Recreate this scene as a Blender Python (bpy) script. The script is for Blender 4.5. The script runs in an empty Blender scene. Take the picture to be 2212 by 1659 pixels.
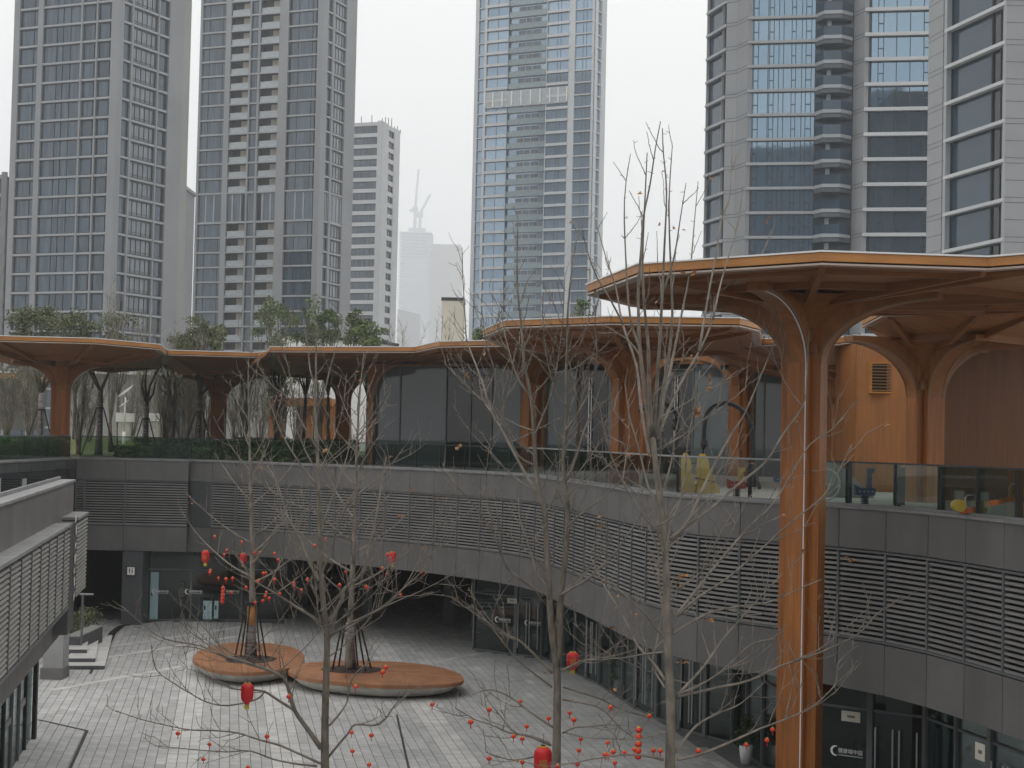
import bpy, math, random
from mathutils import Vector, Matrix
R = math.radians
rnd = random.Random(11)
scene = bpy.context.scene
COL = scene.collection

# ------------------------------------------------------------------ camera, light, exposure
FD = 3323.0                      # focal length in the pixel unit used below (picture 2212 wide)
PITCH, ROLL, EYE = R(1.922), R(1.25), 9.6
cam_d = bpy.data.cameras.new('camera')
cam_d.sensor_width = 36.0
cam_d.lens = FD * 36.0 / 2212.0
cam_d.clip_start, cam_d.clip_end = 0.5, 12000
cam = bpy.data.objects.new('camera', cam_d)
COL.objects.link(cam)
cam.matrix_world = Matrix.Translation((0, 0, EYE)) @ Matrix.Rotation(R(90) + PITCH, 4, 'X') @ Matrix.Rotation(ROLL, 4, 'Z')
scene.camera = cam

world = bpy.data.worlds.new('World')
scene.world = world
world.use_nodes = True
wn, wl = world.node_tree.nodes, world.node_tree.links
wn.clear()
w_out = wn.new('ShaderNodeOutputWorld')
w_bg = wn.new('ShaderNodeBackground')
w_sky = wn.new('ShaderNodeTexSky')
w_sky.sky_type = 'NISHITA'
w_sky.sun_disc = False
w_sky.sun_elevation = R(58)
w_sky.sun_rotation = R(215)
w_sky.air_density = 1.0
w_sky.dust_density = 6.0
w_hs = wn.new('ShaderNodeHueSaturation')
w_hs.inputs['Saturation'].default_value = 0.25
w_mix = wn.new('ShaderNodeMix')
w_mix.data_type = 'RGBA'
w_mix.inputs[0].default_value = 0.86          # a closed cloud deck over the clear sky
w_mix.inputs[7].default_value = (9.35, 9.25, 9.15, 1)
w_bg.inputs['Strength'].default_value = 0.10
wl.new(w_sky.outputs[0], w_hs.inputs['Color'])
wl.new(w_hs.outputs[0], w_mix.inputs[6])
wl.new(w_mix.outputs[2], w_bg.inputs['Color'])
wl.new(w_bg.outputs[0], w_out.inputs['Surface'])

sun_d = bpy.data.lights.new('sun', 'SUN')
sun_d.energy = 0.5
sun_d.angle = R(25)
sun_d.color = (1.0, 0.96, 0.90)
sun = bpy.data.objects.new('sun', sun_d)
COL.objects.link(sun)
sun.rotation_euler = (R(90 - 58), 0, R(180 - 215 + 180))
scene.view_settings.view_transform = 'Standard'
scene.view_settings.look = 'None'
scene.view_settings.gamma = 1.0
scene.view_settings.exposure = 0.40
scene.view_settings.use_curve_mapping = False
try:
    scene.cycles.volume_bounces = 3
    scene.cycles.max_bounces = 8
    scene.cycles.transparent_max_bounces = 16
except Exception:
    pass

# ------------------------------------------------------------------ pixel -> place helpers
_sp, _cp, _sr, _cr = math.sin(PITCH), math.cos(PITCH), math.sin(ROLL), math.cos(ROLL)
def ray(u, v):
    a, b = u - 1106.0, 829.5 - v
    a, b = a * _cr - b * _sr, a * _sr + b * _cr
    y = FD * _cp - b * _sp
    return a / y, (FD * _sp + b * _cp) / y
def at(u, v, Y):
    dx, dz = ray(u, v)
    return Vector((dx * Y, Y, EYE + dz * Y))
def at_z(u, v, z):
    dx, dz = ray(u, v)
    Y = (z - EYE) / dz
    return Vector((dx * Y, Y, z))
def xy(p): return (p[0], p[1])

# ------------------------------------------------------------------ mesh builder
class MB:
    def __init__(s): s.v, s.f = [], []
    def add(s, vs, fs):
        o = len(s.v)
        s.v.extend([tuple(p) for p in vs])
        s.f.extend([tuple(i + o for i in f) for f in fs])
        return s
    def box(s, x0, x1, y0, y1, z0, z1, M=None):
        vs = [(x, y, z) for z in (z0, z1) for x, y in ((x0, y0), (x1, y0), (x1, y1), (x0, y1))]
        if M is not None: vs = [M @ Vector(p) for p in vs]
        return s.add(vs, [(3, 2, 1, 0), (4, 5, 6, 7), (0, 1, 5, 4), (1, 2, 6, 5), (2, 3, 7, 6), (3, 0, 4, 7)])
    def bar(s, p, q, w, h, up=(0, 0, 1)):
        p, q = Vector(p), Vector(q)
        t = (q - p); L = t.length; t.normalize()
        up = Vector(up)
        if abs(t.dot(up)) > 0.99: up = Vector((0, 1, 0))
        sd = t.cross(up).normalized(); up = sd.cross(t)
        M = Matrix(((t.x, sd.x, up.x, p.x), (t.y, sd.y, up.y, p.y), (t.z, sd.z, up.z, p.z), (0, 0, 0, 1)))
        return s.box(0, L, -w / 2, w / 2, -h / 2, h / 2, M)
    def prism(s, poly, z0, z1):
        n = len(poly)
        ar = sum(poly[i][0] * poly[(i + 1) % n][1] - poly[(i + 1) % n][0] * poly[i][1] for i in range(n))
        if ar < 0: poly = poly[::-1]
        vs = [(p[0], p[1], z0) for p in poly] + [(p[0], p[1], z1) for p in poly]
        fs = [tuple(range(n - 1, -1, -1)), tuple(range(n, 2 * n))]
        fs += [(i, (i + 1) % n, n + (i + 1) % n, n + i) for i in range(n)]
        return s.add(vs, fs)
    def slab(s, prof, fn, t0, t1):
        """profile of (a, z) points pushed through fn(a, t) -> (x, y), between t0 and t1"""
        n = len(prof)
        vs = [(*fn(a, t0), z) for a, z in prof] + [(*fn(a, t1), z) for a, z in prof]
        fs = [tuple(range(n)), tuple(range(2 * n - 1, n - 1, -1))]
        fs += [(i, n + i, n + (i + 1) % n, (i + 1) % n) for i in range(n)]
        return s.add(vs, fs)
    def tube(s, pts, rad, n=6, cap=True):
        pts = [Vector(p) for p in pts]
        m = len(pts)
        if not hasattr(rad, '__len__'): rad = [rad] * m
        ref = Vector((0.13, 0.99, 0.07))
        rings = []
        for i in range(m):
            t = (pts[min(i + 1, m - 1)] - pts[max(i - 1, 0)])
            if t.length < 1e-9: t = Vector((0, 0, 1))
            t.normalize()
            a = t.cross(ref)
            if a.length < 0.05: a = t.cross(Vector((1, 0, 0)))
            a.normalize(); b = t.cross(a)
            rings.append([pts[i] + rad[i] * (math.cos(2 * math.pi * k / n) * a + math.sin(2 * math.pi * k / n) * b) for k in range(n)])
        vs = [p for r in rings for p in r]
        fs = [(i * n + k, i * n + (k + 1) % n, (i + 1) * n + (k + 1) % n, (i + 1) * n + k) for i in range(m - 1) for k in range(n)]
        if cap: fs += [tuple(range(n - 1, -1, -1)), tuple(range((m - 1) * n, m * n))]
        return s.add(vs, fs)
    def lathe(s, prof, n=16, c=(0, 0, 0)):
        vs = [(c[0] + r * math.cos(2 * math.pi * k / n), c[1] + r * math.sin(2 * math.pi * k / n), c[2] + z) for r, z in prof for k in range(n)]
        m = len(prof)
        fs = [(i * n + k, i * n + (k + 1) % n, (i + 1) * n + (k + 1) % n, (i + 1) * n + k) for i in range(m - 1) for k in range(n)]
        fs += [tuple(range(n - 1, -1, -1)), tuple(range((m - 1) * n, m * n))]
        return s.add(vs, fs)
    def mesh(s, name, mat, smooth=False):
        me = bpy.data.meshes.new(name)
        me.from_pydata(s.v, [], s.f)
        if mat is not None: me.materials.append(mat)
        if smooth: me.polygons.foreach_set('use_smooth', [True] * len(me.polygons))
        return me
    def build(s, name, mat, parent=None, smooth=False, kind=None):
        o = bpy.data.objects.new(name, s.mesh(name, mat, smooth))
        COL.objects.link(o)
        hang(o, parent)
        if kind: o['kind'] = kind
        return o
def hang(o, parent):
    """parent without moving: a thing's root only ever has a location"""
    if parent is None: return
    o.parent = parent
    if parent.parent is None:
        o.matrix_parent_inverse = Matrix.Translation(-parent.location)
def tag(o, label, cat, group=None, kind=None):
    o['label'] = label; o['category'] = cat
    if group: o['group'] = group
    if kind: o['kind'] = kind
    return o
def thing(name, label, cat, loc=(0, 0, 0), group=None):
    o = bpy.data.objects.new(name, None)
    COL.objects.link(o)
    o.location = loc; o.empty_display_size = 0.3
    return tag(o, label, cat, group)
def structure(o): o['kind'] = 'structure'; return o
def inst(name, me, parent, loc, rz=0.0, scale=None):
    """a piece that shares its mesh, hung on a thing root (world location given)"""
    o = bpy.data.objects.new(name, me)
    COL.objects.link(o)
    hang(o, parent)
    o.location = loc
    if rz: o.rotation_euler = (0, 0, rz)
    if scale: o.scale = scale
    return o
def sub(name, me, parent, loc=(0, 0, 0)):
    o = bpy.data.objects.new(name, me)
    COL.objects.link(o); o.parent = parent; o.location = loc
    return o
def copy_tree(o, parent=None):
    c = o.copy(); COL.objects.link(c)
    if parent is not None: c.parent = parent
    for ch in list(o.children): copy_tree(ch, c)
    return c

# ------------------------------------------------------------------ materials
def base_mat(name):
    m = bpy.data.materials.new(name); m.use_nodes = True
    nt = m.node_tree
    return m, nt, nt.nodes['Principled BSDF']
def mat(name, c, rough=0.6, metal=0.0, var=0.12, scale=2.0, stretch=(1, 1, 1), orand=0.06, bump=0.0, c2=None, spec=0.5, island=False, detail=4.0, stain=0.0, st_scale=0.35, st_z=1.0):
    """procedural colour: noise between two tones, plus a slight tone of each object's own"""
    m, nt, b = base_mat(name)
    N, L = nt.nodes, nt.links
    tc = N.new('ShaderNodeTexCoord'); mp = N.new('ShaderNodeMapping')
    mp.inputs['Scale'].default_value = stretch
    nz = N.new('ShaderNodeTexNoise'); nz.inputs['Scale'].default_value = scale; nz.inputs['Detail'].default_value = detail
    L.new(tc.outputs['Object'], mp.inputs['Vector']); L.new(mp.outputs[0], nz.inputs['Vector'])
    c2 = c2 or tuple(x * (1 - 1.6 * var) for x in c)
    c1 = tuple(min(1, x * (1 + 0.8 * var)) for x in c)
    rp = N.new('ShaderNodeValToRGB')
    rp.color_ramp.elements[0].position = 0.34; rp.color_ramp.elements[1].position = 0.68
    rp.color_ramp.elements[0].color = (*c2, 1); rp.color_ramp.elements[1].color = (*c1, 1)
    L.new(nz.outputs[0], rp.inputs[0])
    oi = N.new('ShaderNodeObjectInfo')
    src = oi.outputs['Random']
    if island:
        ge = N.new('ShaderNodeNewGeometry'); ad = N.new('ShaderNodeMath'); fr = N.new('ShaderNodeMath'); fr.operation = 'FRACT'
        L.new(ge.outputs['Random Per Island'], ad.inputs[0]); L.new(src, ad.inputs[1]); L.new(ad.outputs[0], fr.inputs[0])
        src = fr.outputs[0]
    mr = N.new('ShaderNodeMapRange')
    mr.inputs['To Min'].default_value = 1 - orand; mr.inputs['To Max'].default_value = 1 + orand
    L.new(src, mr.inputs['Value'])
    mu = N.new('ShaderNodeMix'); mu.data_type = 'RGBA'; mu.blend_type = 'MULTIPLY'; mu.inputs[0].default_value = 1.0
    L.new(rp.outputs[0], mu.inputs[6]); L.new(mr.outputs[0], mu.inputs[7])
    res = mu.outputs[2]
    if stain:        # weathering that runs on across neighbouring pieces: patches and streaks of dirt
        gp = N.new('ShaderNodeNewGeometry'); m3 = N.new('ShaderNodeMapping'); m3.inputs['Scale'].default_value = (1, 1, st_z)
        n3 = N.new('ShaderNodeTexNoise'); n3.inputs['Scale'].default_value = st_scale; n3.inputs['Detail'].default_value = 7; n3.inputs['Roughness'].default_value = 0.62
        r3 = N.new('ShaderNodeMapRange'); r3.inputs['From Min'].default_value = 0.34; r3.inputs['From Max'].default_value = 0.66
        r3.inputs['To Min'].default_value = 1 - stain; r3.inputs['To Max'].default_value = 1 + 0.4 * stain
        L.new(gp.outputs['Position'], m3.inputs['Vector']); L.new(m3.outputs[0], n3.inputs['Vector']); L.new(n3.outputs[0], r3.inputs['Value'])
        m4 = N.new('ShaderNodeMix'); m4.data_type = 'RGBA'; m4.blend_type = 'MULTIPLY'; m4.inputs[0].default_value = 1.0
        L.new(res, m4.inputs[6]); L.new(r3.outputs[0], m4.inputs[7]); res = m4.outputs[2]
    L.new(res, b.inputs['Base Color'])
    b.inputs['Roughness'].default_value = rough; b.inputs['Metallic'].default_value = metal
    b.inputs['Specular IOR Level'].default_value = spec
    if bump:
        bp = N.new('ShaderNodeBump'); bp.inputs['Strength'].default_value = bump; bp.inputs['Distance'].default_value = 0.02
        L.new(nz.outputs[0], bp.inputs['Height']); L.new(bp.outputs[0], b.inputs['Normal'])
    return m
def glass_pane(name, c0, c1, rough=0.06, metal=0.0, ior=1.6, wobble=0.0, curtain=None):
    """a window pane one cannot see into; each pane has its own tone (blinds, curtains, room behind)"""
    m, nt, b = base_mat(name)
    N, L = nt.nodes, nt.links
    oi = N.new('ShaderNodeObjectInfo')
    rp = N.new('ShaderNodeValToRGB')
    rp.color_ramp.elements[0].color = (*c0, 1); rp.color_ramp.elements[1].color = (*c1, 1)
    L.new(oi.outputs['Random'], rp.inputs[0])
    tc = N.new('ShaderNodeTexCoord'); mp = N.new('ShaderNodeMapping'); mp.inputs['Scale'].default_value = (1.6, 1.6, 0.08)
    nz = N.new('ShaderNodeTexNoise'); nz.inputs['Scale'].default_value = 1.0; nz.inputs['Detail'].default_value = 2
    ofs = N.new('ShaderNodeVectorMath'); ofs.operation = 'ADD'
    L.new(tc.outputs['Object'], mp.inputs['Vector']); L.new(mp.outputs[0], ofs.inputs[0]); L.new(oi.outputs['Location'], ofs.inputs[1])
    L.new(ofs.outputs[0], nz.inputs['Vector'])
    mx = N.new('ShaderNodeMix'); mx.data_type = 'RGBA'
    cr = N.new('ShaderNodeValToRGB'); cr.color_ramp.elements[0].position = 0.52; cr.color_ramp.elements[1].position = 0.56
    L.new(nz.outputs[0], cr.inputs[0])
    fa = N.new('ShaderNodeMath'); fa.operation = 'MULTIPLY'; fa.inputs[1].default_value = 0.0 if curtain is None else 0.75
    L.new(cr.outputs[0], fa.inputs[0]); L.new(fa.outputs[0], mx.inputs[0])
    L.new(rp.outputs[0], mx.inputs[6]); mx.inputs[7].default_value = (*(curtain or c1), 1)
    L.new(mx.outputs[2], b.inputs['Base Color'])
    b.inputs['Roughness'].default_value = rough; b.inputs['Metallic'].default_value = metal; b.inputs['IOR'].default_value = ior
    if wobble:
        n2 = N.new('ShaderNodeTexNoise'); n2.inputs['Scale'].default_value = 0.7
        L.new(tc.outputs['Object'], n2.inputs['Vector'])
        bp = N.new('ShaderNodeBump'); bp.inputs['Strength'].default_value = wobble; bp.inputs['Distance'].default_value = 0.05
        L.new(n2.outputs[0], bp.inputs['Height']); L.new(bp.outputs[0], b.inputs['Normal'])
    return m
def clear_glass(name, tint, refl=0.10, rough=0.02):
    """a sheet of tinted glass: straight through with a tint, and a mirror image on top"""
    m = bpy.data.materials.new(name); m.use_nodes = True
    N, L = m.node_tree.nodes, m.node_tree.links
    N.remove(N['Principled BSDF'])
    tr = N.new('ShaderNodeBsdfTransparent'); tr.inputs[0].default_value = (*tint, 1)
    gl = N.new('ShaderNodeBsdfGlossy'); gl.inputs['Roughness'].default_value = rough; gl.inputs[0].default_value = (0.9, 0.95, 0.95, 1)
    lw = N.new('ShaderNodeLayerWeight'); lw.inputs['Blend'].default_value = 0.18
    ml = N.new('ShaderNodeMath'); ml.operation = 'MULTIPLY_ADD'; ml.inputs[1].default_value = 0.6; ml.inputs[2].default_value = refl * 0.35
    L.new(lw.outputs['Fresnel'], ml.inputs[0])
    ms = N.new('ShaderNodeMixShader')
    L.new(ml.outputs[0], ms.inputs[0]); L.new(tr.outputs[0], ms.inputs[1]); L.new(gl.outputs[0], ms.inputs[2])
    L.new(ms.outputs[0], N['Material Output'].inputs['Surface'])
    return m

M = {}
M['wood'] = mat('wood', (0.37, 0.128, 0.024), 0.5, var=0.16, scale=3.0, stretch=(5, 5, 0.18), orand=0.07, detail=6, stain=0.26, st_scale=1.1, st_z=0.22)
M['wood_deep_shade'] = mat('wood_deep_shade', (0.17, 0.068, 0.022), 0.5, var=0.12, scale=3.0, stretch=(5, 5, 0.18), orand=0.03, detail=6)  # shade deep under the canopy put into this wall timber's colour
M['wood_kiosk'] = mat('wood_kiosk', (0.36, 0.14, 0.034), 0.5, var=0.10, scale=3.0, stretch=(5, 5, 0.18), orand=0.03, detail=6, stain=0.2, st_scale=0.9, st_z=0.25)
M['block_wall'] = mat('block_wall', (0.07, 0.11, 0.16), 0.6, var=0.2, scale=0.05)
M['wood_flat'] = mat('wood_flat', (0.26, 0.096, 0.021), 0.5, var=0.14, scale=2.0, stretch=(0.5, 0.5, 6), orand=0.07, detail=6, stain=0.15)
M['wood_shaded'] = mat('wood_shaded', (0.31, 0.116, 0.027), 0.55, var=0.14, scale=1.5, stretch=(1, 5, 1), orand=0.08, detail=6, stain=0.18, st_scale=0.8)  # same timber, with the shade of the canopy undersides darkened into its colour
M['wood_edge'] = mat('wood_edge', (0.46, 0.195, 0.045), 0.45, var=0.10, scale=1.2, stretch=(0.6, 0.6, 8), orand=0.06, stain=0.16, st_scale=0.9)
M['wood_trim'] = mat('wood_trim', (0.26, 0.15, 0.075), 0.5, var=0.08, scale=2)
M['roof_white'] = mat('roof_white', (0.80, 0.79, 0.77), 0.5, var=0.04, scale=0.7)
M['edge_strip'] = mat('edge_strip', (0.46, 0.36, 0.30), 0.45, var=0.06, scale=1.0)
M['led'] = mat('led', (0.78, 0.78, 0.82), 0.35, var=0.03)
M['gap'] = mat('gap', (0.02, 0.012, 0.008), 0.9)
M['panel'] = mat('panel', (0.148, 0.144, 0.141), 0.55, var=0.07, scale=0.8, orand=0.06, stain=0.16, st_scale=0.9, st_z=0.16)
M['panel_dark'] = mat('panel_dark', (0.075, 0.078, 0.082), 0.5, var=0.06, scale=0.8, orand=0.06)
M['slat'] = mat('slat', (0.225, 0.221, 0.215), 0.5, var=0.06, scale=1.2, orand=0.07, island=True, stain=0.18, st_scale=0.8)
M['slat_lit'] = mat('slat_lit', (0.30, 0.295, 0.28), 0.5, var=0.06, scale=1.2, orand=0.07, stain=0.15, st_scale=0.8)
M['coping'] = mat('coping', (0.24, 0.238, 0.24), 0.6, var=0.08, scale=2, stain=0.2, st_scale=1.2)
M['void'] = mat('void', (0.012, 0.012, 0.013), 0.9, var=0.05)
M['soffit'] = mat('soffit', (0.10, 0.10, 0.10), 0.8)
M['terrace'] = mat('terrace', (0.37, 0.365, 0.35), 0.8, var=0.1, scale=1.5)
M['ground'] = mat('ground', (0.20, 0.20, 0.195), 0.9, var=0.15, scale=0.05)
M['joint'] = mat('joint', (0.15, 0.15, 0.15), 0.9, var=0.1)
M['paver'] = mat('paver', (0.435, 0.435, 0.428), 0.7, var=0.10, scale=2.5, orand=0.08, island=True, bump=0.15, stain=0.16, st_scale=0.5)
M['paver_light'] = mat('paver_light', (0.555, 0.55, 0.535), 0.7, var=0.08, scale=2.5, orand=0.08, island=True, bump=0.15, stain=0.16, st_scale=0.5)
M['black'] = mat('black', (0.014, 0.015, 0.016), 0.5, var=0.05)
M['frame'] = mat('frame', (0.035, 0.037, 0.040), 0.4, var=0.05)
M['frame_grey'] = mat('frame_grey', (0.13, 0.135, 0.14), 0.4, var=0.05)
M['steel'] = mat('steel', (0.55, 0.55, 0.54), 0.3, metal=0.8, var=0.05)
M['white'] = mat('white', (0.78, 0.78, 0.76), 0.5, var=0.04)
M['concrete'] = mat('concrete', (0.62, 0.60, 0.54), 0.7, var=0.10, scale=2.5, bump=0.1, stain=0.18, st_scale=1.0)
M['cream'] = mat('cream', (0.62, 0.58, 0.49), 0.7, var=0.05, scale=0.4)
M['stone'] = mat('stone', (0.30, 0.30, 0.295), 0.75, var=0.08, scale=2)
M['stone_dark'] = mat('stone_dark', (0.085, 0.088, 0.095), 0.7, var=0.08, scale=2)
M['deck'] = mat('deck', (0.37, 0.165, 0.075), 0.55, var=0.12, scale=2.5, stretch=(1, 1, 1), orand=0.10, island=True, stain=0.2, st_scale=0.8)
M['soil'] = mat('soil', (0.055, 0.030, 0.024), 0.95, var=0.35, scale=9, bump=0.8)
M['bark'] = mat('bark', (0.205, 0.178, 0.140), 0.85, var=0.28, scale=7, stretch=(1, 1, 0.35), bump=0.4)
M['bark_dark'] = mat('bark_dark', (0.130, 0.110, 0.092), 0.9, var=0.25, scale=6)
M['twig'] = mat('twig', (0.25, 0.218, 0.182), 0.85, var=0.25, scale=3)
M['twig_grey'] = mat('twig_grey', (0.225, 0.205, 0.165), 0.9, var=0.3, scale=2, island=True, orand=0.35)
M['burlap'] = mat('burlap', (0.24, 0.215, 0.21), 0.9, var=0.5, scale=3, stretch=(1, 1, 7), c2=(0.07, 0.06, 0.065))
M['tape'] = mat('tape', (0.55, 0.24, 0.06), 0.6)
M['leaf_dry'] = mat('leaf_dry', (0.40, 0.20, 0.085), 0.8, var=0.3, scale=12, orand=0.35)
M['red'] = mat('red', (0.62, 0.012, 0.014), 0.5, var=0.08, scale=3)
M['red_small'] = mat('red_small', (0.72, 0.042, 0.013), 0.45, var=0.08, scale=3)
M['gold'] = mat('gold', (0.70, 0.40, 0.04), 0.4, var=0.1)
M['yellow'] = mat('yellow', (0.62, 0.50, 0.03), 0.55)
M['emblem'] = mat('emblem', (0.46, 0.28, 0.05), 0.5)
M['play_yellow'] = mat('play_yellow', (0.46, 0.33, 0.035), 0.5)
M['play_orange'] = mat('play_orange', (0.50, 0.13, 0.03), 0.5)
M['play_red'] = mat('play_red', (0.28, 0.04, 0.03), 0.5)
M['play_blue'] = mat('play_blue', (0.03, 0.07, 0.16), 0.5)
M['grass'] = mat('grass', (0.085, 0.12, 0.025), 0.95, var=0.35, scale=2.2, c2=(0.10, 0.09, 0.035), bump=0.6)
M['hedge'] = mat('hedge', (0.120, 0.205, 0.062), 0.8, var=0.4, scale=1.2, island=True, orand=0.45)
M['leaf_a'] = mat('leaf_a', (0.105, 0.140, 0.050), 0.7, var=0.3, scale=0.9, island=True, orand=0.45)
M['leaf_b'] = mat('leaf_b', (0.145, 0.165, 0.078), 0.7, var=0.3, scale=0.9, island=True, orand=0.45)
M['leaf_c'] = mat('leaf_c', (0.088, 0.126, 0.048), 0.7, var=0.3, scale=0.9, island=True, orand=0.45)
M['teal_glass'] = mat('teal_glass', (0.42, 0.60, 0.62), 0.2, var=0.05, scale=1)
M['skin'] = mat('skin', (0.42, 0.26, 0.19), 0.6)
M['shirt'] = mat('shirt', (0.55, 0.42, 0.22), 0.8)
M['trousers'] = mat('trousers', (0.03, 0.03, 0.05), 0.8)
M['tw_stone'] = mat('tw_stone', (0.268, 0.276, 0.288), 0.7, var=0.05, scale=0.15, orand=0.03)
M['tw_stone_shade'] = mat('tw_stone_shade', (0.30, 0.297, 0.293), 0.7, var=0.05, scale=0.15, orand=0.03)
M['tw_band'] = mat('tw_band', (0.335, 0.352, 0.37), 0.5, var=0.04, scale=0.2, orand=0.03)
M['tw_band_white'] = mat('tw_band_white', (0.50, 0.515, 0.525), 0.5, var=0.04, scale=0.2, orand=0.03)
M['tw_tile'] = mat('tw_tile', (0.30, 0.31, 0.32), 0.65, var=0.05, scale=0.2, orand=0.03)
M['tw_core'] = mat('tw_core', (0.035, 0.038, 0.042), 0.8)
M['hazed_concrete'] = mat('hazed_concrete', (0.45, 0.51, 0.57), 0.8)  # far haze put into the colour: concrete paled and tinted blue
M['tw_frame'] = mat('tw_frame', (0.040, 0.044, 0.050), 0.5)
M['tw_mullion'] = mat('tw_mullion', (0.085, 0.10, 0.115), 0.5)
M['tw_beige'] = mat('tw_beige', (0.42, 0.375, 0.315), 0.8, orand=0.05)
M['tw_rail'] = mat('tw_rail', (0.38, 0.42, 0.44), 0.25, orand=0.05)
M['tw_rail_teal'] = mat('tw_rail_teal', (0.22, 0.29, 0.31), 0.15, orand=0.12)
M['pane_a'] = glass_pane('pane_a', (0.016, 0.038, 0.062), (0.036, 0.074, 0.112), 0.05, 0.0, 1.65, 0.02, curtain=(0.068, 0.110, 0.148))
M['pane_light'] = glass_pane('pane_light', (0.115, 0.145, 0.175), (0.16, 0.19, 0.22), 0.08, 0.0, 1.7, 0.02, curtain=(0.23, 0.25, 0.27))
M['pane_blue'] = glass_pane('pane_blue', (0.19, 0.28, 0.36), (0.24, 0.33, 0.41), 0.03, 0.85, 1.5, 0.03)
M['pane_blue2'] = glass_pane('pane_blue2', (0.19, 0.27, 0.36), (0.29, 0.385, 0.48), 0.05, 0.60, 1.5, 0.03)
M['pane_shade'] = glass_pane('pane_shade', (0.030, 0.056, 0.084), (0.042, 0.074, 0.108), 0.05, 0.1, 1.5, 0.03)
M['pane_pavilion'] = glass_pane('pane_pavilion', (0.085, 0.108, 0.120), (0.110, 0.134, 0.146), 0.03, 0.0, 1.5, 0.01)
M['pane_dark'] = glass_pane('pane_dark', (0.012, 0.015, 0.017), (0.025, 0.030, 0.032), 0.03, 0.0, 1.5, 0.01)
M['rail_glass'] = clear_glass('rail_glass', (0.70, 0.77, 0.74), 0.09)
M['rail_glass_clear'] = clear_glass('rail_glass_clear', (0.80, 0.82, 0.80), 0.07)
M['shop_glass'] = clear_glass('shop_glass', (0.66, 0.72, 0.72), 0.12)
# ------------------------------------------------------------------ ground and air
GX, GY0, GY1 = 2550.0, -850.0, 4650.0
structure(MB().box(-GX, GX, GY0, GY1, -0.6, -0.10).build('ground', M['ground']))
hz = MB().box(-GX - 20, GX + 20, GY0 - 20, GY1 + 20, -1.6, 640).build('haze', None, kind='stuff')
hm = bpy.data.materials.new('haze'); hm.use_nodes = True
hN, hL = hm.node_tree.nodes, hm.node_tree.links
hN.remove(hN['Principled BSDF'])
pv = hN.new('ShaderNodeVolumePrincipled')
pv.inputs['Color'].default_value = (0.945, 0.968, 0.985, 1)
pv.inputs['Density'].default_value = 0.00041
pv.inputs['Anisotropy'].default_value = 0.6
hL.new(pv.outputs[0], hN['Material Output'].inputs['Volume'])
hz.data.materials.append(hm)

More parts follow.
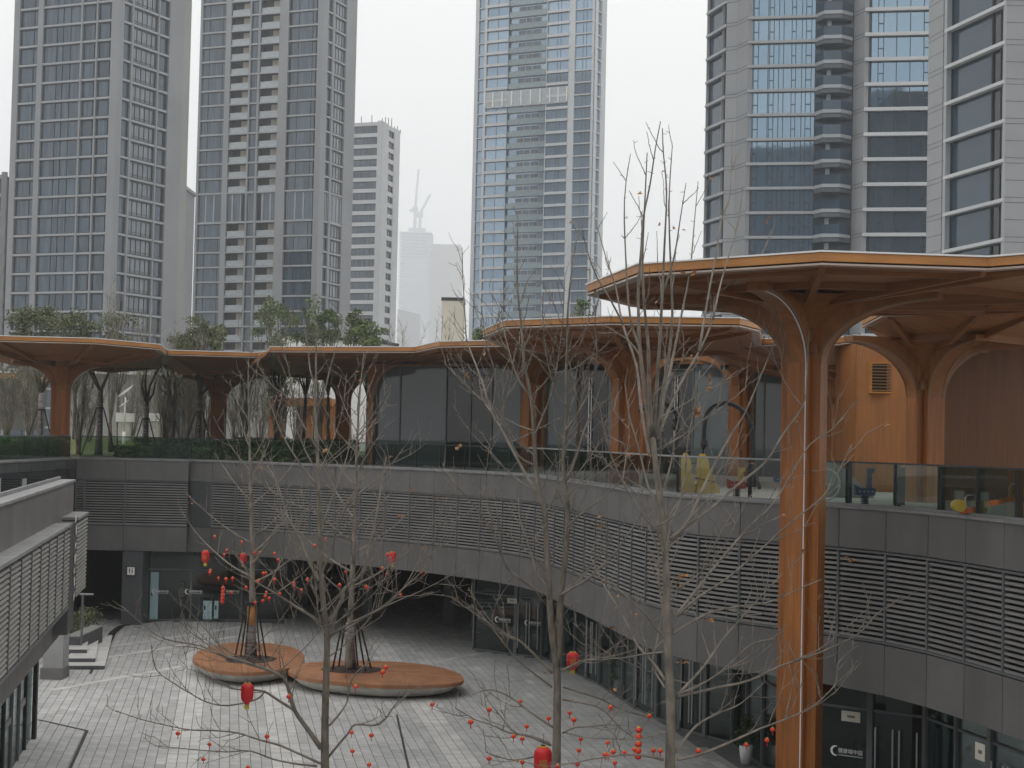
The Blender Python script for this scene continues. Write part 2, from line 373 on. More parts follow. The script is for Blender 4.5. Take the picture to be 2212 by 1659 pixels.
# ------------------------------------------------------------------ towers
def win_frame(w, h, mull, t=0.11, d=0.12, vert_t=0.06, trans=None):
    b = MB()
    b.box(-w/2, -w/2 + t, 0, d, 0, h).box(w/2 - t, w/2, 0, d, 0, h)
    b.box(-w/2 + t, w/2 - t, 0.002, d, 0, t).box(-w/2 + t, w/2 - t, 0.002, d, h - t, h)
    for f in mull:
        x = -w/2 + f * w
        b.box(x - vert_t/2, x + vert_t/2, 0.03, d, t, h - t)
    for (f0, f1, zz) in (trans or []):
        b.box(-w/2 + f0 * w, -w/2 + f1 * w, 0.034, d, zz * h - vert_t/2, zz * h + vert_t/2)
    return b
def facade(root, p, q, zb, k0, k1, fh, cols, wall, band, band_h=0.42, depth=0.5, skip_band=False, band_span=(0, 1), band_out=0.0, pier_out=0.0, special=None):
    """one face of a tower, p -> q left to right as seen from the court. cols: (s0, s1, style dict)"""
    p, q = Vector((*p, 0)), Vector((*q, 0))
    t = (q - p); L = t.length; t.normalize()
    n = Vector((t.y, -t.x, 0)); rz = math.atan2(t.y, t.x)
    def P(s, off, z): v = p + t * (s * L) + n * off; return Vector((v.x, v.y, z))
    def block(s0, s1, o0, o1, z0, z1):
        return [xy(P(s0, o0, 0)), xy(P(s1, o0, 0)), xy(P(s1, o1, 0)), xy(P(s0, o1, 0))], z0, z1
    z_lo, z_hi = zb + k0 * fh - 0.6, zb + k1 * fh + 0.8
    cur = 0.0
    for (s0, s1, st) in cols + [(1.0, 1.0, None)]:
        if s0 - cur > 0.004:
            MB().prism(*block(cur, s0, -depth - 0.05, pier_out, z_lo, z_hi)).build('pier', wall, root)
        cur = s1
    if not skip_band:
        bm = None
        for k in range(k0, k1 + 1):
            z = zb + k * fh
            if special and k in special.get('drop', ()): continue
            MB().prism(*block(band_span[0], band_span[1], -depth - 0.03, -0.06 + band_out, z - band_h / 2, z + band_h / 2)).build('floor_band', band, root)
    cache = {}
    for (s0, s1, st) in cols:
        w = (s1 - s0) * L - 0.04
        sm = (s0 + s1) / 2
        for k in range(k0, k1):
            z = zb + k * fh + band_h / 2 + 0.01
            h = fh - band_h - 0.02
            kind = st['kind']; mull = st.get('mull', ()); trans = st.get('trans')
            pane = st['pane']
            if special and k in special.get('tall', ()):
                kind = 'window'; mull = (0.33, 0.66); trans = None
                h = fh * 2 - band_h - 0.02 if k + 1 in special['drop'] else h
            if special and k in special.get('none', ()): continue
            if 'lower' in st and k < st['lower'][0]: pane = st['lower'][1]; mull = st['lower'][2]; trans = None
            key = (kind, round(h, 2), pane.name, len(mull))
            if key not in cache:
                if kind == 'window':
                    tall = special and k in special.get('tall', ())
                    fr = win_frame(w, h, mull, t=st.get('t', 0.13), vert_t=0.3 if tall else st.get('vt', 0.07), trans=trans)
                    cache[key] = (fr.mesh('window', M['tw_band'] if tall else st.get('frame', M['tw_frame'])), MB().box(-w/2 + 0.02, w/2 - 0.02, 0.13, 0.16, 0.02, h - 0.02).mesh('pane', pane))
                elif kind == 'balcony':
                    side = st.get('side', 1)
                    bw = MB().box(-w/2, w/2, 1.45, 1.5, 0, h).box(-w/2, -w/2 + 0.05, -0.05, 1.45, 0, h).box(w/2 - 0.05, w/2, -0.05, 1.45, 0, h)
                    x0, x1 = (0.02 * w, w/2 - 0.3) if side > 0 else (-w/2 + 0.1 * w, 0.30 * w)
                    cache[key] = (bw.mesh('balcony', M['tw_core']),
                                  MB().box(x0, x1, 0.9, 1.44, 0, h * 0.97).mesh('wall_panel', M['tw_beige']),
                                  MB().box(-w/2 + 0.06, w/2 - 0.06, 0.02, 0.07, 0.05, 1.10).box(-w/2 + 0.06, w/2 - 0.06, 0.0, 0.09, 1.10, 1.16).mesh('balustrade', M['tw_rail']))
                elif kind == 'terrace':
                    a, bq = st['strip']
                    cache[key] = (MB().box(-w/2, w/2, 0.02, 0.06, -0.15, 1.12).box(-w/2, w/2, -0.02, 0.10, 1.12, 1.17).mesh('balustrade', M['tw_rail_teal']),
                                  MB().box(-w/2, w/2, 0.75, 0.8, 0, h).mesh('pane', M['pane_blue2']),
                                  MB().box(-w/2, w/2, 0.10, 0.74, -0.2, 0.0).mesh('slab', M['tw_rail']),
                                  win_frame((bq - a) * w, h * 0.42, (0.33, 0.62), t=0.05).mesh('window', M['white']),
                                  MB().box(-w/2 + a * w, -w/2 + bq * w, 0.66, 0.70, 1.3, 1.3 + 0.42 * h).mesh('pane', M['pane_a']))
            c = cache[key]
            nm = {'window': 'window', 'balcony': 'balcony', 'terrace': 'balustrade'}[kind]
            o = inst(nm, c[0], root, P(sm, -0.32, z), rz)
            if kind == 'window':
                sub('pane', c[1], o)
            elif kind == 'balcony':
                sub('wall_panel', c[1], o); sub('balustrade', c[2], o)
            else:
                sub('pane', c[1], o)
                a, bq = st['strip']
                sub('slab', c[2], o); sub('window', c[3], o, ((-0.5 + (a + bq) / 2) * w, 0.55, 1.28)); sub('pane', c[4], o)
    return P
def core(root, poly, z0, z1, m=None, inset=0.6):
    """the dark inside of a tower: the plan pulled in parallel to every face"""
    n = len(poly)
    P = [Vector(p[:2]) for p in poly]
    ar = sum(P[i].x * P[(i + 1) % n].y - P[(i + 1) % n].x * P[i].y for i in range(n))
    if ar < 0: P.reverse()
    pts = []
    for i in range(n):
        t0 = (P[i] - P[i - 1]).normalized(); t1 = (P[(i + 1) % n] - P[i]).normalized()
        n0, n1 = Vector((-t0.y, t0.x)), Vector((-t1.y, t1.x))
        d = n0 + n1
        d = d.normalized() / max(0.4, d.normalized().dot(n0)) if d.length > 1e-3 else n0
        pts.append(tuple(P[i] + d * inset))
    return MB().prism(pts, z0, z1).build('core', m or M['tw_core'], root)
def W(pane, *mull, **k): return dict(kind='window', pane=pane, mull=mull, **k)
def para(a, c, b):     # fourth corner
    return (a[0] + b[0] - c[0], a[1] + b[1] - c[1])
PA, PL = M['pane_a'], M['pane_light']

# first tower, half out of the picture
a, c, b = xy(at(19, 400, 244.5)), xy(at(246, 400, 237)), xy(at(388, 400, 251))
t1 = thing('residential_tower', 'grey stone apartment tower with a wide blank stone strip beside red-curtained windows', 'tower', (c[0], c[1], 0), 'apartment towers in the haze')
Z1 = 92
core(t1, [a, c, b, para(a, c, b)], 2, Z1)
colsL = [(0.055, 0.235, W(PA, 0.72, t=0.2)), (0.285, 0.645, W(PA, 0.34, 0.5, 0.7, t=0.12)), (0.66, 0.79, W(PA, 0.2, t=0.17)), (0.803, 0.932, W(PA, 0.25, t=0.17))]
facade(t1, a, c, 0.2, 2, 30, 3.03, colsL, M['tw_stone'], M['tw_band'], band_h=0.32)
colsR = [(0.08, 0.20, W(PA, t=0.1)), (0.225, 0.60, W(PL, 0.2, 0.4, 0.6, 0.8, t=0.25, trans=[(0, 1, 0.22)])), (0.62, 0.775, W(PA, 0.8, t=0.2))]
facade(t1, c, b, 0.2, 2, 30, 3.03, colsR, M['tw_stone'], M['tw_band'], band_h=0.32, band_span=(0, 0.79))
bk = para(a, c, b)
MB().prism([b, (b[0] + 0.9, b[1] + 1.2), (bk[0], bk[1] + 2), bk], 2, Z1).build('rear_wall', M['tw_stone_shade'], t1)

# its neighbour
a, c, b = xy(at(426, 300, 312)), xy(at(692, 300, 302)), xy(at(765, 300, 315))
t2 = thing('residential_tower', 'grey stone apartment tower with two columns of recessed beige balconies', 'tower', (c[0], c[1], 0), 'apartment towers in the haze')
Z2 = 118
core(t2, [a, c, b, para(a, c, b)], 2, Z2, inset=2.0)
balA = dict(kind='balcony', pane=PA, side=1); balB = dict(kind='balcony', pane=PA, side=-1)
colsL = [(0.012, 0.215, W(PA, 0.3, 0.85, t=0.1)), (0.257, 0.41, balA), (0.422, 0.482, W(PA, t=0.08)), (0.498, 0.652, balB), (0.724, 0.956, W(PA, 0.16, 0.72, t=0.12))]
sp = {'tall': (17,), 'none': (18,), 'drop': (18,)}
facade(t2, a, c, 0.3, 2, 39, 3.0, colsL, M['tw_stone'], M['tw_band'], band_h=0.32, special=sp)
facade(t2, c, b, 0.3, 2, 39, 3.0, [(0.15, 0.29, W(PA, t=0.12)), (0.345, 0.69, W(PL, 0.25, 0.5, 0.75, t=0.25))], M['tw_stone'], M['tw_band'], band_h=0.32, band_span=(0, 0.70), special=sp)

def backwalls(root, pts, z0, z1, m):
    for i in range(len(pts) - 1):
        p, q = Vector(pts[i]), Vector(pts[i + 1])
        t = (q - p).normalized(); n = Vector((t.y, -t.x))
        MB().prism([tuple(p), tuple(q), tuple(q - n * .5), tuple(p - n * .5)], z0, z1).build('rear_wall', m, root)
backwalls(t2, [b, para(a, c, b), a], 2, Z2, M['tw_stone'])
# lower block peeping out behind it
a, c, b = xy(at(700, 400, 402)), xy(at(822, 400, 410)), xy(at(862, 400, 424))
a = (c[0] - 17.5, c[1] + 6.0)
tb = thing('residential_tower', 'shorter white banded apartment block with roof aerials behind the balcony tower', 'tower', (c[0], c[1], 0), 'apartment towers in the haze')
H = (at(815, 264, 410)).z
core(tb, [a, c, b, para(a, c, b)], 2, H)
n0 = int((H - 0.5) / 3.0)
z0b = H - 0.3 - n0 * 3.0
facade(tb, a, c, z0b, 3, n0, 3.0, [(0.02, 0.93, W(PA, 0.82, 0.9, t=0.2, trans=[(0, 1, 0.3)], frame=M['tw_mullion']))], M['tw_band_white'], M['tw_band_white'], band_h=1.0)
facade(tb, c, b, z0b, 3, n0, 3.0, [(0.38, 0.68, W(M['pane_shade'], 0.5, t=0.2))], M['tw_band_white'], M['tw_band_white'], band_h=1.2, band_span=(0.36, 0.7))
for i in range(13):
    f = i / 12
    p = Vector((*a, 0)).lerp(Vector((*c, 0)), min(1, f * 2)) if f < .5 else Vector((*c, 0)).lerp(Vector((*b, 0)), f * 2 - 1)
    hgt = rnd.uniform(0.8, 3.2)
    MB().tube([(p.x, p.y + .6, H), (p.x, p.y + .6, H + hgt)], 0.10, 5).build('aerial', M['frame'], tb)

# slim block at the edge of the first tower, and the slab behind it
p0 = at(0, 390, 260)
ts = thing('residential_tower', 'cream corner of an apartment block cut by the picture edge', 'tower', (p0.x, p0.y, 0), 'apartment towers in the haze')
Hs = at(2, 376, 262).z
pa, pb_ = xy(at(-40, 390, 262)), xy(at(14, 390, 262))
core(ts, [pa, pb_, (pb_[0], 275), (pa[0], 275)], 2, Hs)
facade(ts, pa, pb_, Hs - 0.4 - 18 * 3.2, 2, 18, 3.2, [(0.05, 0.8, W(PA, 0.5, t=0.2))], M['tw_stone'], M['tw_band'], band_h=0.6)
q0 = at(395, 400, 265)
tq = thing('stair_tower', 'narrow stone stair tower with a small cornice beside the first apartment tower', 'tower', (q0.x, q0.y, 0))
Hq = at(395, 398, 265).z
xa, xb_ = at(372, 400, 265).x, at(398.5, 400, 265).x
MB().box(xa, xb_ - 0.25, 265, 275, 0, Hq - 0.6).build('wall', M['tw_stone'], tq)
MB().box(xa, xb_, 264.7, 275.2, Hq - 0.6, Hq).build('cornice', M['tw_stone_shade'], tq)

# glass tower in the middle
a, c, b = xy(at(1022, 300, 385)), xy(at(1279, 300, 371)), xy(at(1306, 300, 378))
t3 = thing('residential_tower', 'pale blue glass apartment tower with a teal column of balconies down its middle', 'tower', (c[0], c[1], 0), 'apartment towers in the haze')
Z3 = 137
core(t3, [a, c, b, para(a, c, b)], 2, Z3, inset=1.3)
PB = M['pane_blue2']
colsL = [(0.03, 0.08, W(PB, t=0.06)), (0.10, 0.285, W(PB, 0.5, t=0.06, frame=M['tw_mullion'])),
         (0.288, 0.61, dict(kind='terrace', pane=PB, strip=(0.22, 0.82))),
         (0.615, 0.795, W(PB, 0.45, 0.6, t=0.06, frame=M['tw_mullion'])), (0.845, 0.985, W(PB, 0.35, 0.7, t=0.05, frame=M['tw_band_white'], trans=[(0.35, 1, 0.5)]))]
facade(t3, a, c, 0.0, 2, 44, 3.0, colsL, M['tw_band_white'], M['tw_band_white'], band_h=0.2, skip_band=True)
t = Vector((c[0] - a[0], c[1] - a[1], 0)); Lt = t.length; tn = t.normalized(); nn = Vector((tn.y, -tn.x, 0)); rz3 = math.atan2(tn.y, tn.x)
for (s0, s1, hh, out) in ((0.10, 0.286, 0.66, 0.22), (0.615, 0.80, 0.66, 0.22), (0.845, 0.985, 0.28, 0.1), (0.03, 0.08, 0.22, 0.1)):
    me = MB().box(0, (s1 - s0) * Lt, -out, 0.6, -0.1, hh - 0.1).mesh('floor_band', M['tw_band_white'])
    for k in range(2, 45):
        v = Vector((*a, 0)) + tn * (s0 * Lt)
        inst('floor_band', me, t3, (v.x, v.y, k * 3.0), rz3)
kz = round(at(1180, 206, 378).z / 3.0)
for i, s in enumerate((0.10, 0.17, 0.25, 0.33, 0.41, 0.49, 0.57, 0.65, 0.72, 0.79)):
    v = Vector((*a, 0)) + tn * (s * Lt) + nn * 0.3
    inst('fin', MB().box(-0.12, 0.12, -0.25, 0.3, -1.4, 2.3).mesh('fin', M['white']), t3, (v.x, v.y, kz * 3.0), rz3)
v0 = Vector((*a, 0)) + tn * (0.10 * Lt) + nn * 0.08
inst('recess_wall', MB().box(0, 0.69 * Lt, -0.05, 0.1, -1.6, 2.4).mesh('recess_wall', M['tw_rail']), t3, (v0.x, v0.y, kz * 3.0), rz3)
facade(t3, c, b, 0.0, 2, 44, 3.0, [(0.30, 0.62, W(M['pane_blue2'], t=0.05, frame=M['tw_band_white']))], M['tw_band_white'], M['tw_band_white'], band_h=0.3, band_span=(0.3, 0.62))

# big tower at the edge of the roofs
pts4 = [xy(at(1524, 250, 199)), xy(at(1567, 250, 193)), xy(at(1590, 250, 192.2)), xy(at(1613, 250, 189.4)), xy(at(1842, 250, 187)), xy(at(1866, 250, 184.6)), xy(at(2010, 250, 183.2))]
t4 = thing('residential_tower', 'blue glass apartment tower with zigzag stacked balconies between stone piers', 'tower', (pts4[3][0], pts4[3][1], 0), 'apartment towers in the haze')
Z4 = 78
far4 = [(pts4[-1][0] + 2, 215), (pts4[0][0] + 4, 222)]
core(t4, pts4 + far4, 2, Z4, inset=0.7)
fh4, zb4 = 3.04, 1.28
PBL = M['pane_blue']
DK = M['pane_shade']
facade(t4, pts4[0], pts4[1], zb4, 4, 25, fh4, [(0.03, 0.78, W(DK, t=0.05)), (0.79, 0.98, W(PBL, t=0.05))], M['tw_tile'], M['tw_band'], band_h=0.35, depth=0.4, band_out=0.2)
facade(t4, pts4[1], pts4[2], zb4, 4, 25, fh4, [], M['tw_tile'], M['tw_tile'], skip_band=True)
facade(t4, pts4[2], pts4[3], zb4, 4, 25, fh4, [], M['tw_stone'], M['tw_stone'], skip_band=True)
mm = (0.07, 0.085, 0.155, 0.30, 0.32, 0.385, 0.46, 0.53, 0.65, 0.71, 0.80, 0.86, 0.94)
tr4 = [(0.085, 0.155, 0.42), (0.32, 0.385, 0.42), (0.65, 0.71, 0.42), (0.86, 0.94, 0.42)]
mid4 = tuple(Vector(pts4[3]).lerp(Vector(pts4[4]), 0.645))
facade(t4, pts4[3], mid4, zb4, 4, 25, fh4, [(0.0, 1.0, W(PBL, *mm, t=0.06, vt=0.09, trans=tr4))], M['tw_tile'], M['tw_band'], band_h=0.34, depth=0.4, band_out=0.12)
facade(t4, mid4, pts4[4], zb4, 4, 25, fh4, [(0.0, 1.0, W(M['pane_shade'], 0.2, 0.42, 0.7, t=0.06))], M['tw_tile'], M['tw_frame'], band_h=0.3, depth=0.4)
# zigzag balconies
tv = Vector((pts4[4][0] - pts4[3][0], pts4[4][1] - pts4[3][1])); L4 = tv.length; tv.normalize(); n4 = Vector((tv.y, -tv.x))
def F4(s, o): v = Vector(pts4[3]) + tv * (s * L4) + n4 * o; return (v.x, v.y)
zig = [(0.645, 0.0), (0.72, 1.55), (0.885, 1.55), (0.99, 0.05)]
for k in range(4, 26):
    z = zb4 + k * fh4
    bo = MB()
    bo.prism([F4(s, o + 0.12) for s, o in zig] + [F4(0.99, -0.35), F4(0.645, -0.35)], z - 0.21, z + 0.21)
    o = bo.build('balcony', M['tw_band'], t4)
    MB().prism([F4(s, o_ - 0.02) for s, o_ in zig] + [F4(0.98, -0.3), F4(0.65, -0.3)], z - 0.75, z - 0.24).build('soffit', M['tw_mullion'], o)
    rb = MB()
    for (s0, o0), (s1, o1) in ((zig[0], zig[1]), (zig[1], zig[2]), (zig[2], zig[3])):
        rb.prism([F4(s0, o0 + 0.05), F4(s1, o1 + 0.05), F4(s1, o1), F4(s0, o0)], z + 0.24, z + 1.35)
    rb.build('balustrade', M['pane_shade'], o)
    if k % 3 != 0:
        MB().prism([F4(0.75, 0.5), F4(0.79, 0.5), F4(0.79, 0.45), F4(0.75, 0.45)], z + 0.3, z + 2.4).build('curtain', M['tw_rail'], o)
facade(t4, pts4[4], pts4[5], zb4, 4, 25, fh4, [], M['tw_stone'], M['tw_stone'], skip_band=True)
facade(t4, pts4[5], pts4[6], zb4, 4, 25, fh4, [(0.005, 0.095, W(M['pane_shade'], t=0.05)), (0.097, 0.995, W(PBL, 0.12, 0.21, 0.43, 0.66, 0.89, t=0.06, vt=0.09, trans=[(0.12, 0.21, 0.45), (0.89, 1, 0.45)]))], M['tw_tile'], M['tw_band_white'], band_h=0.42, depth=0.4, band_out=0.2)
# tile joints on the piers
for (pa_, pb2) in ((pts4[1], pts4[2]), (pts4[2], pts4[3]), (pts4[4], pts4[5])):
    tt = (Vector(pb2) - Vector(pa_)); nn2 = Vector((tt.y, -tt.x)).normalized()
    for k in range(4, 25):
        z = zb4 + k * fh4
        for dz in (-0.21, 0.21):
            v0, v1 = Vector(pa_) + nn2 * 0.02, Vector(pb2) + nn2 * 0.02
            MB().prism([tuple(v0), tuple(v1), tuple(v1 - nn2 * .1), tuple(v0 - nn2 * .1)], z + dz - 0.035, z + dz + 0.035).build('joint', M['tw_mullion'], t4)

# nearest tower, cut by the picture edge
pts5 = [xy(at(2004, 250, 127)), xy(at(2041, 250, 124)), xy(at(2172, 250, 115.5)), xy(at(2230, 250, 115.4))]
t5 = thing('residential_tower', 'stone clad apartment tower with dark sloping window bands at the picture edge', 'tower', (pts5[1][0], pts5[1][1], 0), 'apartment towers in the haze')
core(t5, pts5 + [(pts5[3][0] + 8, 140), (pts5[0][0] + 5.6, 142)], 2, 62, inset=0.8)
fh5, zb5 = 3.0, 1.2
facade(t5, pts5[0], pts5[1], zb5, 3, 20, fh5, [(0.86, 0.91, W(M['black'], t=0.02))], M['tw_tile'], M['tw_tile'], skip_band=True, depth=0.7)
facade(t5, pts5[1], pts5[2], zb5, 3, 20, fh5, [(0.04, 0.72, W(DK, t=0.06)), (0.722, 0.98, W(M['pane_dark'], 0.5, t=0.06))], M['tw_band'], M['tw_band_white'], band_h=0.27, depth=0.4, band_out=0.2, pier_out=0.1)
facade(t5, pts5[2], (pts5[3][0] + 8, pts5[3][1] + 0.4), zb5, 3, 20, fh5, [], M['tw_tile'], M['tw_tile'], skip_band=True, depth=0.7)
for (pa_, pb2) in ((pts5[0], pts5[1]), (pts5[2], (pts5[3][0] + 8, pts5[3][1] + .4))):
    tt = (Vector(pb2) - Vector(pa_)); nn2 = Vector((tt.y, -tt.x)).normalized()
    for k in range(3, 20):
        z = zb5 + k * fh5
        for dz in (-0.2, 0.2, 1.5):
            v0, v1 = Vector(pa_) + nn2 * 0.015, Vector(pb2) + nn2 * 0.015
            MB().prism([tuple(v0), tuple(v1), tuple(v1 - nn2 * .1), tuple(v0 - nn2 * .1)], z + dz - 0.018, z + dz + 0.018).build('joint', M['tw_mullion'], t5)

# blocks across the street behind the camera: they stand in the lower window panes of the glass towers
for (x0, x1, h, lab) in ((-84, -22, 112, 'grey apartment slab mirrored in the lower panes of the blue glass tower'),
                         (-16, 42, 122, 'taller apartment slab mirrored beside the grey one in the glass tower')):
    y0, y1 = -172, -150
    rb = thing('apartment_block', lab, 'building', ((x0 + x1) / 2, y1, 0))
    MB().box(x0, x1, y0, y1, 0, h).build('wall', M['block_wall'], rb)
    wm = MB().box(-1.3, 1.3, 0, 0.06, 0, 1.7).mesh('window', M['tw_mullion'])
    for i in range(int((x1 - x0) / 8)):
        for k in range(22, int(h / 3.1)):
            inst('window', wm, rb, (x0 + 5 + i * 8, y1, k * 3.1))
    MB().box(x0 + 9, x0 + 24, y0 + 2, y1 - 2, h, h + 7).build('roof_house', M['block_wall'], rb)

# ------------------------------------------------------------------ the tall tower under construction, far off in the haze
YF = 3350.0
def fx(u, v=600): return at(u, v, YF).x
def fz(v, u=895): return at(u, v, YF).z
tf = thing('skyscraper', 'ghostly unfinished skyscraper with a stepped open steel top', 'skyscraper', (fx(895), YF, 0))
MB().prism([(fx(864), YF), (fx(872), YF - 14), (fx(922), YF - 14), (fx(931), YF), (fx(931), YF + 50), (fx(864), YF + 50)], 0, fz(560)).build('shaft', M['hazed_concrete'], tf)
MB().box(fx(869), fx(926), YF - 4, YF + 40, fz(560), fz(512)).build('open_floors', M['hazed_concrete'], tf)
MB().box(fx(880), fx(916), YF, YF + 30, fz(512), fz(492)).build('lift_core', M['hazed_concrete'], tf)
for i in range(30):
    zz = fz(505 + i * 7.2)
    MB().box(fx(862), fx(932), YF - 18, YF + 54, zz, zz + 2.2).build('floor_slab', M['hazed_concrete'], tf)
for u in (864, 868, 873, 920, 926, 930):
    MB().tube([(fx(u), YF - 12, fz(570)), (fx(u + (895 - u) * .06), YF - 12, fz(508))], 0.9, 5).build('steel_column', M['hazed_concrete'], tf)
def crane(u, vb, vm, jib, lab):
    r_ = thing('tower_crane', lab, 'crane', (fx(u), YF + 10, fz(vb)), 'cranes on the unfinished skyscraper')
    MB().bar((fx(u), YF + 10, fz(vb)), (fx(u), YF + 10, fz(vm)), 6.5, 6.5).build('mast', M['hazed_concrete'], r_)
    MB().box(fx(u) - 6, fx(u) + 6, YF + 5, YF + 15, fz(vm), fz(vm) + 12).build('cab', M['hazed_concrete'], r_)
    pa_, pb2 = (fx(u), YF + 10, fz(vm) + 10), (fx(jib[0]), YF + 10, fz(jib[1]))
    MB().bar(pa_, pb2, 5.0, 5.0).build('jib', M['hazed_concrete'], r_)
    MB().bar((fx(u), YF + 10, fz(vm) + 8), (fx(u) - 12, YF + 10, fz(vm) + 2), 6, 6).build('counterweight', M['hazed_concrete'], r_)
crane(893, 492, 457, (898, 364), 'hazy tower crane with its jib raised nearly upright on the unfinished skyscraper')
crane(904, 492, 468, (925, 418), 'hazy tower crane with its jib slanting out over the skyscraper edge')
YG = 2900.0
g0 = at(965, 600, YG)
tg = thing('office_tower', 'flat topped pale office tower in the haze beside the unfinished skyscraper', 'office tower', (g0.x, YG, 0))
MB().box(at(928, 600, YG).x, at(997, 600, YG).x, YG, YG + 60, 0, at(960, 541, YG).z).build('shaft', M['tw_stone_shade'], tg)
MB().box(at(930, 600, YG).x, at(994, 600, YG).x, YG + 4, YG + 50, at(960, 541, YG).z, at(960, 527, YG).z).build('crown', M['tw_stone'], tg)
YH = 2200.0
h0 = at(880, 700, YH)
th = thing('office_block', 'lower hazy office block with a slanting roof under the skyscraper', 'office block', (h0.x, YH, 0))
MB().add([(at(858, 700, YH).x, YH, 0), (at(905, 700, YH).x, YH, 0), (at(905, 700, YH).x, YH, at(905, 678, YH).z), (at(858, 700, YH).x, YH, at(858, 668, YH).z),
          (at(858, 700, YH).x, YH + 40, 0), (at(905, 700, YH).x, YH + 40, 0), (at(905, 700, YH).x, YH + 40, at(905, 678, YH).z), (at(858, 700, YH).x, YH + 40, at(858, 668, YH).z)],
         [(0, 1, 2, 3), (7, 6, 5, 4), (0, 4, 5, 1), (1, 5, 6, 2), (2, 6, 7, 3), (3, 7, 4, 0)]).build('wall', M['tw_stone'], th)
# ------------------------------------------------------------------ the sunken court: plan lines
def arc(pts, step):
    """points at equal spacing along a polyline"""
    pts = [Vector(p) for p in pts]
    out = [pts[0]]
    for a_, b_ in zip(pts, pts[1:]):
        n_ = max(1, round((b_ - a_).length / step))
        out += [a_.lerp(b_, k / n_) for k in range(1, n_ + 1)]
    return out
def normals_in(pts):
    """per-vertex inward direction (to the left of travel), mitred"""
    ns = []
    for i in range(len(pts)):
        d = Vector((0, 0))
        segs = []
        if i > 0: t_ = (pts[i] - pts[i - 1]).normalized(); segs.append(Vector((-t_.y, t_.x)))
        if i < len(pts) - 1: t_ = (pts[i + 1] - pts[i]).normalized(); segs.append(Vector((-t_.y, t_.x)))
        d = sum(segs, Vector((0, 0))).normalized()
        ns.append(d / max(0.5, d.dot(segs[0])))
    return ns
def rib(b, pts, ns, i, o0, o1, z0, z1, g0=0.0, g1=0.0):
    """a piece of wall between plan points i and i+1: o0..o1 inwards, z0..z1 up, ends pulled in by g"""
    p, q = pts[i], pts[i + 1]
    t_ = (q - p).normalized()
    p_, q_ = p + t_ * g0, q - t_ * g1
    return b.prism([tuple(p_ + ns[i] * o0), tuple(q_ + ns[i + 1] * o0), tuple(q_ + ns[i + 1] * o1), tuple(p_ + ns[i] * o1)], z0, z1)
ZC, ZF0, ZL0, ZL1 = 8.05, 3.55, 4.78, 6.98       # coping, underside, louvre bottom and top
PXY = [(-15.8, 76.05), (-14.6, 75.55), (-11.0, 73.3), (-6.2, 69.8), (-2.4, 66.2), (0.8, 62.0), (2.1, 55.4), (3.3, 49.0), (4.45, 42.4), (9.35, 37.6), (10.75, 31.6), (12.3, 25.0)]
def fillet(pts, d):
    pts = [Vector(p) for p in pts]; out = [pts[0]]
    for p, q, r in zip(pts, pts[1:], pts[2:]):
        k0, k1 = min(d, (q - p).length * .45), min(d, (r - q).length * .45)
        a_, b_ = q + (p - q).normalized() * k0, q + (r - q).normalized() * k1
        out += [a_.lerp(q, t).lerp(q.lerp(b_, t), t) for t in (0, .25, .5, .75, 1)]
    return out + [pts[-1]]
def resample(pts, step):
    L = [0.0]
    for a_, b_ in zip(pts, pts[1:]): L.append(L[-1] + (b_ - a_).length)
    n = round(L[-1] / step); out = []; i = 0
    for k in range(n + 1):
        s = L[-1] * k / n
        while i < len(L) - 2 and L[i + 1] < s: i += 1
        out.append(pts[i].lerp(pts[i + 1], (s - L[i]) / max(1e-6, L[i + 1] - L[i])))
    return out
main_pts = [Vector((-15.8, 76.05))] + resample(fillet(PXY[1:], 3.4), 1.56)
bay_pts = arc([(-21.3, 58), (-21.3, 75.7)], 1.7)
front_pts = [Vector((-21.3, 75.7)), Vector((-20.6, 75.7)), Vector((-18.15, 75.7)), Vector((-15.8, 75.7))]
front_pts[1] = Vector(xy(at(184, 1000, 75.7))); front_pts[2] = Vector(xy(at(272, 1000, 75.7)))
podium = thing('podium_building', 'charcoal clad podium with long louvre bands curving round the sunken court', 'building', (0, 75, 0))
SL_H, SL_N = (ZL1 - ZL0 - 0.1) / 17, 17
SLAT_PROF = ((0.0, -0.030), (0.05, -0.024), (0.05, 0.032), (0.010, 0.026))
slat_me = {}
def slat_mesh(m):
    if m.name not in slat_me:
        b = MB()
        vs = [(x, y, z) for x in (0, 1) for y, z in SLAT_PROF]
        b.add(vs, [(3, 2, 1, 0), (4, 5, 6, 7), (0, 1, 5, 4), (1, 2, 6, 5), (2, 3, 7, 6), (3, 0, 4, 7)])
        slat_me[m.name] = b.mesh('slat', m)
    return slat_me[m.name]
slat_list = []
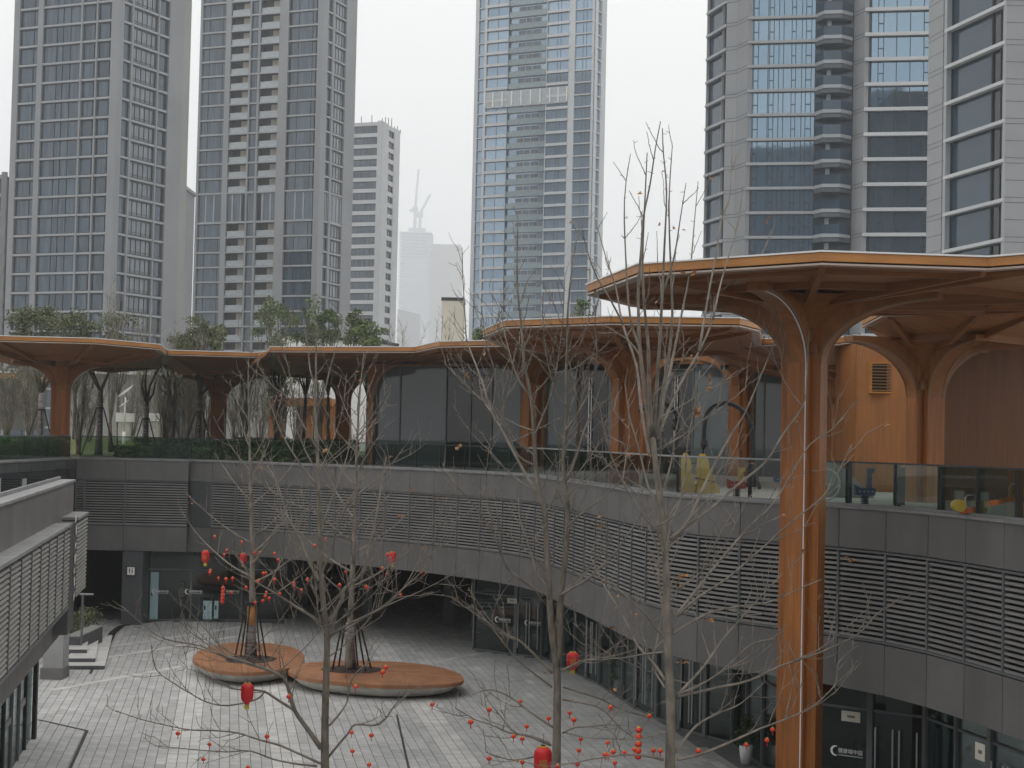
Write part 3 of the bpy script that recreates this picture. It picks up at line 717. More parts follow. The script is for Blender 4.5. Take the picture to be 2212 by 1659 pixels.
def clad(root, pts, louvre=True, m_panel=None, zs=(ZF0, ZL0, ZL1, ZC), skip=()):
    ns = normals_in(pts)
    mp_ = m_panel or M['panel']
    z0, z1, z2, z3 = zs
    for i in range(len(pts) - 1):
        g = 0.012
        b = MB(); rib(b, pts, ns, i, 0.0, 0.05, z2 + 0.03, z3 - 0.075, g, g); b.build('wall_panel', mp_, root)
        b = MB(); rib(b, pts, ns, i, 0.0, 0.05, z0, z1 - 0.03, g, g); b.build('wall_panel', mp_, root)
        b = MB(); rib(b, pts, ns, i, -0.06, 0.55, z3 - 0.07, z3, 0.003, 0.003); b.build('coping_stone', M['coping'], root)
        if louvre and i not in skip:
            t_ = (pts[i + 1] - pts[i]); L_ = t_.length; a_ = math.atan2(t_.y, t_.x)
            for zz_ in (z1, z2 - 0.05):
                fr = MB(); rib(fr, pts, ns, i, -0.02, 0.10, zz_, zz_ + 0.05); fr.build('louvre_rail', M['frame_grey'], root)
            tt_ = t_.normalized()
            mu = MB(); mu.box(-0.035, 0.035, -0.025, 0.12, z1 + 0.05, z2 - 0.05)
            inst('mullion', mu.mesh('mullion', M['frame_grey']), root, (pts[i].x, pts[i].y, 0), a_)
            for k in range(SL_N):
                slat_list.append((root, pts[i] + tt_ * 0.036, a_, L_ - 0.072, z1 + 0.09 + k * SL_H))
        elif not louvre or i in skip:
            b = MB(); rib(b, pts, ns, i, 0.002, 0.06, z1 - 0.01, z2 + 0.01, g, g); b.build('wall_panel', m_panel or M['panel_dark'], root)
    # the dark mass behind the cladding
    core_o = [tuple(p + n_ * 0.30) for p, n_ in zip(pts, ns)]
    return core_o
c1 = clad(podium, front_pts)
c2 = clad(podium, main_pts, skip=(0,))
# return side of the projecting bay, and the wing running towards the camera on the garden side
clad(podium, [Vector((-15.8, 75.72)), Vector((-15.8, 76.05))], louvre=False)
ns0 = normals_in(bay_pts)
for i in range(len(bay_pts) - 1):
    b = MB(); rib(b, bay_pts, ns0, i, -0.06, 0.5, ZC - 0.07, ZC, 0.003, 0.003); b.build('coping_stone', M['coping'], podium)
    b = MB(); rib(b, bay_pts, ns0, i, 0.0, 0.06, 7.55, ZC - 0.09, 0.015, 0.015); b.build('wall_panel', M['panel_dark'], podium)
    b = MB(); rib(b, bay_pts, ns0, i, 0.02, 0.06, 3.5, 7.53, 0.015, 0.015); b.build('pane', M['pane_dark'], podium)
    if i % 2 == 1 or i > 6:
        b = MB(); rib(b, bay_pts, ns0, i, -0.03, 0.015, 5.6, 7.55 - 0.12 * i * 0.5, 0.5, 0.5 + 0.05 * i); b.build('painted_reflection', M['tw_rail'], podium)  # pale sheets stand in for reflections in the dark glass
body = [tuple(Vector(p)) for p in c2]
terr = MB()
terr.prism([(-21.45, 58), (-21.45, 76.1)] + [(c1[1][0], 76.15)] + body + [(60, 25), (60, 150), (-75, 150), (-75, 58)], 6.9, 7.97)
terr.prism([(-21.45, 58.01), (-21.45, 76.0)] + [(c1[1][0], 76.1)] + body + [(59, 25.01), (59, 149), (-74, 149), (-74, 58.01)], 3.60, 4.62)
structure(terr.build('terrace', M['terrace']))
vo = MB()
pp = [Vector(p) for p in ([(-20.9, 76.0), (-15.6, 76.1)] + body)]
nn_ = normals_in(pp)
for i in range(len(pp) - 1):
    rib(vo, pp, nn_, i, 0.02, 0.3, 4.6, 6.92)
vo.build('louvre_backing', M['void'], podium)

# the wing running beside the court towards the camera
wl = lambda y: -13.72 - 0.1835 * (y - 48.6)
wing = thing('side_wing', 'charcoal clad side wing with a broken louvre box over a glass shopfront', 'building', (wl(48.6), 48.6, 0))
wpts = arc([(wl(24.6), 24.6), (wl(43.5), 43.5)], 1.72) + [Vector((wl(48.4), 48.4))]
nsw = normals_in(wpts)
for i in range(len(wpts) - 1):
    if i % 2 == 0:
        j = min(i + 2, len(wpts) - 1)
        pr, nr = [wpts[i], wpts[j]], [nsw[i], nsw[j]]
        b = MB(); rib(b, pr, nr, 0, 0.0, 0.05, 6.75, 7.86, 0.010, 0.010); b.build('wall_panel', M['panel'], wing)
        b = MB(); rib(b, pr, nr, 0, 0.0, 0.05, 3.44, 4.62, 0.010, 0.010); b.build('wall_panel', M['panel'], wing)
    b = MB(); rib(b, wpts, nsw, i, -0.05, 0.38, 7.86, 7.93, 0.003, 0.003); b.build('coping_stone', M['coping'], wing)
    b = MB(); rib(b, wpts, nsw, i, 0.40, 0.46, 7.9, 8.02, 0.0, 0.0); b.build('rail_shoe', M['coping'], wing)
    t_ = wpts[i + 1] - wpts[i]; L_ = t_.length; a_ = math.atan2(t_.y, t_.x); tt_ = t_.normalized()
    out = -nsw[i] * 0.42
    lo = [p - n_ * 0.42 for p, n_ in zip(wpts, nsw)]
    if i != len(wpts) - 2:
        b = MB(); rib(b, wpts, nsw, i, -0.46, 0.0, 6.78, 6.86, 0.002, 0.002); b.build('louvre_cap', M['coping'], wing)
        b = MB(); rib(b, wpts, nsw, i, -0.44, 0.0, 4.46, 4.52, 0.002, 0.002); b.build('louvre_sill', M['frame_grey'], wing)
        inst('mullion', MB().box(-0.03, 0.03, -0.02, 0.10, 4.52, 6.78).mesh('mullion', M['frame_grey']), wing, (lo[i].x, lo[i].y, 0), a_)
        for k in range(19):
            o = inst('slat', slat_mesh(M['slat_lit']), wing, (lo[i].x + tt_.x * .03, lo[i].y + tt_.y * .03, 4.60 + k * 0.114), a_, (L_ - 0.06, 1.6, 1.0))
# the last, torn louvre bay: a gap with ripped foil, then a short end piece
e0, e1 = wpts[-2], wpts[-1]
tt_ = (e1 - e0).normalized(); ne = nsw[-1]; a_ = math.atan2(tt_.y, tt_.x)
ga, gb = e0 + tt_ * 0.06, e0 + tt_ * 1.75
MB().prism([tuple(ga - ne * 0.40), tuple(gb - ne * 0.40), tuple(gb), tuple(ga)], 3.7, 6.80).build('bare_strip', M['panel_dark'], wing)
rb = MB()
zz = 4.5
while zz < 6.8:
    s0 = 1.15 + rnd.uniform(-0.2, 0.10); hh = rnd.uniform(0.10, 0.35); w_ = rnd.uniform(0.15, 0.6)
    p0 = ga + tt_ * s0 - ne * 0.44
    rb.add([(p0.x, p0.y, zz), ((p0 + tt_ * w_).x, (p0 + tt_ * w_ - ne * .06).y, zz + rnd.uniform(-.05, .05)), ((p0 + tt_ * w_ * .7).x, (p0 + tt_ * w_).y, zz + hh), (p0.x, p0.y, zz + hh * .8)], [(0, 1, 2, 3)])
    zz += hh + rnd.uniform(0.0, 0.22)
rb.build('torn_foil', M['concrete'], wing)
lo0 = gb - ne * 0.46; Lr = (e1 - gb).length
for k in range(19):
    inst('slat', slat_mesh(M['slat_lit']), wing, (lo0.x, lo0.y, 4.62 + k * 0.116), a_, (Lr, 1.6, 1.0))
MB().prism([tuple(gb - ne * 0.48), tuple(gb + tt_ * Lr - ne * 0.48), tuple(gb + tt_ * Lr), tuple(gb)], 6.84, 6.92).build('louvre_cap', M['coping'], wing)
MB().prism([tuple(gb + tt_ * Lr - ne * 0.44), tuple(gb + tt_ * (Lr + .04) - ne * 0.44), tuple(gb + tt_ * (Lr + .04)), tuple(gb + tt_ * Lr)], 4.5, 6.84).build('mullion', M['frame_grey'], wing)
MB().prism([tuple(wpts[0] + nsw[0] * 0.3), tuple(e1 + ne * 0.05 + tt_ * 0.0), tuple(e1 + ne * 3.6), tuple(wpts[0] + nsw[0] * 3.6)], 3.5, 6.6).build('body', M['panel'], wing)
MB().prism([tuple(wpts[0] + nsw[0] * 0.06), tuple(e1 + ne * 0.06), tuple(e1 + ne * 0.36), tuple(wpts[0] + nsw[0] * 0.36)], 3.46, 7.85).build('parapet', M['panel'], wing)
# its shopfront below
sx = lambda y: -14.45 - 0.1835 * (y - 47.4)
sp_ = arc([(sx(24.6), 24.6), (sx(47.4), 47.4)], 1.55)
ss = normals_in(sp_)
for i in range(len(sp_) - 1):
    b = MB(); rib(b, sp_, ss, i, 0.03, 0.05, 0.06, 3.44, 0.02, 0.02); b.build('pane', M['shop_glass'], wing)
    t_ = sp_[i + 1] - sp_[i]; a_ = math.atan2(t_.y, t_.x)
    wd = 0.09 if i % 3 == 2 else 0.035
    inst('mullion', MB().box(-wd, wd, -0.02, 0.12, 0, 3.44).mesh('mullion', M['black'] if i % 3 == 2 else M['frame_grey']), wing, (sp_[i].x, sp_[i].y, 0), a_)
    b = MB(); rib(b, sp_, ss, i, 0.012, 0.08, 1.38, 1.56, 0.1, 0.1); b.build('manifestation_strip', M['frame_grey'], wing) if i % 2 else None
e_ = sp_[-1]
MB().prism([(e_.x - 0.02, e_.y), (e_.x + 0.10, e_.y), (e_.x + 0.10, e_.y + 0.16), (e_.x - 0.02, e_.y + 0.16)], 0, 3.44).build('corner_post', M['black'], wing)
MB().prism([tuple(sp_[0] + ss[0] * 3.4), tuple(e_ + ss[-1] * 3.4), tuple(e_ + ss[-1] * 3.6), tuple(sp_[0] + ss[0] * 3.6)], 0, 3.5).build('rear_wall', M['panel_dark'], wing)
# stair pier under the wing's far end
px0, px1 = at(92, 1440, 58.6).x, at(135, 1440, 58.6).x
MB().box(px0, px1, 58.6, 59.4, 0.42, 3.6).build('pier', M['stone'], wing)
MB().box(px0 - 0.06, px1 + 0.03, 58.5, 59.45, 0, 0.42).build('pier_base', M['panel'], wing)

# slats: the ones that show largest singly, the rest of the podium's as one part
slat_list.sort(key=lambda s: s[1].y)
rest = MB()
for i, (root, p, a_, L_, z) in enumerate(slat_list):
    if i < 300:
        inst('slat', slat_mesh(M['slat']), root, (p.x, p.y, z), a_, (L_, 1, 1))
    else:
        Mx = Matrix.Translation((p.x, p.y, z)) @ Matrix.Rotation(a_, 4, 'Z')
        vs = [Mx @ Vector((x, y, zz_)) for x in (0, L_) for y, zz_ in SLAT_PROF]
        rest.add(vs, [(0, 1, 2, 3), (7, 6, 5, 4), (0, 4, 5, 1), (1, 5, 6, 2), (2, 6, 7, 3), (3, 7, 4, 0)])
rest.build('slats', M['slat'], podium, kind='stuff')

# ------------------------------------------------------------------ ground floor of the podium: glass shopfronts, dark passage
def shopfront(pts, step, z1=3.55, transom=2.55, mull_w=0.04, doors=(), glass=None, mat_m=None):
    pts = arc(pts, step); ns = normals_in(pts)
    for i in range(len(pts) - 1):
        t_ = pts[i + 1] - pts[i]; a_ = math.atan2(t_.y, t_.x)
        b = MB(); rib(b, pts, ns, i, 0.04, 0.06, 0.08, transom - 0.03, 0.01, 0.01); b.build('pane', glass or M['shop_glass'], podium)
        b = MB(); rib(b, pts, ns, i, 0.04, 0.06, transom + 0.03, z1, 0.01, 0.01); b.build('pane', glass or M['shop_glass'], podium)
        b = MB(); rib(b, pts, ns, i, 0, 0.1, 0.0, 0.08); b.build('sill', mat_m or M['frame_grey'], podium)
        b = MB(); rib(b, pts, ns, i, 0, 0.1, transom - 0.03, transom + 0.03); b.build('transom', mat_m or M['frame_grey'], podium)
        wd = mull_w * (2 if i in doors or i - 1 in doors else 1)
        inst('mullion', MB().box(-wd, wd, -0.03, 0.13, 0, z1).mesh('mullion', mat_m or M['frame_grey']), podium, (pts[i].x, pts[i].y, 0), a_)
        if i in doors:
            L_ = t_.length
            for f in (0.12, 0.88, 0.44, 0.56):
                v = pts[i].lerp(pts[i + 1], f) - ns[i] * 0.06
                MB().tube([(v.x, v.y, 0.35), (v.x, v.y, 2.35)], 0.022, 6).build('door_handle', M['steel'], podium)
    return pts, ns
G1 = [xy(at_z(300, 1341, 0)), xy(at_z(520, 1340.5, 0)), xy(at_z(618, 1341, 0))]
shopfront(G1, 2.3)
G2 = [xy(at_z(1022, 1404, 0)), xy(at_z(1112, 1416, 0)), xy(at_z(1168, 1421, 0)), (3.6, 60.0), (4.6, 55.0), xy(at_z(1466, 1577, 0))]
shopfront(G2[:3], 1.6, doors=(1,))
shopfront(G2[2:], 1.6, doors=(4, 8))
G3 = [G2[-1], xy(at_z(1579, 1609, 0)), (8.2, 40.6)]
shopfront(G3, 1.7, doors=(0,))
G4 = [(8.2, 40.6), (10.55, 38.9), (12.3, 31.4), (13.6, 26)]
shopfront(G4, 1.5, doors=(1, 4), transom=2.75)
# rooms behind the glass and the black passage
rm = MB()
bk_ = [(G1[0][0] - 1, 84), (G1[2][0] + 0.3, 84), (G1[2][0] + 0.3, 96), (G2[0][0] - 0.3, 96), (G2[0][0] - 0.3, 76), (3.2, 74), (9.5, 60), (10.5, 46), (14.5, 42.5), (17, 26)]
bkp = [Vector(p) for p in bk_]; bns = normals_in(bkp)
for i in range(len(bkp) - 1): rib(rm, bkp, bns, i, 0, 0.2, 0, 3.6)
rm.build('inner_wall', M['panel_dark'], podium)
for (x, y) in ((-7.4, 79), (-3.2, 77.5)): MB().box(x, x + 0.5, y, y + 0.5, 0, 3.6).build('passage_column', M['panel_dark'], podium)
MB().box(-11.0, -1.6, 94, 94.2, 0, 2.5).build('passage_gate', M['void'], podium)
# lit edges along the passage ceiling
# toilet pier with its sign
tx0, tx1 = at(262, 1300, 75.2).x, at(306, 1300, 75.2).x
MB().box(tx0, tx1, 75.2, 76.6, 0, 3.52).build('pier', M['panel_dark'], podium)
MB().prism([(tx0 - 3.6, 80.5), (tx0 + 0.1, 80.5), (tx0 + 0.1, 80.7), (tx0 - 3.6, 80.7)], 0, 3.6).build('dark_opening', M['void'], podium)
sg = at(283, 1233.5, 75.12)
ts_ = thing('toilet_sign', 'small white square sign with two dark figures on the charcoal pier', 'sign', (sg.x, 75.19, sg.z))
MB().box(sg.x - 0.225, sg.x + 0.225, 75.12, 75.19, sg.z - 0.235, sg.z + 0.235).build('frame', M['black'], ts_)
MB().box(sg.x - 0.18, sg.x + 0.18, 75.10, 75.125, sg.z - 0.19, sg.z + 0.19).build('plate', M['white'], ts_)
for dx in (-0.065, 0.06):
    fg = MB()
    fg.prism([(sg.x + dx - 0.02, 75.096), (sg.x + dx + 0.02, 75.096), (sg.x + dx + 0.02, 75.1), (sg.x + dx - 0.02, 75.1)], sg.z + 0.09, sg.z + 0.13)
    if dx < 0: fg.prism([(sg.x + dx - 0.03, 75.096), (sg.x + dx + 0.03, 75.096), (sg.x + dx + 0.03, 75.1), (sg.x + dx - 0.03, 75.1)], sg.z - 0.02, sg.z + 0.08)
    else: fg.add([(sg.x + dx, 75.095, sg.z + 0.08), (sg.x + dx - 0.04, 75.095, sg.z - 0.03), (sg.x + dx + 0.04, 75.095, sg.z - 0.03)], [(0, 1, 2)])
    fg.prism([(sg.x + dx - 0.016, 75.096), (sg.x + dx + 0.016, 75.096), (sg.x + dx + 0.016, 75.1), (sg.x + dx - 0.016, 75.1)], sg.z - 0.11, sg.z - 0.02)
    fg.build('figure', M['black'], ts_)
MB().box(sg.x - 0.04, sg.x + 0.035, 75.095, 75.1, sg.z - 0.155, sg.z - 0.13).build('caption', M['frame_grey'], ts_)

# logos on the glass: a crescent and a row of characters
TEXTS = []
def lettering(txt, size, loc, rz, m, name='lettering', parent=None):
    cu = bpy.data.curves.new(name, 'FONT'); cu.body = txt; cu.size = size; cu.extrude = 0.002; cu.align_x = 'LEFT'
    cu.materials.append(m)
    o = bpy.data.objects.new(name, cu); COL.objects.link(o)
    o.rotation_euler = (R(90), 0, rz)
    hang(o, parent); o.location = loc
    TEXTS.append(o)
    return o
def logo(u, v, Y, w, rz, lab):
    p = at(u, v, Y)
    r_ = thing('glass_decal', lab, 'decal', (p.x, p.y, p.z), 'white crescent decals on the shop glass')
    h = w * 0.33; n_ = 14
    outer = [(h * (0.55 - 0.5 * math.cos(R(-70 + 250 * k / n_ + 0))), h * 0.5 * math.sin(R(-70 + 250 * k / n_))) for k in range(n_ + 1)]
    pts_ = []
    for k in range(n_ + 1):
        a_ = R(70 + 220 * k / n_); pts_.append((h * 0.5 * math.cos(a_), h * 0.5 * math.sin(a_)))
    inn = [(h * 0.13 + h * 0.40 * math.cos(R(75 + 210 * k / n_)), h * 0.40 * math.sin(R(75 + 210 * k / n_))) for k in range(n_ + 1)][::-1]
    ring = pts_ + inn
    ca, sa = math.cos(rz), math.sin(rz)
    vs = [(p.x + x * ca, p.y + x * sa - .01, p.z + z) for x, z in ring]
    m_ = n_ + 1
    fs = [(k, k + 1, 2 * m_ - 2 - k, 2 * m_ - 1 - k) for k in range(n_)]
    MB().add(vs, fs).build('crescent', M['white'], r_)
    lettering('健康城中园', w * 0.165, (p.x + h * 0.28 * ca, p.y + h * 0.28 * sa - 0.012, p.z - h * 0.10), rz, M['white'], parent=r_)
    MB().bar((p.x + h * 0.34 * ca, p.y + h * .34 * sa - .012, p.z - h * 0.34), (p.x + w * 0.92 * ca, p.y + w * .92 * sa - .012, p.z - h * 0.34), 0.004, h * 0.10).build('small_print', M['tw_rail'], r_)
logo(333, 1278, 76.55, 0.78, 0.0, 'white crescent decal over the tall teal door in the glass front')
logo(405, 1278, 76.55, 0.80, 0.0, 'white crescent decal in the pane where someone stands inside')
logo(485, 1278, 76.55, 0.80, 0.0, 'white crescent decal half hidden by the bench tree in the glass front')
logo(1074, 1338, 67.3, 0.75, -0.55, 'white crescent decal on the wide pane beside the dark passage')
logo(1138, 1345, 66.3, 0.70, -0.4, 'white crescent decal on the narrow door pane next to the wide pane')
logo(1804, 1621, 39.6, 0.80, -0.6, 'white crescent decal on the shop glass beside the tall timber column')
for (u, v, Y, w, h, rz, lab) in ((1106, 1298, 66.9, 0.45, 0.22, -.4, 'small cream notice stuck high on the glass beside the passage'),
                                 (1838, 1548, 39.2, 0.50, 0.26, -.6, 'cream opening notice on the glass door beside the timber column'),
                                 (2117, 1624, 33.0, 0.36, 0.36, -1.3, 'framed cream notice on the shop glass at the picture edge')):
    p = at(u, v, Y)
    r_ = thing('door_notice', lab, 'notice', tuple(p), 'paper notices on the shop glass')
    ca, sa = math.cos(rz), math.sin(rz)
    MB().bar((p.x - w/2 * ca, p.y - w/2 * sa, p.z), (p.x + w/2 * ca, p.y + w/2 * sa, p.z), 0.012, h).build('sheet', M['cream'], r_)
    MB().bar((p.x - w * .2 * ca, p.y - w * .2 * sa - .012, p.z), (p.x + w * .2 * ca, p.y + w * .2 * sa - .012, p.z), 0.008, h * .22).build('print', M['panel'], r_)
# tall teal doors and panels seen in the glass front
def teal(u0, u1, v0, v1, Y, lab):
    p0, p1 = at(u0, v1, Y), at(u1, v0, Y)
    r_ = thing('frosted_panel', lab, 'panel', ((p0.x + p1.x) / 2, Y, p0.z), 'pale teal panels behind the shop glass')
    MB().box(p0.x, p1.x, Y, Y + 0.06, p0.z, p1.z).build('sheet', M['teal_glass'], r_)
    MB().box(p0.x + 0.04, p0.x + 0.12, Y - 0.03, Y + 0.09, p0.z + .5 * (p1.z - p0.z), p0.z + .5 * (p1.z - p0.z) + .2).build('clip', M['black'], r_)
teal(323, 343, 1236, 1337, 76.7, 'tall pale teal door leaf standing behind the glass front')
teal(438, 458, 1298, 1337, 76.8, 'broad low teal counter panel inside the glass front')
teal(462, 472, 1298, 1336, 76.9, 'narrow low teal counter panel inside the glass front')

# ------------------------------------------------------------------ court floor: pavers
dirU = Vector((-0.1805, 0.9836)); dirV = Vector((0.9836, 0.1805))
structure(MB().prism([(-30, 20), (20, 20), (20, 97), (-30, 97)], -0.09, -0.014).build('courtyard_bed', M['joint']))
court = bpy.data.objects['courtyard_bed']
edge_l = lambda y: -16.2 - 0.1835 * (y - 58) if y > 48 else sx(y)
cells = []
PW, PLn = 0.30, 0.90
def vof(u, w): p = at_z(u, w, 0); return p.x * dirV.x + p.y * dirV.y
BANDS = [(vof(352, 1659), vof(430, 1659)), (vof(577, 1559), vof(643, 1559)), (vof(967, 1649), vof(1039, 1649))]
def is_light(v, u): return any(b0 < v < b1 for b0, b1 in BANDS)
nv = int(60 / PW)
for j in range(-110, 110):
    v0 = j * PW
    off = rnd.choice((0.0, 0.3, 0.6))
    light_row = is_light(v0 + PW / 2, 0)
    ln = 0.60 if light_row else PLn
    for k in range(int(36 / ln), int(100 / ln)):
        u0 = k * ln + (0 if light_row else off)
        c_ = dirU * (u0 + ln / 2) + dirV * (v0 + PW / 2)
        x, y = c_
        if not (38 < y < 96.5): continue
        if abs(x) > 0.345 * y + 1: continue
        if y < 76 and x < -22: continue
        if y > 77.0 and not (-11.3 < x < -1.2): continue
        yl = y < 47.4
        if yl and x < sx(y) + 0.05: continue
        # keep to the court side of the shopfronts
        if x > G2[0][0] and y > 66 and y > 68.6 - 0.6 * (x - G2[0][0]): continue
        if x > 2.3 and y > 50 and x > 2.4 + (66.6 - y) * 0.21 + 0.1: continue
        if x > 5.4 and y > 40 and x > 5.5 + (50.8 - y) * 0.26 + .1: continue
        if y <= 40 and x > 9.5: continue
        cells.append((y, c_, ln, light_row))
cells.sort(key=lambda c_: c_[0])
vis = lambda y: y
a_p = math.atan2(dirV.y, dirV.x)
pm = {}
for lr, ln in ((False, PLn), (True, 0.60)):
    g = 0.011
    pm[lr] = MB().box(-PW/2 + g, PW/2 - g, -ln/2 + 0.005, ln/2 - 0.005, -0.06, 0).mesh('paver', M['paver_light'] if lr else M['paver'])
stuff_g, stuff_l = MB(), MB()
n_ind = 0
for (y, c_, ln, lr) in cells:
    z = rnd.uniform(-0.004, 0.002)
    lr2 = lr or (rnd.random() < 0.015)
    in_frame = y > 44.0 and abs(c_.x) < 0.335 * y
    if in_frame and n_ind < 300:
        o = inst('paver', pm[lr], court, (c_.x, c_.y, z), a_p); n_ind += 1
        if lr2 and not lr: o.data = o.data.copy(); o.data.materials[0] = M['paver_light']
    else:
        g = 0.011
        Mx = Matrix.Translation((c_.x, c_.y, z)) @ Matrix.Rotation(a_p, 4, 'Z')
        (stuff_l if lr2 else stuff_g).box(-PW/2 + g, PW/2 - g, -ln/2 + 0.005, ln/2 - 0.005, -0.06, 0, Mx)
o = stuff_g.build('pavers', M['paver'], court, kind='stuff')
o = stuff_l.build('pavers', M['paver_light'], court, kind='stuff')
# pale bands laid across the court, drain slots
def ribbon(pix, w, z0, z1, n_sub=10):
    g = [at_z(u, v, z1) for u, v in pix]
    pts_ = [Vector((p.x, p.y)) for p in g]
    b = MB()
    for p, q in zip(pts_, pts_[1:]):
        t_ = (q - p).normalized(); n_ = Vector((-t_.y, t_.x)) * w / 2
        b.prism([tuple(p - n_), tuple(q - n_), tuple(q + n_), tuple(p + n_)], z0, z1)
    return b
for i, (p, q, w) in enumerate((((112, 1491), (418, 1434), 0.36), ((215, 1423), (512, 1374), 0.36), ((237, 1397), (560, 1348), 0.34), ((940, 1430), (1040, 1410), 0.36))):
    a3, b3 = at_z(*p, 0.004), at_z(*q, 0.004)
    d_ = (b3 - a3); n_t = max(2, int(d_.length / 0.9))
    for k in range(n_t):
        s_, e2 = a3 + d_ * (k / n_t), a3 + d_ * ((k + 1) / n_t)
        t_ = d_.normalized(); nn3 = Vector((-t_.y, t_.x, 0)) * w / 2
        sh = rnd.uniform(0.004, 0.008)
        MB().prism([xy(s_ + t_ * .008 - nn3), xy(e2 - t_ * .008 - nn3), xy(e2 - t_ * .008 + nn3), xy(s_ + t_ * .008 + nn3)], -0.02, sh).build('paver', M['paver_light'], court)
structure(ribbon([(128, 1437), (165, 1436), (205, 1424), (228, 1396), (244, 1366), (262, 1352), (300, 1345), (345, 1340.5), (420, 1338), (520, 1336)], 0.34, -0.02, 0.012).build('drain_channel', M['void']))
structure(ribbon([(82, 1554), (188, 1578), (150, 1662)], 0.10, -0.02, 0.009).build('drain_slot', M['black']))
structure(ribbon([(195, 1455), (240, 1372)], 0.09, -0.02, 0.009).build('drain_slot', M['black']))
structure(ribbon([(857, 1543), (884, 1664)], 0.07, -0.02, 0.009).build('drain_slot', M['frame']))
# steps and planter by the side wing
st = at_z(176, 1436, 0)
stp = thing('stone_steps', 'three pale stone steps beside the charcoal planter under the side wing', 'steps', (st.x, st.y, 0))
for k, (u0, u1, v) in enumerate(((139, 226, 1437), (139, 206, 1421), (139, 188, 1402))):
    z1 = 0.17 * (k + 1)
    p0, p1 = at_z(u0, v, z1), at_z(u1, v, z1)
    q1 = at_z(u1 - (2 if k else 0) + 16 - 6 * k, 1372 - k * 4, z1)
    q0 = Vector((p0.x - 0.6, q1.y, 0))
    MB().prism([xy(p0), xy(p1), xy(q1), xy(q0)], 0.17 * k, z1 - 0.03).build('riser', M['stone_dark'], stp)
    MB().prism([(p0.x, p0.y - .02), (p1.x + .02, p1.y - .02), (q1.x + .02, q1.y), xy(q0)], z1 - 0.03, z1).build('tread', M['paver_light'], stp)
pl = thing('planter_box', 'charcoal stone planter box beside the steps under the side wing', 'planter', (at_z(215, 1390, 0).x, 64, 0))
a1_, b1_ = at_z(186, 1394, 0), at_z(228, 1394, 0)
x0_, x1_, y0_, y1_ = a1_.x - .9, b1_.x - .1, 64.2, 67.8
MB().box(x0_, x1_, y0_, y0_ + 0.3, 0, 0.85).box(x1_ - 0.55, x1_, y0_ + 0.3, y1_, 0, 0.85).build('wall', M['stone_dark'], pl)
MB().box(x0_, x1_ + .02, y0_ - .02, y0_ + 0.32, 0.85, 0.90).box(x1_ - 0.57, x1_ + .02, y0_ + 0.32, y1_, 0.85, 0.90).build('coping_stone', M['stone'], pl)
MB().box(x0_, x1_ - .55, y0_ + .3, y1_, 0, 0.7).build('soil', M['soil'], pl)
sp0 = at(174, 1350, 64.0)
spo = thing('sign_post', 'thin grey post with a small flat plate by the planter', 'post', (sp0.x, 64.2, 0.4))
MB().tube([(sp0.x, 64.2, 0.3), (sp0.x, 64.2, 2.62)], 0.05, 8).build('pole', M['frame_grey'], spo)
MB().box(sp0.x - 0.12, sp0.x + 0.42, 64.1, 64.3, 2.6, 2.66).build('plate', M['stone'], spo)

# ------------------------------------------------------------------ glass railings along the terrace edge
def railing(pts, lab, step, glass, inset=0.30, h=1.08, top=None, postw=0.05):
    pts = arc(pts, step); ns = normals_in(pts)
    r_ = thing('glass_railing', lab, 'railing', (pts[0].x, pts[0].y, ZC), 'glass railings along the terrace edge')
    for i in range(len(pts) - 1):
        b = MB(); rib(b, pts, ns, i, inset, inset + 0.015, ZC + 0.03, ZC + h - 0.03, 0.02, 0.02); b.build('glass_panel', glass, r_)
        b = MB(); rib(b, pts, ns, i, inset - 0.02, inset + 0.04, ZC + h - 0.03, ZC + h + 0.015); b.build('handrail', top or M['frame_grey'], r_)
        b = MB(); rib(b, pts, ns, i, inset - 0.05, inset + 0.07, ZC, ZC + 0.045); b.build('rail_shoe', M['coping'], r_)
    for i in range(len(pts)):
        v = pts[i] + ns[i] * (inset + 0.05)
        MB().box(v.x - postw/2, v.x + postw/2, v.y + 0.0, v.y + 0.06, ZC + .04, ZC + h - 0.03).build('post', M['black'], r_)
railing([(-21.3, 58), (-21.3, 75.6)], 'dark glass railing on the garden wing beside the picture edge', 3.2, M['rail_glass'], top=M['frame_grey'])
mp_ = [tuple(p) for p in main_pts]
cut = lambda y0, y1: [p for p in mp_[1:] if y1 <= p[1] <= y0]
R2, R3, R4, R5 = cut(99, 61.5), cut(99, 43.4), cut(99, 38.6), cut(99, 0)
R5 = R4[-1:] + [p for p in R5 if p not in R4]; R4 = R3[-1:] + [p for p in R4 if p not in R3]; R3 = R2[-1:] + [p for p in R3 if p not in R2]
railing([(-21.25, 75.7), (-15.8, 75.75)] + R2, 'dark glass railing in front of the green hedges and pavilion', 1.55 * 1.3, M['rail_glass'], top=M['black'])
railing(R3, 'glass railing on the receding stretch of terrace behind the bare trees', 3.0, M['rail_glass_clear'], top=M['stone'])
railing([R4[0], R4[len(R4) // 2], R4[-1]], 'glass railing in front of the yellow rocking toys', 3.4, M['rail_glass_clear'], top=M['stone'], postw=0.10)
railing(R5, 'glass railing in front of the orange seesaw', 1.9, M['rail_glass'], top=M['frame'], postw=0.16)
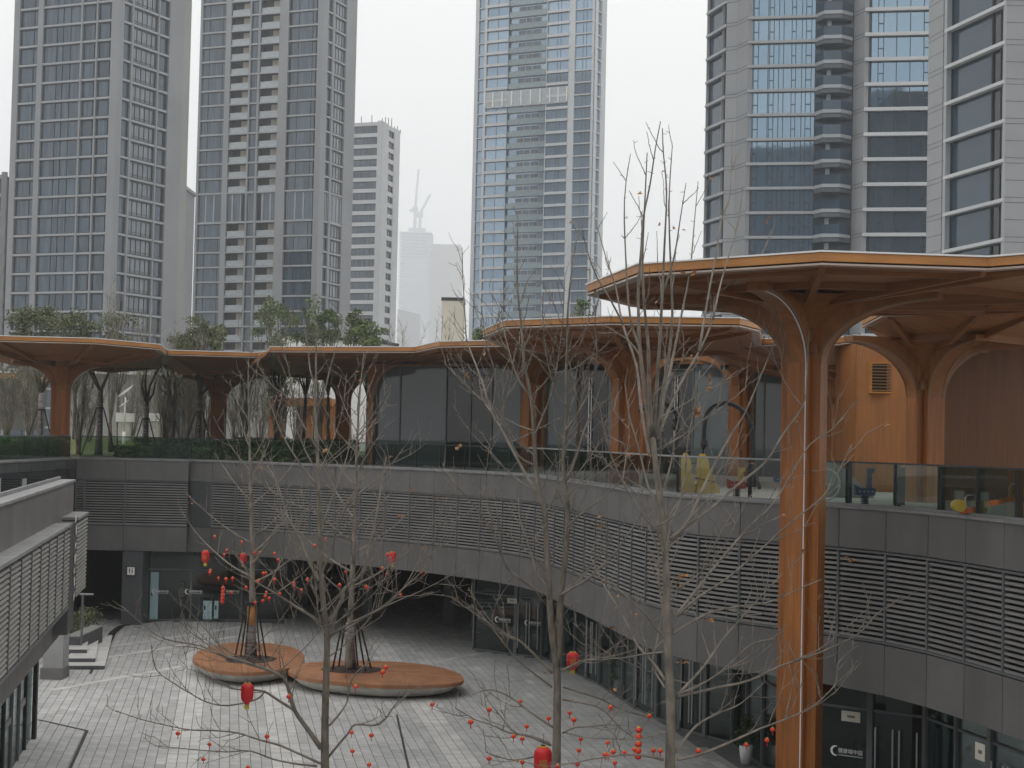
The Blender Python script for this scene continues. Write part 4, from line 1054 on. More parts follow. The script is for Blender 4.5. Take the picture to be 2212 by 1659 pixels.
# ------------------------------------------------------------------ timber canopies
def column(root, x, y, z0, zs, ang, w=0.95, th=0.50, R_=2.1, V_=1.45, led=None, arms=4):
    """cross-shaped timber column whose four fins sweep out in quarter arcs under the roof"""
    sh = MB()
    for k in range(2):
        ca, sa = math.cos(ang + k * math.pi / 2), math.sin(ang + k * math.pi / 2)
        e = 0.003 * k
        poly = [(x + ca * (w/2 - e) - sa * th/2, y + sa * (w/2 - e) + ca * th/2), (x - ca * (w/2 - e) - sa * th/2, y - sa * (w/2 - e) + ca * th/2),
                (x - ca * (w/2 - e) + sa * th/2, y - sa * (w/2 - e) - ca * th/2), (x + ca * (w/2 - e) + sa * th/2, y + sa * (w/2 - e) - ca * th/2)]
        sh.prism(poly, z0, zs - e)
    sh.build('shaft', M['wood'], root)
    n = 14
    for k in range(arms):
        a_ = ang + k * math.pi / 2
        ca, sa = math.cos(a_), math.sin(a_)
        prof = [(w/2 - 0.03, zs)] + [(w/2 - 0.03, zs - V_ - 0.03)] + [(w/2 + R_ * (1 - math.cos(R(90 * i / n))), zs - V_ + V_ * math.sin(R(90 * i / n))) for i in range(n + 1)]
        prof = [(w/2 - 0.03, zs + 0.12), (w/2 - 0.03, zs - V_)] + [(w/2 + R_ * (1 - math.cos(R(90 * i / n))), zs - V_ + (V_ - 0.05) * math.sin(R(90 * i / n))) for i in range(n + 1)] + [(w/2 + R_, zs + 0.12)]
        t2 = th / 2 - 0.012
        MB().slab(prof, lambda a, t: (x + ca * a - sa * t, y + sa * a + ca * t), -t2, t2).build('bracket', M['wood_shaded'], root)
        # pale edging along the sweep
        ed, eo = MB(), MB()
        pr = [(w/2 + R_ * (1 - math.cos(R(90 * i / n))), zs - V_ + (V_ - 0.05) * math.sin(R(90 * i / n))) for i in range(n + 1)]
        for (a0, za), (a1, zb_) in zip(pr, pr[1:]):
            ed.slab([(a0 - .03, za + .03), (a1 - .03, zb_ + .03), (a1 + .012, zb_ - 0.012), (a0 + .012, za - 0.012)], lambda a, t: (x + ca * a - sa * t, y + sa * a + ca * t), -t2 - 0.012, -t2 + 0.02)
            eo.slab([(a0 - .03, za + .03), (a1 - .03, zb_ + .03), (a1 + .012, zb_ - 0.012), (a0 + .012, za - 0.012)], lambda a, t: (x + ca * a - sa * t, y + sa * a + ca * t), t2 - 0.02, t2 + 0.012)
        ed.build('edging', M['wood_trim'], root); eo.build('edging', M['wood_trim'], root)
        if led is not None and k == led:
            lb = MB()
            pr2 = [(w/2, z0), (w/2, zs - V_)] + pr[1:]
            for (a0, za), (a1, zb_) in zip(pr2, pr2[1:]):
                dn = 0.05 if a1 - a0 > abs(zb_ - za) else 0.0
                lb.slab([(a0 + .012, za - .03), (a1 + .012, zb_ - .03), (a1 + 0.032, zb_ - 0.045), (a0 + 0.032, za - 0.045)] if a1 > a0 else [(a0 + .004, za), (a0 + .022, za), (a1 + .022, zb_), (a1 + .004, zb_)],
                        lambda a, t: (x + ca * a - sa * t, y + sa * a + ca * t), t2 - 0.050, t2 - 0.026)
            lb.build('light_strip', M['led'], root)
    # solid flare filling the corners between the fins
    a0_ = ang + R(45)
    hd = []
    for i in range(9):
        f = i / 8
        r_h = th * 0.62 + (R_ * 0.52) * (1 - math.cos(R(90 * f)))
        hd.append([(x + r_h * math.cos(a0_ + 2 * math.pi * k / 16), y + r_h * math.sin(a0_ + 2 * math.pi * k / 16), zs - V_ * 0.9 + (V_ * 0.9 + 0.02) * math.sin(R(90 * f))) for k in range(16)])
    hm_ = MB(); hm_.add([p for r in hd for p in r], [(i * 16 + k, i * 16 + (k + 1) % 16, (i + 1) * 16 + (k + 1) % 16, (i + 1) * 16 + k) for i in range(8) for k in range(16)])
    hm_.build('column_head', M['wood_shaded'], root, smooth=True)
    # collar board
    for k in range(2):
        a_ = ang + math.pi / 4 + k * math.pi / 2
        ca, sa = math.cos(a_), math.sin(a_)
    MB().prism([(x + 0.62 * w * math.cos(ang + R(45) + k * math.pi / 2), y + 0.62 * w * math.sin(ang + R(45) + k * math.pi / 2)) for k in range(4)], zs - V_ + 0.22, zs - V_ + 0.48).build('collar', M['wood_flat'], root)
def canopy(lab, edge, ztop, colpos, z0, ang, drop=0.55, led=None, R_=2.1, V_=1.45, name='timber_canopy', w=0.95, joints=()):
    """edge: plan polygon of the roof; built as white capping, orange edge boards, shadow gap, pale strip, folded soffit, ribs"""
    n = len(edge)
    ar = sum(edge[i][0] * edge[(i + 1) % n][1] - edge[(i + 1) % n][0] * edge[i][1] for i in range(n))
    if ar < 0: edge = edge[::-1]
    E = [Vector(p) for p in edge]
    cx, cy = colpos
    root = thing(name, lab, 'canopy', (cx, cy, z0), 'tree shaped timber canopies')
    def inset(d):
        out = []
        for i in range(n):
            t0 = (E[i] - E[i - 1]).normalized(); t1 = (E[(i + 1) % n] - E[i]).normalized()
            n0, n1 = Vector((-t0.y, t0.x)), Vector((-t1.y, t1.x))
            m_ = (n0 + n1)
            m_ = m_.normalized() / max(0.45, m_.normalized().dot(n0)) if m_.length > 1e-3 else n0
            out.append(E[i] + m_ * d)
        return out
    MB().prism([tuple(p) for p in E], ztop - 0.032, ztop).build('capping', M['roof_white'], root)
    i1, i2, i3, i4 = inset(0.03), inset(0.10), inset(0.22), inset(0.75)
    ends = inset(0.30)
    def joined(i):
        return any((E[i] - Vector(p)).length < .05 and (E[(i + 1) % n] - Vector(q)).length < .05 or (E[i] - Vector(q)).length < .05 and (E[(i + 1) % n] - Vector(p)).length < .05 for p, q in joints)
    for i in range(n):
        j = (i + 1) % n
        if joined(i): continue
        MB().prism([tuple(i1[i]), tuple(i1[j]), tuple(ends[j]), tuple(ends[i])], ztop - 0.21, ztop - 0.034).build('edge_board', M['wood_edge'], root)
        MB().prism([tuple(i2[i]), tuple(i2[j]), tuple(ends[j]), tuple(ends[i])], ztop - 0.245, ztop - 0.212).build('shadow_gap', M['gap'], root)
        MB().prism([tuple(i1[i]), tuple(i1[j]), tuple(ends[j]), tuple(ends[i])], ztop - 0.285, ztop - 0.247).build('edge_strip', M['edge_strip'], root)
    # folded soffit facets from the edge to the column head, each a board-faced panel
    zs = ztop - 0.30 - drop
    C3 = Vector((cx, cy))
    for i in range(n):
        j = (i + 1) % n
        a3, b3 = i3[i], i3[j]
        m0, m1 = a3.lerp(C3, 0.55), b3.lerp(C3, 0.55)
        zo, zm = ztop - 0.27, zs + 0.10
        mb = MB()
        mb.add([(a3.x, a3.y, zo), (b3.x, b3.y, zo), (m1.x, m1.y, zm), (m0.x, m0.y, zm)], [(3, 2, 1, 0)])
        mb.build('soffit_panel', M['wood_shaded'], root)
        MB().add([(m0.x, m0.y, zm - .02), (m1.x, m1.y, zm - .02), (cx, cy, zs + 0.04)], [(2, 1, 0)]).build('soffit_panel', M['wood_shaded'], root)
        # rib under each fold, and a cross board halfway
        v = (a3 - C3).normalized()
        L_ = (a3 - C3).length
        pr = [(0.3, zs + 0.03), (0.3, zs - 0.22), (L_ * 0.45, zs - 0.14), (L_ * 0.97, zo - 0.10), (L_ * 0.985, zo + 0.01), (L_ * 0.45, zm + 0.02)]
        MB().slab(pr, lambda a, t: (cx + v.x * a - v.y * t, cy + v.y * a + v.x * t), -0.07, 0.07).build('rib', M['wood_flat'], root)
        q0, q1 = a3.lerp(C3, 0.50), b3.lerp(C3, 0.50)
        MB().bar((q0.x, q0.y, zm - 0.02), (q1.x, q1.y, zm - 0.02), 0.10, 0.24).build('cross_board', M['wood_flat'], root)
        r0, r1 = a3.lerp(C3, 0.13), b3.lerp(C3, 0.13)
        MB().bar((r0.x, r0.y, zo - 0.03), (r1.x, r1.y, zo - 0.03), 0.08, 0.12).build('cross_board', M['wood_flat'], root)
    column(root, cx, cy, z0, zs - 0.02, ang, led=led, R_=R_, V_=V_, w=w)
    return root
def P_(u, v, d): return xy(at(u, v, d))
# far row, along the back of the court: three roofs edge to edge
J1 = (P_(361.5, 754, 78.3), P_(352, 757, 96)); J2 = (P_(583, 747, 73.0), P_(592, 757, 104))
canopy('long low timber canopy at the garden end standing by the dark glass wing',
       [P_(-90, 722, 68), P_(0, 723.7, 68.9), P_(207, 729.5, 69.3), P_(347, 743, 73.2), J1[0], J1[1], P_(180, 760, 88), P_(0, 758, 84), P_(-90, 755, 80)],
       13.60, xy(at(130, 900, 77.5)), 7.9, R(-75), led=1, R_=1.75, V_=1.35, joints=(J1,))
canopy('timber canopy set lower and further back in the middle of the garden row',
       [J1[0], P_(553, 761, 78.9), P_(575, 757, 77.5), J2[0], J2[1], P_(480, 757, 107), J1[1]],
       13.597, xy(at(472, 900, 94.0)), 7.9, R(-80), R_=1.75, V_=1.35, joints=(J1, J2))
canopy('long timber canopy sheltering the dark glass pavilion',
       [J2[0], P_(895, 748, 70.6), P_(948, 736, 66.0), P_(1113, 731, 63.8), P_(1272, 743, 66.4), P_(1300, 745, 92), P_(1000, 745, 106), P_(680, 745, 110), J2[1]],
       13.60, xy(at(741, 900, 97)), 7.9, R(-80), R_=1.9, V_=1.5, joints=(J2,), drop=0.12)
canopy('mid height timber canopy between the glass pavilion and the court trees',
       [P_(1042, 711, 54.5), P_(1089, 690, 49.7), P_(1314, 681, 47.1), P_(1600, 685, 46.7), P_(1643, 683, 48.6), P_(1650, 683, 60), P_(1420, 690, 67.5), P_(1180, 700, 65), P_(1075, 708, 59.5)],
       13.35, xy(at(1351, 900, 55.5)), 7.9, R(-60), R_=2.1, V_=1.45, led=None, drop=0.2)
canopy('largest timber canopy on a tall orange column with a white light strip',
       [P_(1264.5, 612, 37.5), P_(1375, 567, 32.8), P_(1775, 538.8, 29.9), P_(2134, 551, 30.2), P_(2300, 538, 29.0), (16.5, 33), (16, 37.5), (13, 40.2), (9.5, 41.9), (6.4, 42.0), (3.1, 40.6)],
       13.35, xy(at(1732, 1200, 36.3)), -0.02, R(-120), R_=2.7, V_=1.5, led=0, w=0.96, drop=0.08)
canopy('dark timber canopy in front of the brown timber wall',
       [P_(1905, 668, 41.8), P_(2119, 648, 39.5), P_(2260, 655, 39.3), (17.5, 43), (17, 48), (12.5, 48.8), (10.4, 46)],
       13.35, xy(at(1999, 900, 43.8)), 7.9, R(-70), R_=2.1, V_=1.55)
canopy('small far timber canopy seen through the gap beside the tall orange column',
       [P_(1500, 740, 58.5), P_(1597, 732, 56.6), P_(1676, 726, 55.5), P_(1800, 728, 54.8), P_(1847, 738, 53.0), P_(1901, 731, 54.5), P_(1950, 736, 60), P_(1800, 735, 70), P_(1560, 735, 70)],
       13.35, xy(at(1812, 900, 66)), 7.9, R(-75), R_=1.8, V_=1.45)

# ------------------------------------------------------------------ glass pavilion with timber arches
Wa, Wb = Vector(xy(at(795, 900, 80))), Vector(xy(at(1720, 900, 70)))
wt = (Wb - Wa).normalized(); wn_ = Vector((wt.y, -wt.x)); wrz = math.atan2(wt.y, wt.x)
def on_wall(u):
    dx = ray(u, 900)[0]
    # Wa + wt*s, x = dx*y
    s = (dx * Wa.y - Wa.x) / (wt.x - dx * wt.y)
    return s
def WP(s, o): v = Wa + wt * s + wn_ * o; return (v.x, v.y)
pav = thing('glass_pavilion', 'low pavilion of dark glass under round timber arches', 'pavilion', (Wa.x, Wa.y, 7.9))
ZA0 = 7.97
def zt_of(u, v): s = on_wall(u); return EYE + ray(u, v)[1] * (Wa + wt * s).y
archs = [(806, 1141, 786, (863, 963, 1016, 1062)), (1173, 1392, 776, (1245, 1310)), (1408, 1582, 772, (1430, 1496)), (1622, 1705, 772, (1650,))]
prev = on_wall(796)
for (u0, u1, vt, mulls) in archs:
    s0, s1 = on_wall(u0), on_wall(u1)
    zt = zt_of((u0 + u1) / 2, vt); rr = min(1.75, (s1 - s0) / 2 - 0.05)
    sl = lambda prof, o0, o1: MB().slab(prof, lambda a, t: WP(a, t), o0, o1)
    MB().slab([(prev, ZA0), (s0, ZA0), (s0, 13.15), (prev, 13.15)], WP, -0.15, 0.15).build('timber_wall', M['wood'], pav)
    MB().slab([(s0, zt), (s1, zt), (s1, 13.15), (s0, 13.15)], WP, -0.15, 0.15).build('timber_wall', M['wood_shaded'], pav)
    n = 12
    arcL = [(s0 + rr - rr * math.cos(R(90 * i / n)), zt - rr + rr * math.sin(R(90 * i / n))) for i in range(n + 1)]
    arcR = [(s1 - rr + rr * math.cos(R(90 * i / n)), zt - rr + rr * math.sin(R(90 * i / n))) for i in range(n + 1)]
    MB().slab([(s0, zt)] + arcL, WP, -0.148, 0.148).build('arch_spandrel', M['wood_shaded'], pav)
    MB().slab([(s1, zt)] + arcR, WP, -0.148, 0.148).build('arch_spandrel', M['wood_shaded'], pav)
    tr = MB()
    path = [(s0, ZA0)] + arcL + arcR[::-1] + [(s1, ZA0)]
    for (a0, za), (a1, zb_) in zip(path, path[1:]):
        dx_, dz_ = a1 - a0, zb_ - za; Ld = math.hypot(dx_, dz_) or 1; nx, nz_ = dz_ / Ld * 0.13, -dx_ / Ld * 0.13
        tr.slab([(a0, za), (a1, zb_), (a1 + nx, zb_ + nz_), (a0 + nx, za + nz_)], WP, -0.10, 0.22)
    tr.build('arch_trim', M['wood_trim'], pav)
    cuts = [s0] + [on_wall(m_) for m_ in mulls] + [s1]
    for ci, (c0, c1_) in enumerate(zip(cuts, cuts[1:])):
        dark = (u0 == 806 and ci in (2, 3)) or (u0 == 1173 and ci == 1) or (u0 == 1408 and ci == 1)
        MB().slab([(c0 + 0.03, ZA0), (c1_ - 0.03, ZA0), (c1_ - 0.03, zt), (c0 + 0.03, zt)], WP, -0.09, -0.06).build('pane', M['pane_dark'] if dark else M['pane_pavilion'], pav)
        if ci: MB().slab([(c0 - 0.03, ZA0), (c0 + 0.03, ZA0), (c0 + 0.03, zt), (c0 - 0.03, zt)], WP, -0.10, 0.0).build('mullion', M['frame_grey'], pav)
        if dark:
            zz = zt - 0.6
            MB().slab([(c0 + .03, zz), (c1_ - .03, zz), (c1_ - .03, zz + 0.06), (c0 + .03, zz + .06)], WP, -0.10, 0.0).build('transom', M['frame_grey'], pav)
            for f in (0.42, 0.5):
                sm = c0 + (c1_ - c0) * f
                if u0 != 806: MB().slab([(sm - .02, ZA0 + .3), (sm + .02, ZA0 + .3), (sm + .02, zz - .3), (sm - .02, zz - .3)], WP, 0.0, 0.05).build('door_handle', M['steel'], pav)
    prev = s1
MB().slab([(prev, ZA0), (prev + 0.8, ZA0), (prev + 0.8, 13.15), (prev, 13.15)], WP, -0.15, 0.15).build('timber_wall', M['wood'], pav)
MB().prism([WP(-0.3, -0.3), WP(prev + .8, -0.3), WP(prev + .8, -8), WP(-0.3, -8)], ZA0, 13.3).build('room', M['panel_dark'], pav)
for u in (1153, 1398, 1602):
    s = on_wall(u)
    v = Wa + wt * s + wn_ * 0.55
    column(pav, v.x, v.y, 7.9, 13.35, wrz, w=0.80, th=0.36, R_=1.5, V_=1.4)
# camera on the timber
sc_ = at(1565, 795, 70.5)
sec = thing('security_camera', 'small dark security camera fixed to the timber beside the third arch', 'camera', tuple(sc_))
MB().tube([(sc_.x - 0.22, sc_.y - 0.55, sc_.z), (sc_.x + 0.1, sc_.y - 0.45, sc_.z + 0.05)], 0.10, 10).build('housing', M['frame'], sec)
MB().bar((sc_.x + 0.05, sc_.y - 0.4, sc_.z - 0.05), (sc_.x + 0.4, sc_.y, sc_.z - 0.2), 0.08, 0.08).build('bracket', M['stone'], sec)

# orange timber kiosk with a vent, and the long brown timber wall beside it
k0, k1 = at(1849, 900, 52.5), at(1985, 900, 51.5)
kio = thing('timber_kiosk', 'orange timber kiosk with a louvred vent high on its wall', 'kiosk', (k0.x, k0.y, 7.95))
kp = [Vector(xy(at(1849 + i * 17, 900, 52.5 - i * 0.125))) for i in range(9)]
kn = normals_in(kp)
for i in range(8):
    b = MB(); rib(b, kp, kn, i, 0, 0.12, 7.96, 13.1, 0.0, 0.0); b.build('timber_board', M['wood_kiosk'], kio)
MB().box(k0.x + 0.02, k1.x, 52.7, 56, 7.96, 13.05).build('body', M['wood_kiosk'], kio)
v0, v1 = at(1881, 846, 52.1), at(1943, 787, 52.1)
vent = MB().box(v0.x - .05, v0.x, 51.93, 52.3, v0.z - .05, v1.z + .05).box(v1.x, v1.x + .05, 51.93, 52.3, v0.z - .05, v1.z + .05).box(v0.x, v1.x, 51.93, 52.3, v0.z - .05, v0.z).box(v0.x, v1.x, 51.93, 52.3, v1.z, v1.z + .05).build('vent', M['wood_edge'], kio)
MB().box(v0.x, v1.x, 52.02, 52.04, v0.z, v1.z).build('vent_back', M['gap'], vent)
for i in range(9):
    z = v0.z + 0.03 + i * (v1.z - v0.z) / 9
    MB().bar((v0.x, 51.97, z + .02), (v1.x, 51.97, z + .02), 0.07, 0.035).build('slat', M['wood_trim'], vent)
bw = thing('timber_wall', 'long shaded brown timber wall behind the orange seesaw', 'wall', (at(2020, 900, 45.5).x, 45.5, 7.95))
bp = [Vector(xy(at(2006 + i * 22, 900, 45.6))) for i in range(14)]
bn = normals_in(bp)
for i in range(13):
    b = MB(); rib(b, bp, bn, i, 0, 0.12, 7.96, 13.0, 0.001, 0.001); b.build('timber_board', M['wood_deep_shade'], bw)
for (u, v, w, h, d, nm, m_, lab) in ((977, 680, 48, 78, 150, 'chimney_block', 'cream', 'tall cream rendered block with a dark cap above the pavilion roof'),):
    p0, p1 = at(953, 737, d), at(1001, 643, d)
    r_ = thing(nm, lab, 'block', (p0.x, d, 8))
    MB().box(p0.x, p1.x, d, d + 5, 8, p1.z - 0.3).build('wall', M['cream'], r_)
    MB().box(p0.x - .08, p1.x + .08, d - .08, d + 5.08, p1.z - 0.3, p1.z).build('cap', M['frame'], r_)
# white building with a sloping parapet behind the green trees
d = 130
q = [at(611, 724, d), at(690, 731, d), at(820, 741, d), at(862, 748, d)]
wb = thing('white_building', 'white rendered building with a sloping dark parapet behind the green trees', 'building', (q[0].x, d, 8))
n_ = len(q)
MB().add([(p.x, d, p.z) for p in q] + [(p.x, d, 8.0) for p in q] + [(p.x, d + 6, p.z) for p in q] + [(p.x, d + 6, 8.0) for p in q],
         [(4 + i, 5 + i, 1 + i, i) for i in range(3)] + [(i, i + 1, 9 + i, 8 + i) for i in range(3)] + [(0, 8, 12, 4), (3, 7, 15, 11), (8, 9, 13, 12), (9, 10, 14, 13), (10, 11, 15, 14)]).build('wall', M['white'], wb)
cp_ = MB()
for a3, b3 in zip(q, q[1:]): cp_.bar(a3 + Vector((0, -0.05, 0.08)), b3 + Vector((0, -.05, .08)), 0.5, 0.25)
cp_.build('parapet', M['frame'], wb)
for i in range(5):
    p = at(640 + i * 22, 905, d - .05)
    MB().box(p.x, p.x + 0.7, d - 0.08, d + 0.02, 8.6, 12.4).build('window', M['pane_dark'], wb)
# grey garden building far behind the garden trees
gb = thing('garden_building', 'long low grey building behind the bare garden trees', 'building', (at(330, 900, 150).x, 150, 8))
g0, g1 = at(150, 880, 150), at(640, 880, 150)
MB().box(g0.x, g1.x, 150, 158, 7.9, at(400, 812, 150).z).build('wall', M['stone'], gb)
MB().box(g0.x - 2, g1.x, 149.4, 158, at(400, 812, 150).z, at(400, 806, 150).z).build('roof_edge', M['tw_band_white'], gb)
MB().box(at(372, 900, 150).x, at(438, 900, 150).x, 149.9, 150.1, 8.0, at(400, 826, 150).z).build('window', M['pane_dark'], gb)
fw = thing('far_walkway', 'far orange walkway roof glimpsed through trees at the picture edge', 'canopy', (at(40, 810, 120).x, 120, 8))
a3, b3 = at(-30, 812, 120), at(98, 817, 120)
MB().bar(a3, b3, 4, 0.3).build('roof', M['wood_edge'], fw)
MB().bar(a3 + Vector((0, 0, .3)), b3 + Vector((0, 0, .3)), 4.1, 0.14).build('capping', M['roof_white'], fw)
a3, b3 = at(-30, 840, 122), at(98, 842, 122)
MB().bar(a3 + Vector((0, 0, -1)), b3 + Vector((0, 0, -1)), 0.4, 4.5).build('wall', M['panel'], fw)
# timber porch of the white building, seen under the long canopy
po = thing('timber_porch', 'small timber porch with a white roof seen under the pavilion canopy', 'porch', (at(660, 900, 122).x, 122, 8))
a3, b3 = at(588, 856, 122), at(725, 856, 122)
MB().bar(a3, b3, 5, 0.45).build('roof', M['roof_white'], po)
MB().bar(a3 + Vector((0, -.2, -.5)), b3 + Vector((0, -.2, -.5)), 4.6, 0.6).build('edge_board', M['wood'], po)
for u in (595, 660, 712):
    p = at(u, 900, 121)
    MB().box(p.x - .55, p.x + .55, 121, 121.8, 7.97, a3.z - .5).build('post', M['wood'], po)
# ------------------------------------------------------------------ bare trees of the court
def smooth(pts, rad, k=3):
    """Catmull-Rom through the given points"""
    out, ro = [], []
    n = len(pts)
    for i in range(n - 1):
        p0, p1, p2, p3 = pts[max(i - 1, 0)], pts[i], pts[i + 1], pts[min(i + 2, n - 1)]
        for j in range(k):
            t = j / k
            out.append(0.5 * ((2 * p1) + (p2 - p0) * t + (2 * p0 - 5 * p1 + 4 * p2 - p3) * t * t + (3 * p1 - p0 - 3 * p2 + p3) * t ** 3))
            ro.append(rad[i] * (1 - t) + rad[i + 1] * t)
    out.append(pts[-1]); ro.append(rad[-1])
    return out, ro
def rdir(rg): 
    v = Vector((rg.gauss(0, 1), rg.gauss(0, 1), rg.gauss(0, 1)))
    return v.normalized()
class BareTree:
    def __init__(s, name, lab, cat, base, seed, group):
        s.rg = random.Random(seed)
        s.root = thing(name, lab, cat, base, group)
        s.trunk, s.br, s.tips, s.paths = MB(), MB(), [], []
    def branch(s, pts, r0, r1, sides=6, twigs=1.0, lvl=0, into=None):
        n = len(pts)
        L = [0.0]
        for a_, b_ in zip(pts, pts[1:]): L.append(L[-1] + (b_ - a_).length)
        tot = L[-1] or 1
        rad = [r0 + (r1 - r0) * (l / tot) ** 0.8 for l in L]
        sp, sr = smooth(pts, rad, 3 if lvl < 2 else 2)
        # slight wobble and nodes
        if lvl: sp = [sp[0]] + [p + rdir(s.rg) * min(0.02, sr[i + 1] * 0.9) for i, p in enumerate(sp[1:])]
        (into or s.br).tube(sp, sr, sides)
        s.paths.append((sp, sr))
        if twigs > 0: s.twigs(sp, sr, tot, twigs, lvl)
        if lvl: s.tips.append(sp[-1])
        # bud spurs along it
        if lvl < 2:
            k = int(tot * 5 * min(1, twigs + 0.3))
            for _ in range(k):
                i = s.rg.randrange(1, len(sp) - 1) if len(sp) > 2 else 0
                d = (rdir(s.rg) + Vector((0, 0, .5))).normalized()
                q = sp[i] + d * sr[i] * 0.7
                s.br.tube([q, q + d * s.rg.uniform(0.04, 0.10)], [0.008, 0.004], 3, cap=False)
        return sp, sr
    def twigs(s, sp, sr, tot, dens, lvl):
        rg = s.rg
        step = (0.27, 0.26, 0.30)[min(lvl, 2)] / dens
        acc = -0.25 * tot
        for i in range(1, len(sp)):
            acc += (sp[i] - sp[i - 1]).length
            if acc < step: continue
            acc = rg.uniform(-0.3, 0.3) * step
            t_ = (sp[i] - sp[i - 1]).normalized()
            side = t_.cross(rdir(rg)).normalized()
            d = (t_ * rg.uniform(0.5, 0.9) + side * rg.uniform(0.6, 1.0) + Vector((0, 0, 0.25))).normalized()
            left = 1 - i / len(sp)
            ln = (0.45 + 0.9 * left) * rg.uniform(0.5, 1.15) * (1.15, 0.75, 0.4)[min(lvl, 2)]
            m_ = 4
            pts = [sp[i]]
            for k in range(m_):
                d = (d + Vector((0, 0, 0.10)) + rdir(rg) * 0.16).normalized()
                pts.append(pts[-1] + d * ln / m_)
            r0 = min(sr[i] * 0.55, 0.022)
            s.branch(pts, max(r0, 0.0095), 0.005, 4 if lvl == 0 else 3, dens * (0.8 if lvl == 0 else 0.0), lvl + 1)
    def px(s, pix, Y, wpx0, wpx1, drift=None, twigs=1.0, lvl=0, sides=7, into=None, start_off=0.0):
        """a limb given by picture points; it leans nearer or farther on its way out"""
        rg = s.rg
        n = len(pix)
        tot = sum(math.dist(a_, b_) for a_, b_ in zip(pix, pix[1:])) * Y / FD
        if drift is None: drift = rg.choice((-1, 1)) * rg.uniform(0.15, 0.55) * tot
        pts, acc = [], 0
        for i, (u, v) in enumerate(pix):
            if i: acc += math.dist(pix[i - 1], pix[i]) * Y / FD
            pts.append(at(u, v, Y + start_off + drift * acc / (tot or 1)))
        return s.branch(pts, wpx0 * 0.52 * Y / FD, wpx1 * 0.62 * Y / FD, sides, twigs, lvl, into)
    def fill(s, n, z_lo, z_hi, ln=(1.4, 3.0), r=0.022):
        """further limbs springing from the stems already there"""
        rg = s.rg
        cand = [(p, rr, sp[max(i, 1)] - sp[max(i, 1) - 1]) for sp, sr in s.paths for i, (p, rr) in enumerate(zip(sp, sr)) if rr > 0.016 and z_lo < p.z < z_hi]
        for _ in range(n):
            p, rr, t = rg.choice(cand)
            az = rg.uniform(0, 2 * math.pi)
            d = Vector((math.cos(az), math.sin(az) * 0.8, rg.uniform(0.15, 1.1))).normalized()
            L_ = rg.uniform(*ln); q = [p]
            for k in range(6):
                d = (d + Vector((0, 0, rg.uniform(0.02, 0.22))) + rdir(rg) * 0.12).normalized()
                q.append(q[-1] + d * L_ / 6)
            s.branch(q, min(r, rr * 0.7), 0.006, 5, 0.8, 0)
    def leaves(s, n, size, where=None):
        rg = s.rg
        me = MB().add([(0, 0, 0), (.30, .10, .03), (.55, .42, .10), (.42, .40, .04), (.40, .80, .16), (.18, .55, .06), (0, 1.0, .0), (-.18, .55, .08), (-.42, .78, .18), (-.40, .40, .02), (-.58, .40, .12), (-.30, .08, .05), (0, .45, -.06)],
                       [(0, 1, 12), (1, 2, 3), (1, 3, 12), (3, 4, 5), (3, 5, 12), (5, 6, 12), (6, 7, 12), (7, 8, 9), (7, 9, 12), (9, 10, 11), (9, 11, 12), (11, 0, 12)]).mesh('dry_leaf', M['leaf_dry'])
        spots = list(where or []) + [rg.choice(s.tips) for _ in range(n)]
        for p in spots:
            for k in range(rg.choice((1, 1, 2, 3))):
                o = bpy.data.objects.new('dry_leaf', me); COL.objects.link(o); hang(o, s.root)
                o.location = p + rdir(rg) * 0.05
                o.rotation_euler = (R(rg.uniform(110, 250)), R(rg.uniform(-50, 50)), R(rg.uniform(0, 360)))
                sc = size * rg.uniform(0.6, 1.2); o.scale = (sc, sc, sc * rg.uniform(0.7, 2.5))
    def done(s):
        s.trunk.build('trunk', M['bark'], s.root, smooth=True)
        s.br.build('crown', M['twig'], s.root, smooth=True)
def ground_under(u, v, Y): p = at(u, v, Y); return (p.x, p.y, 0)

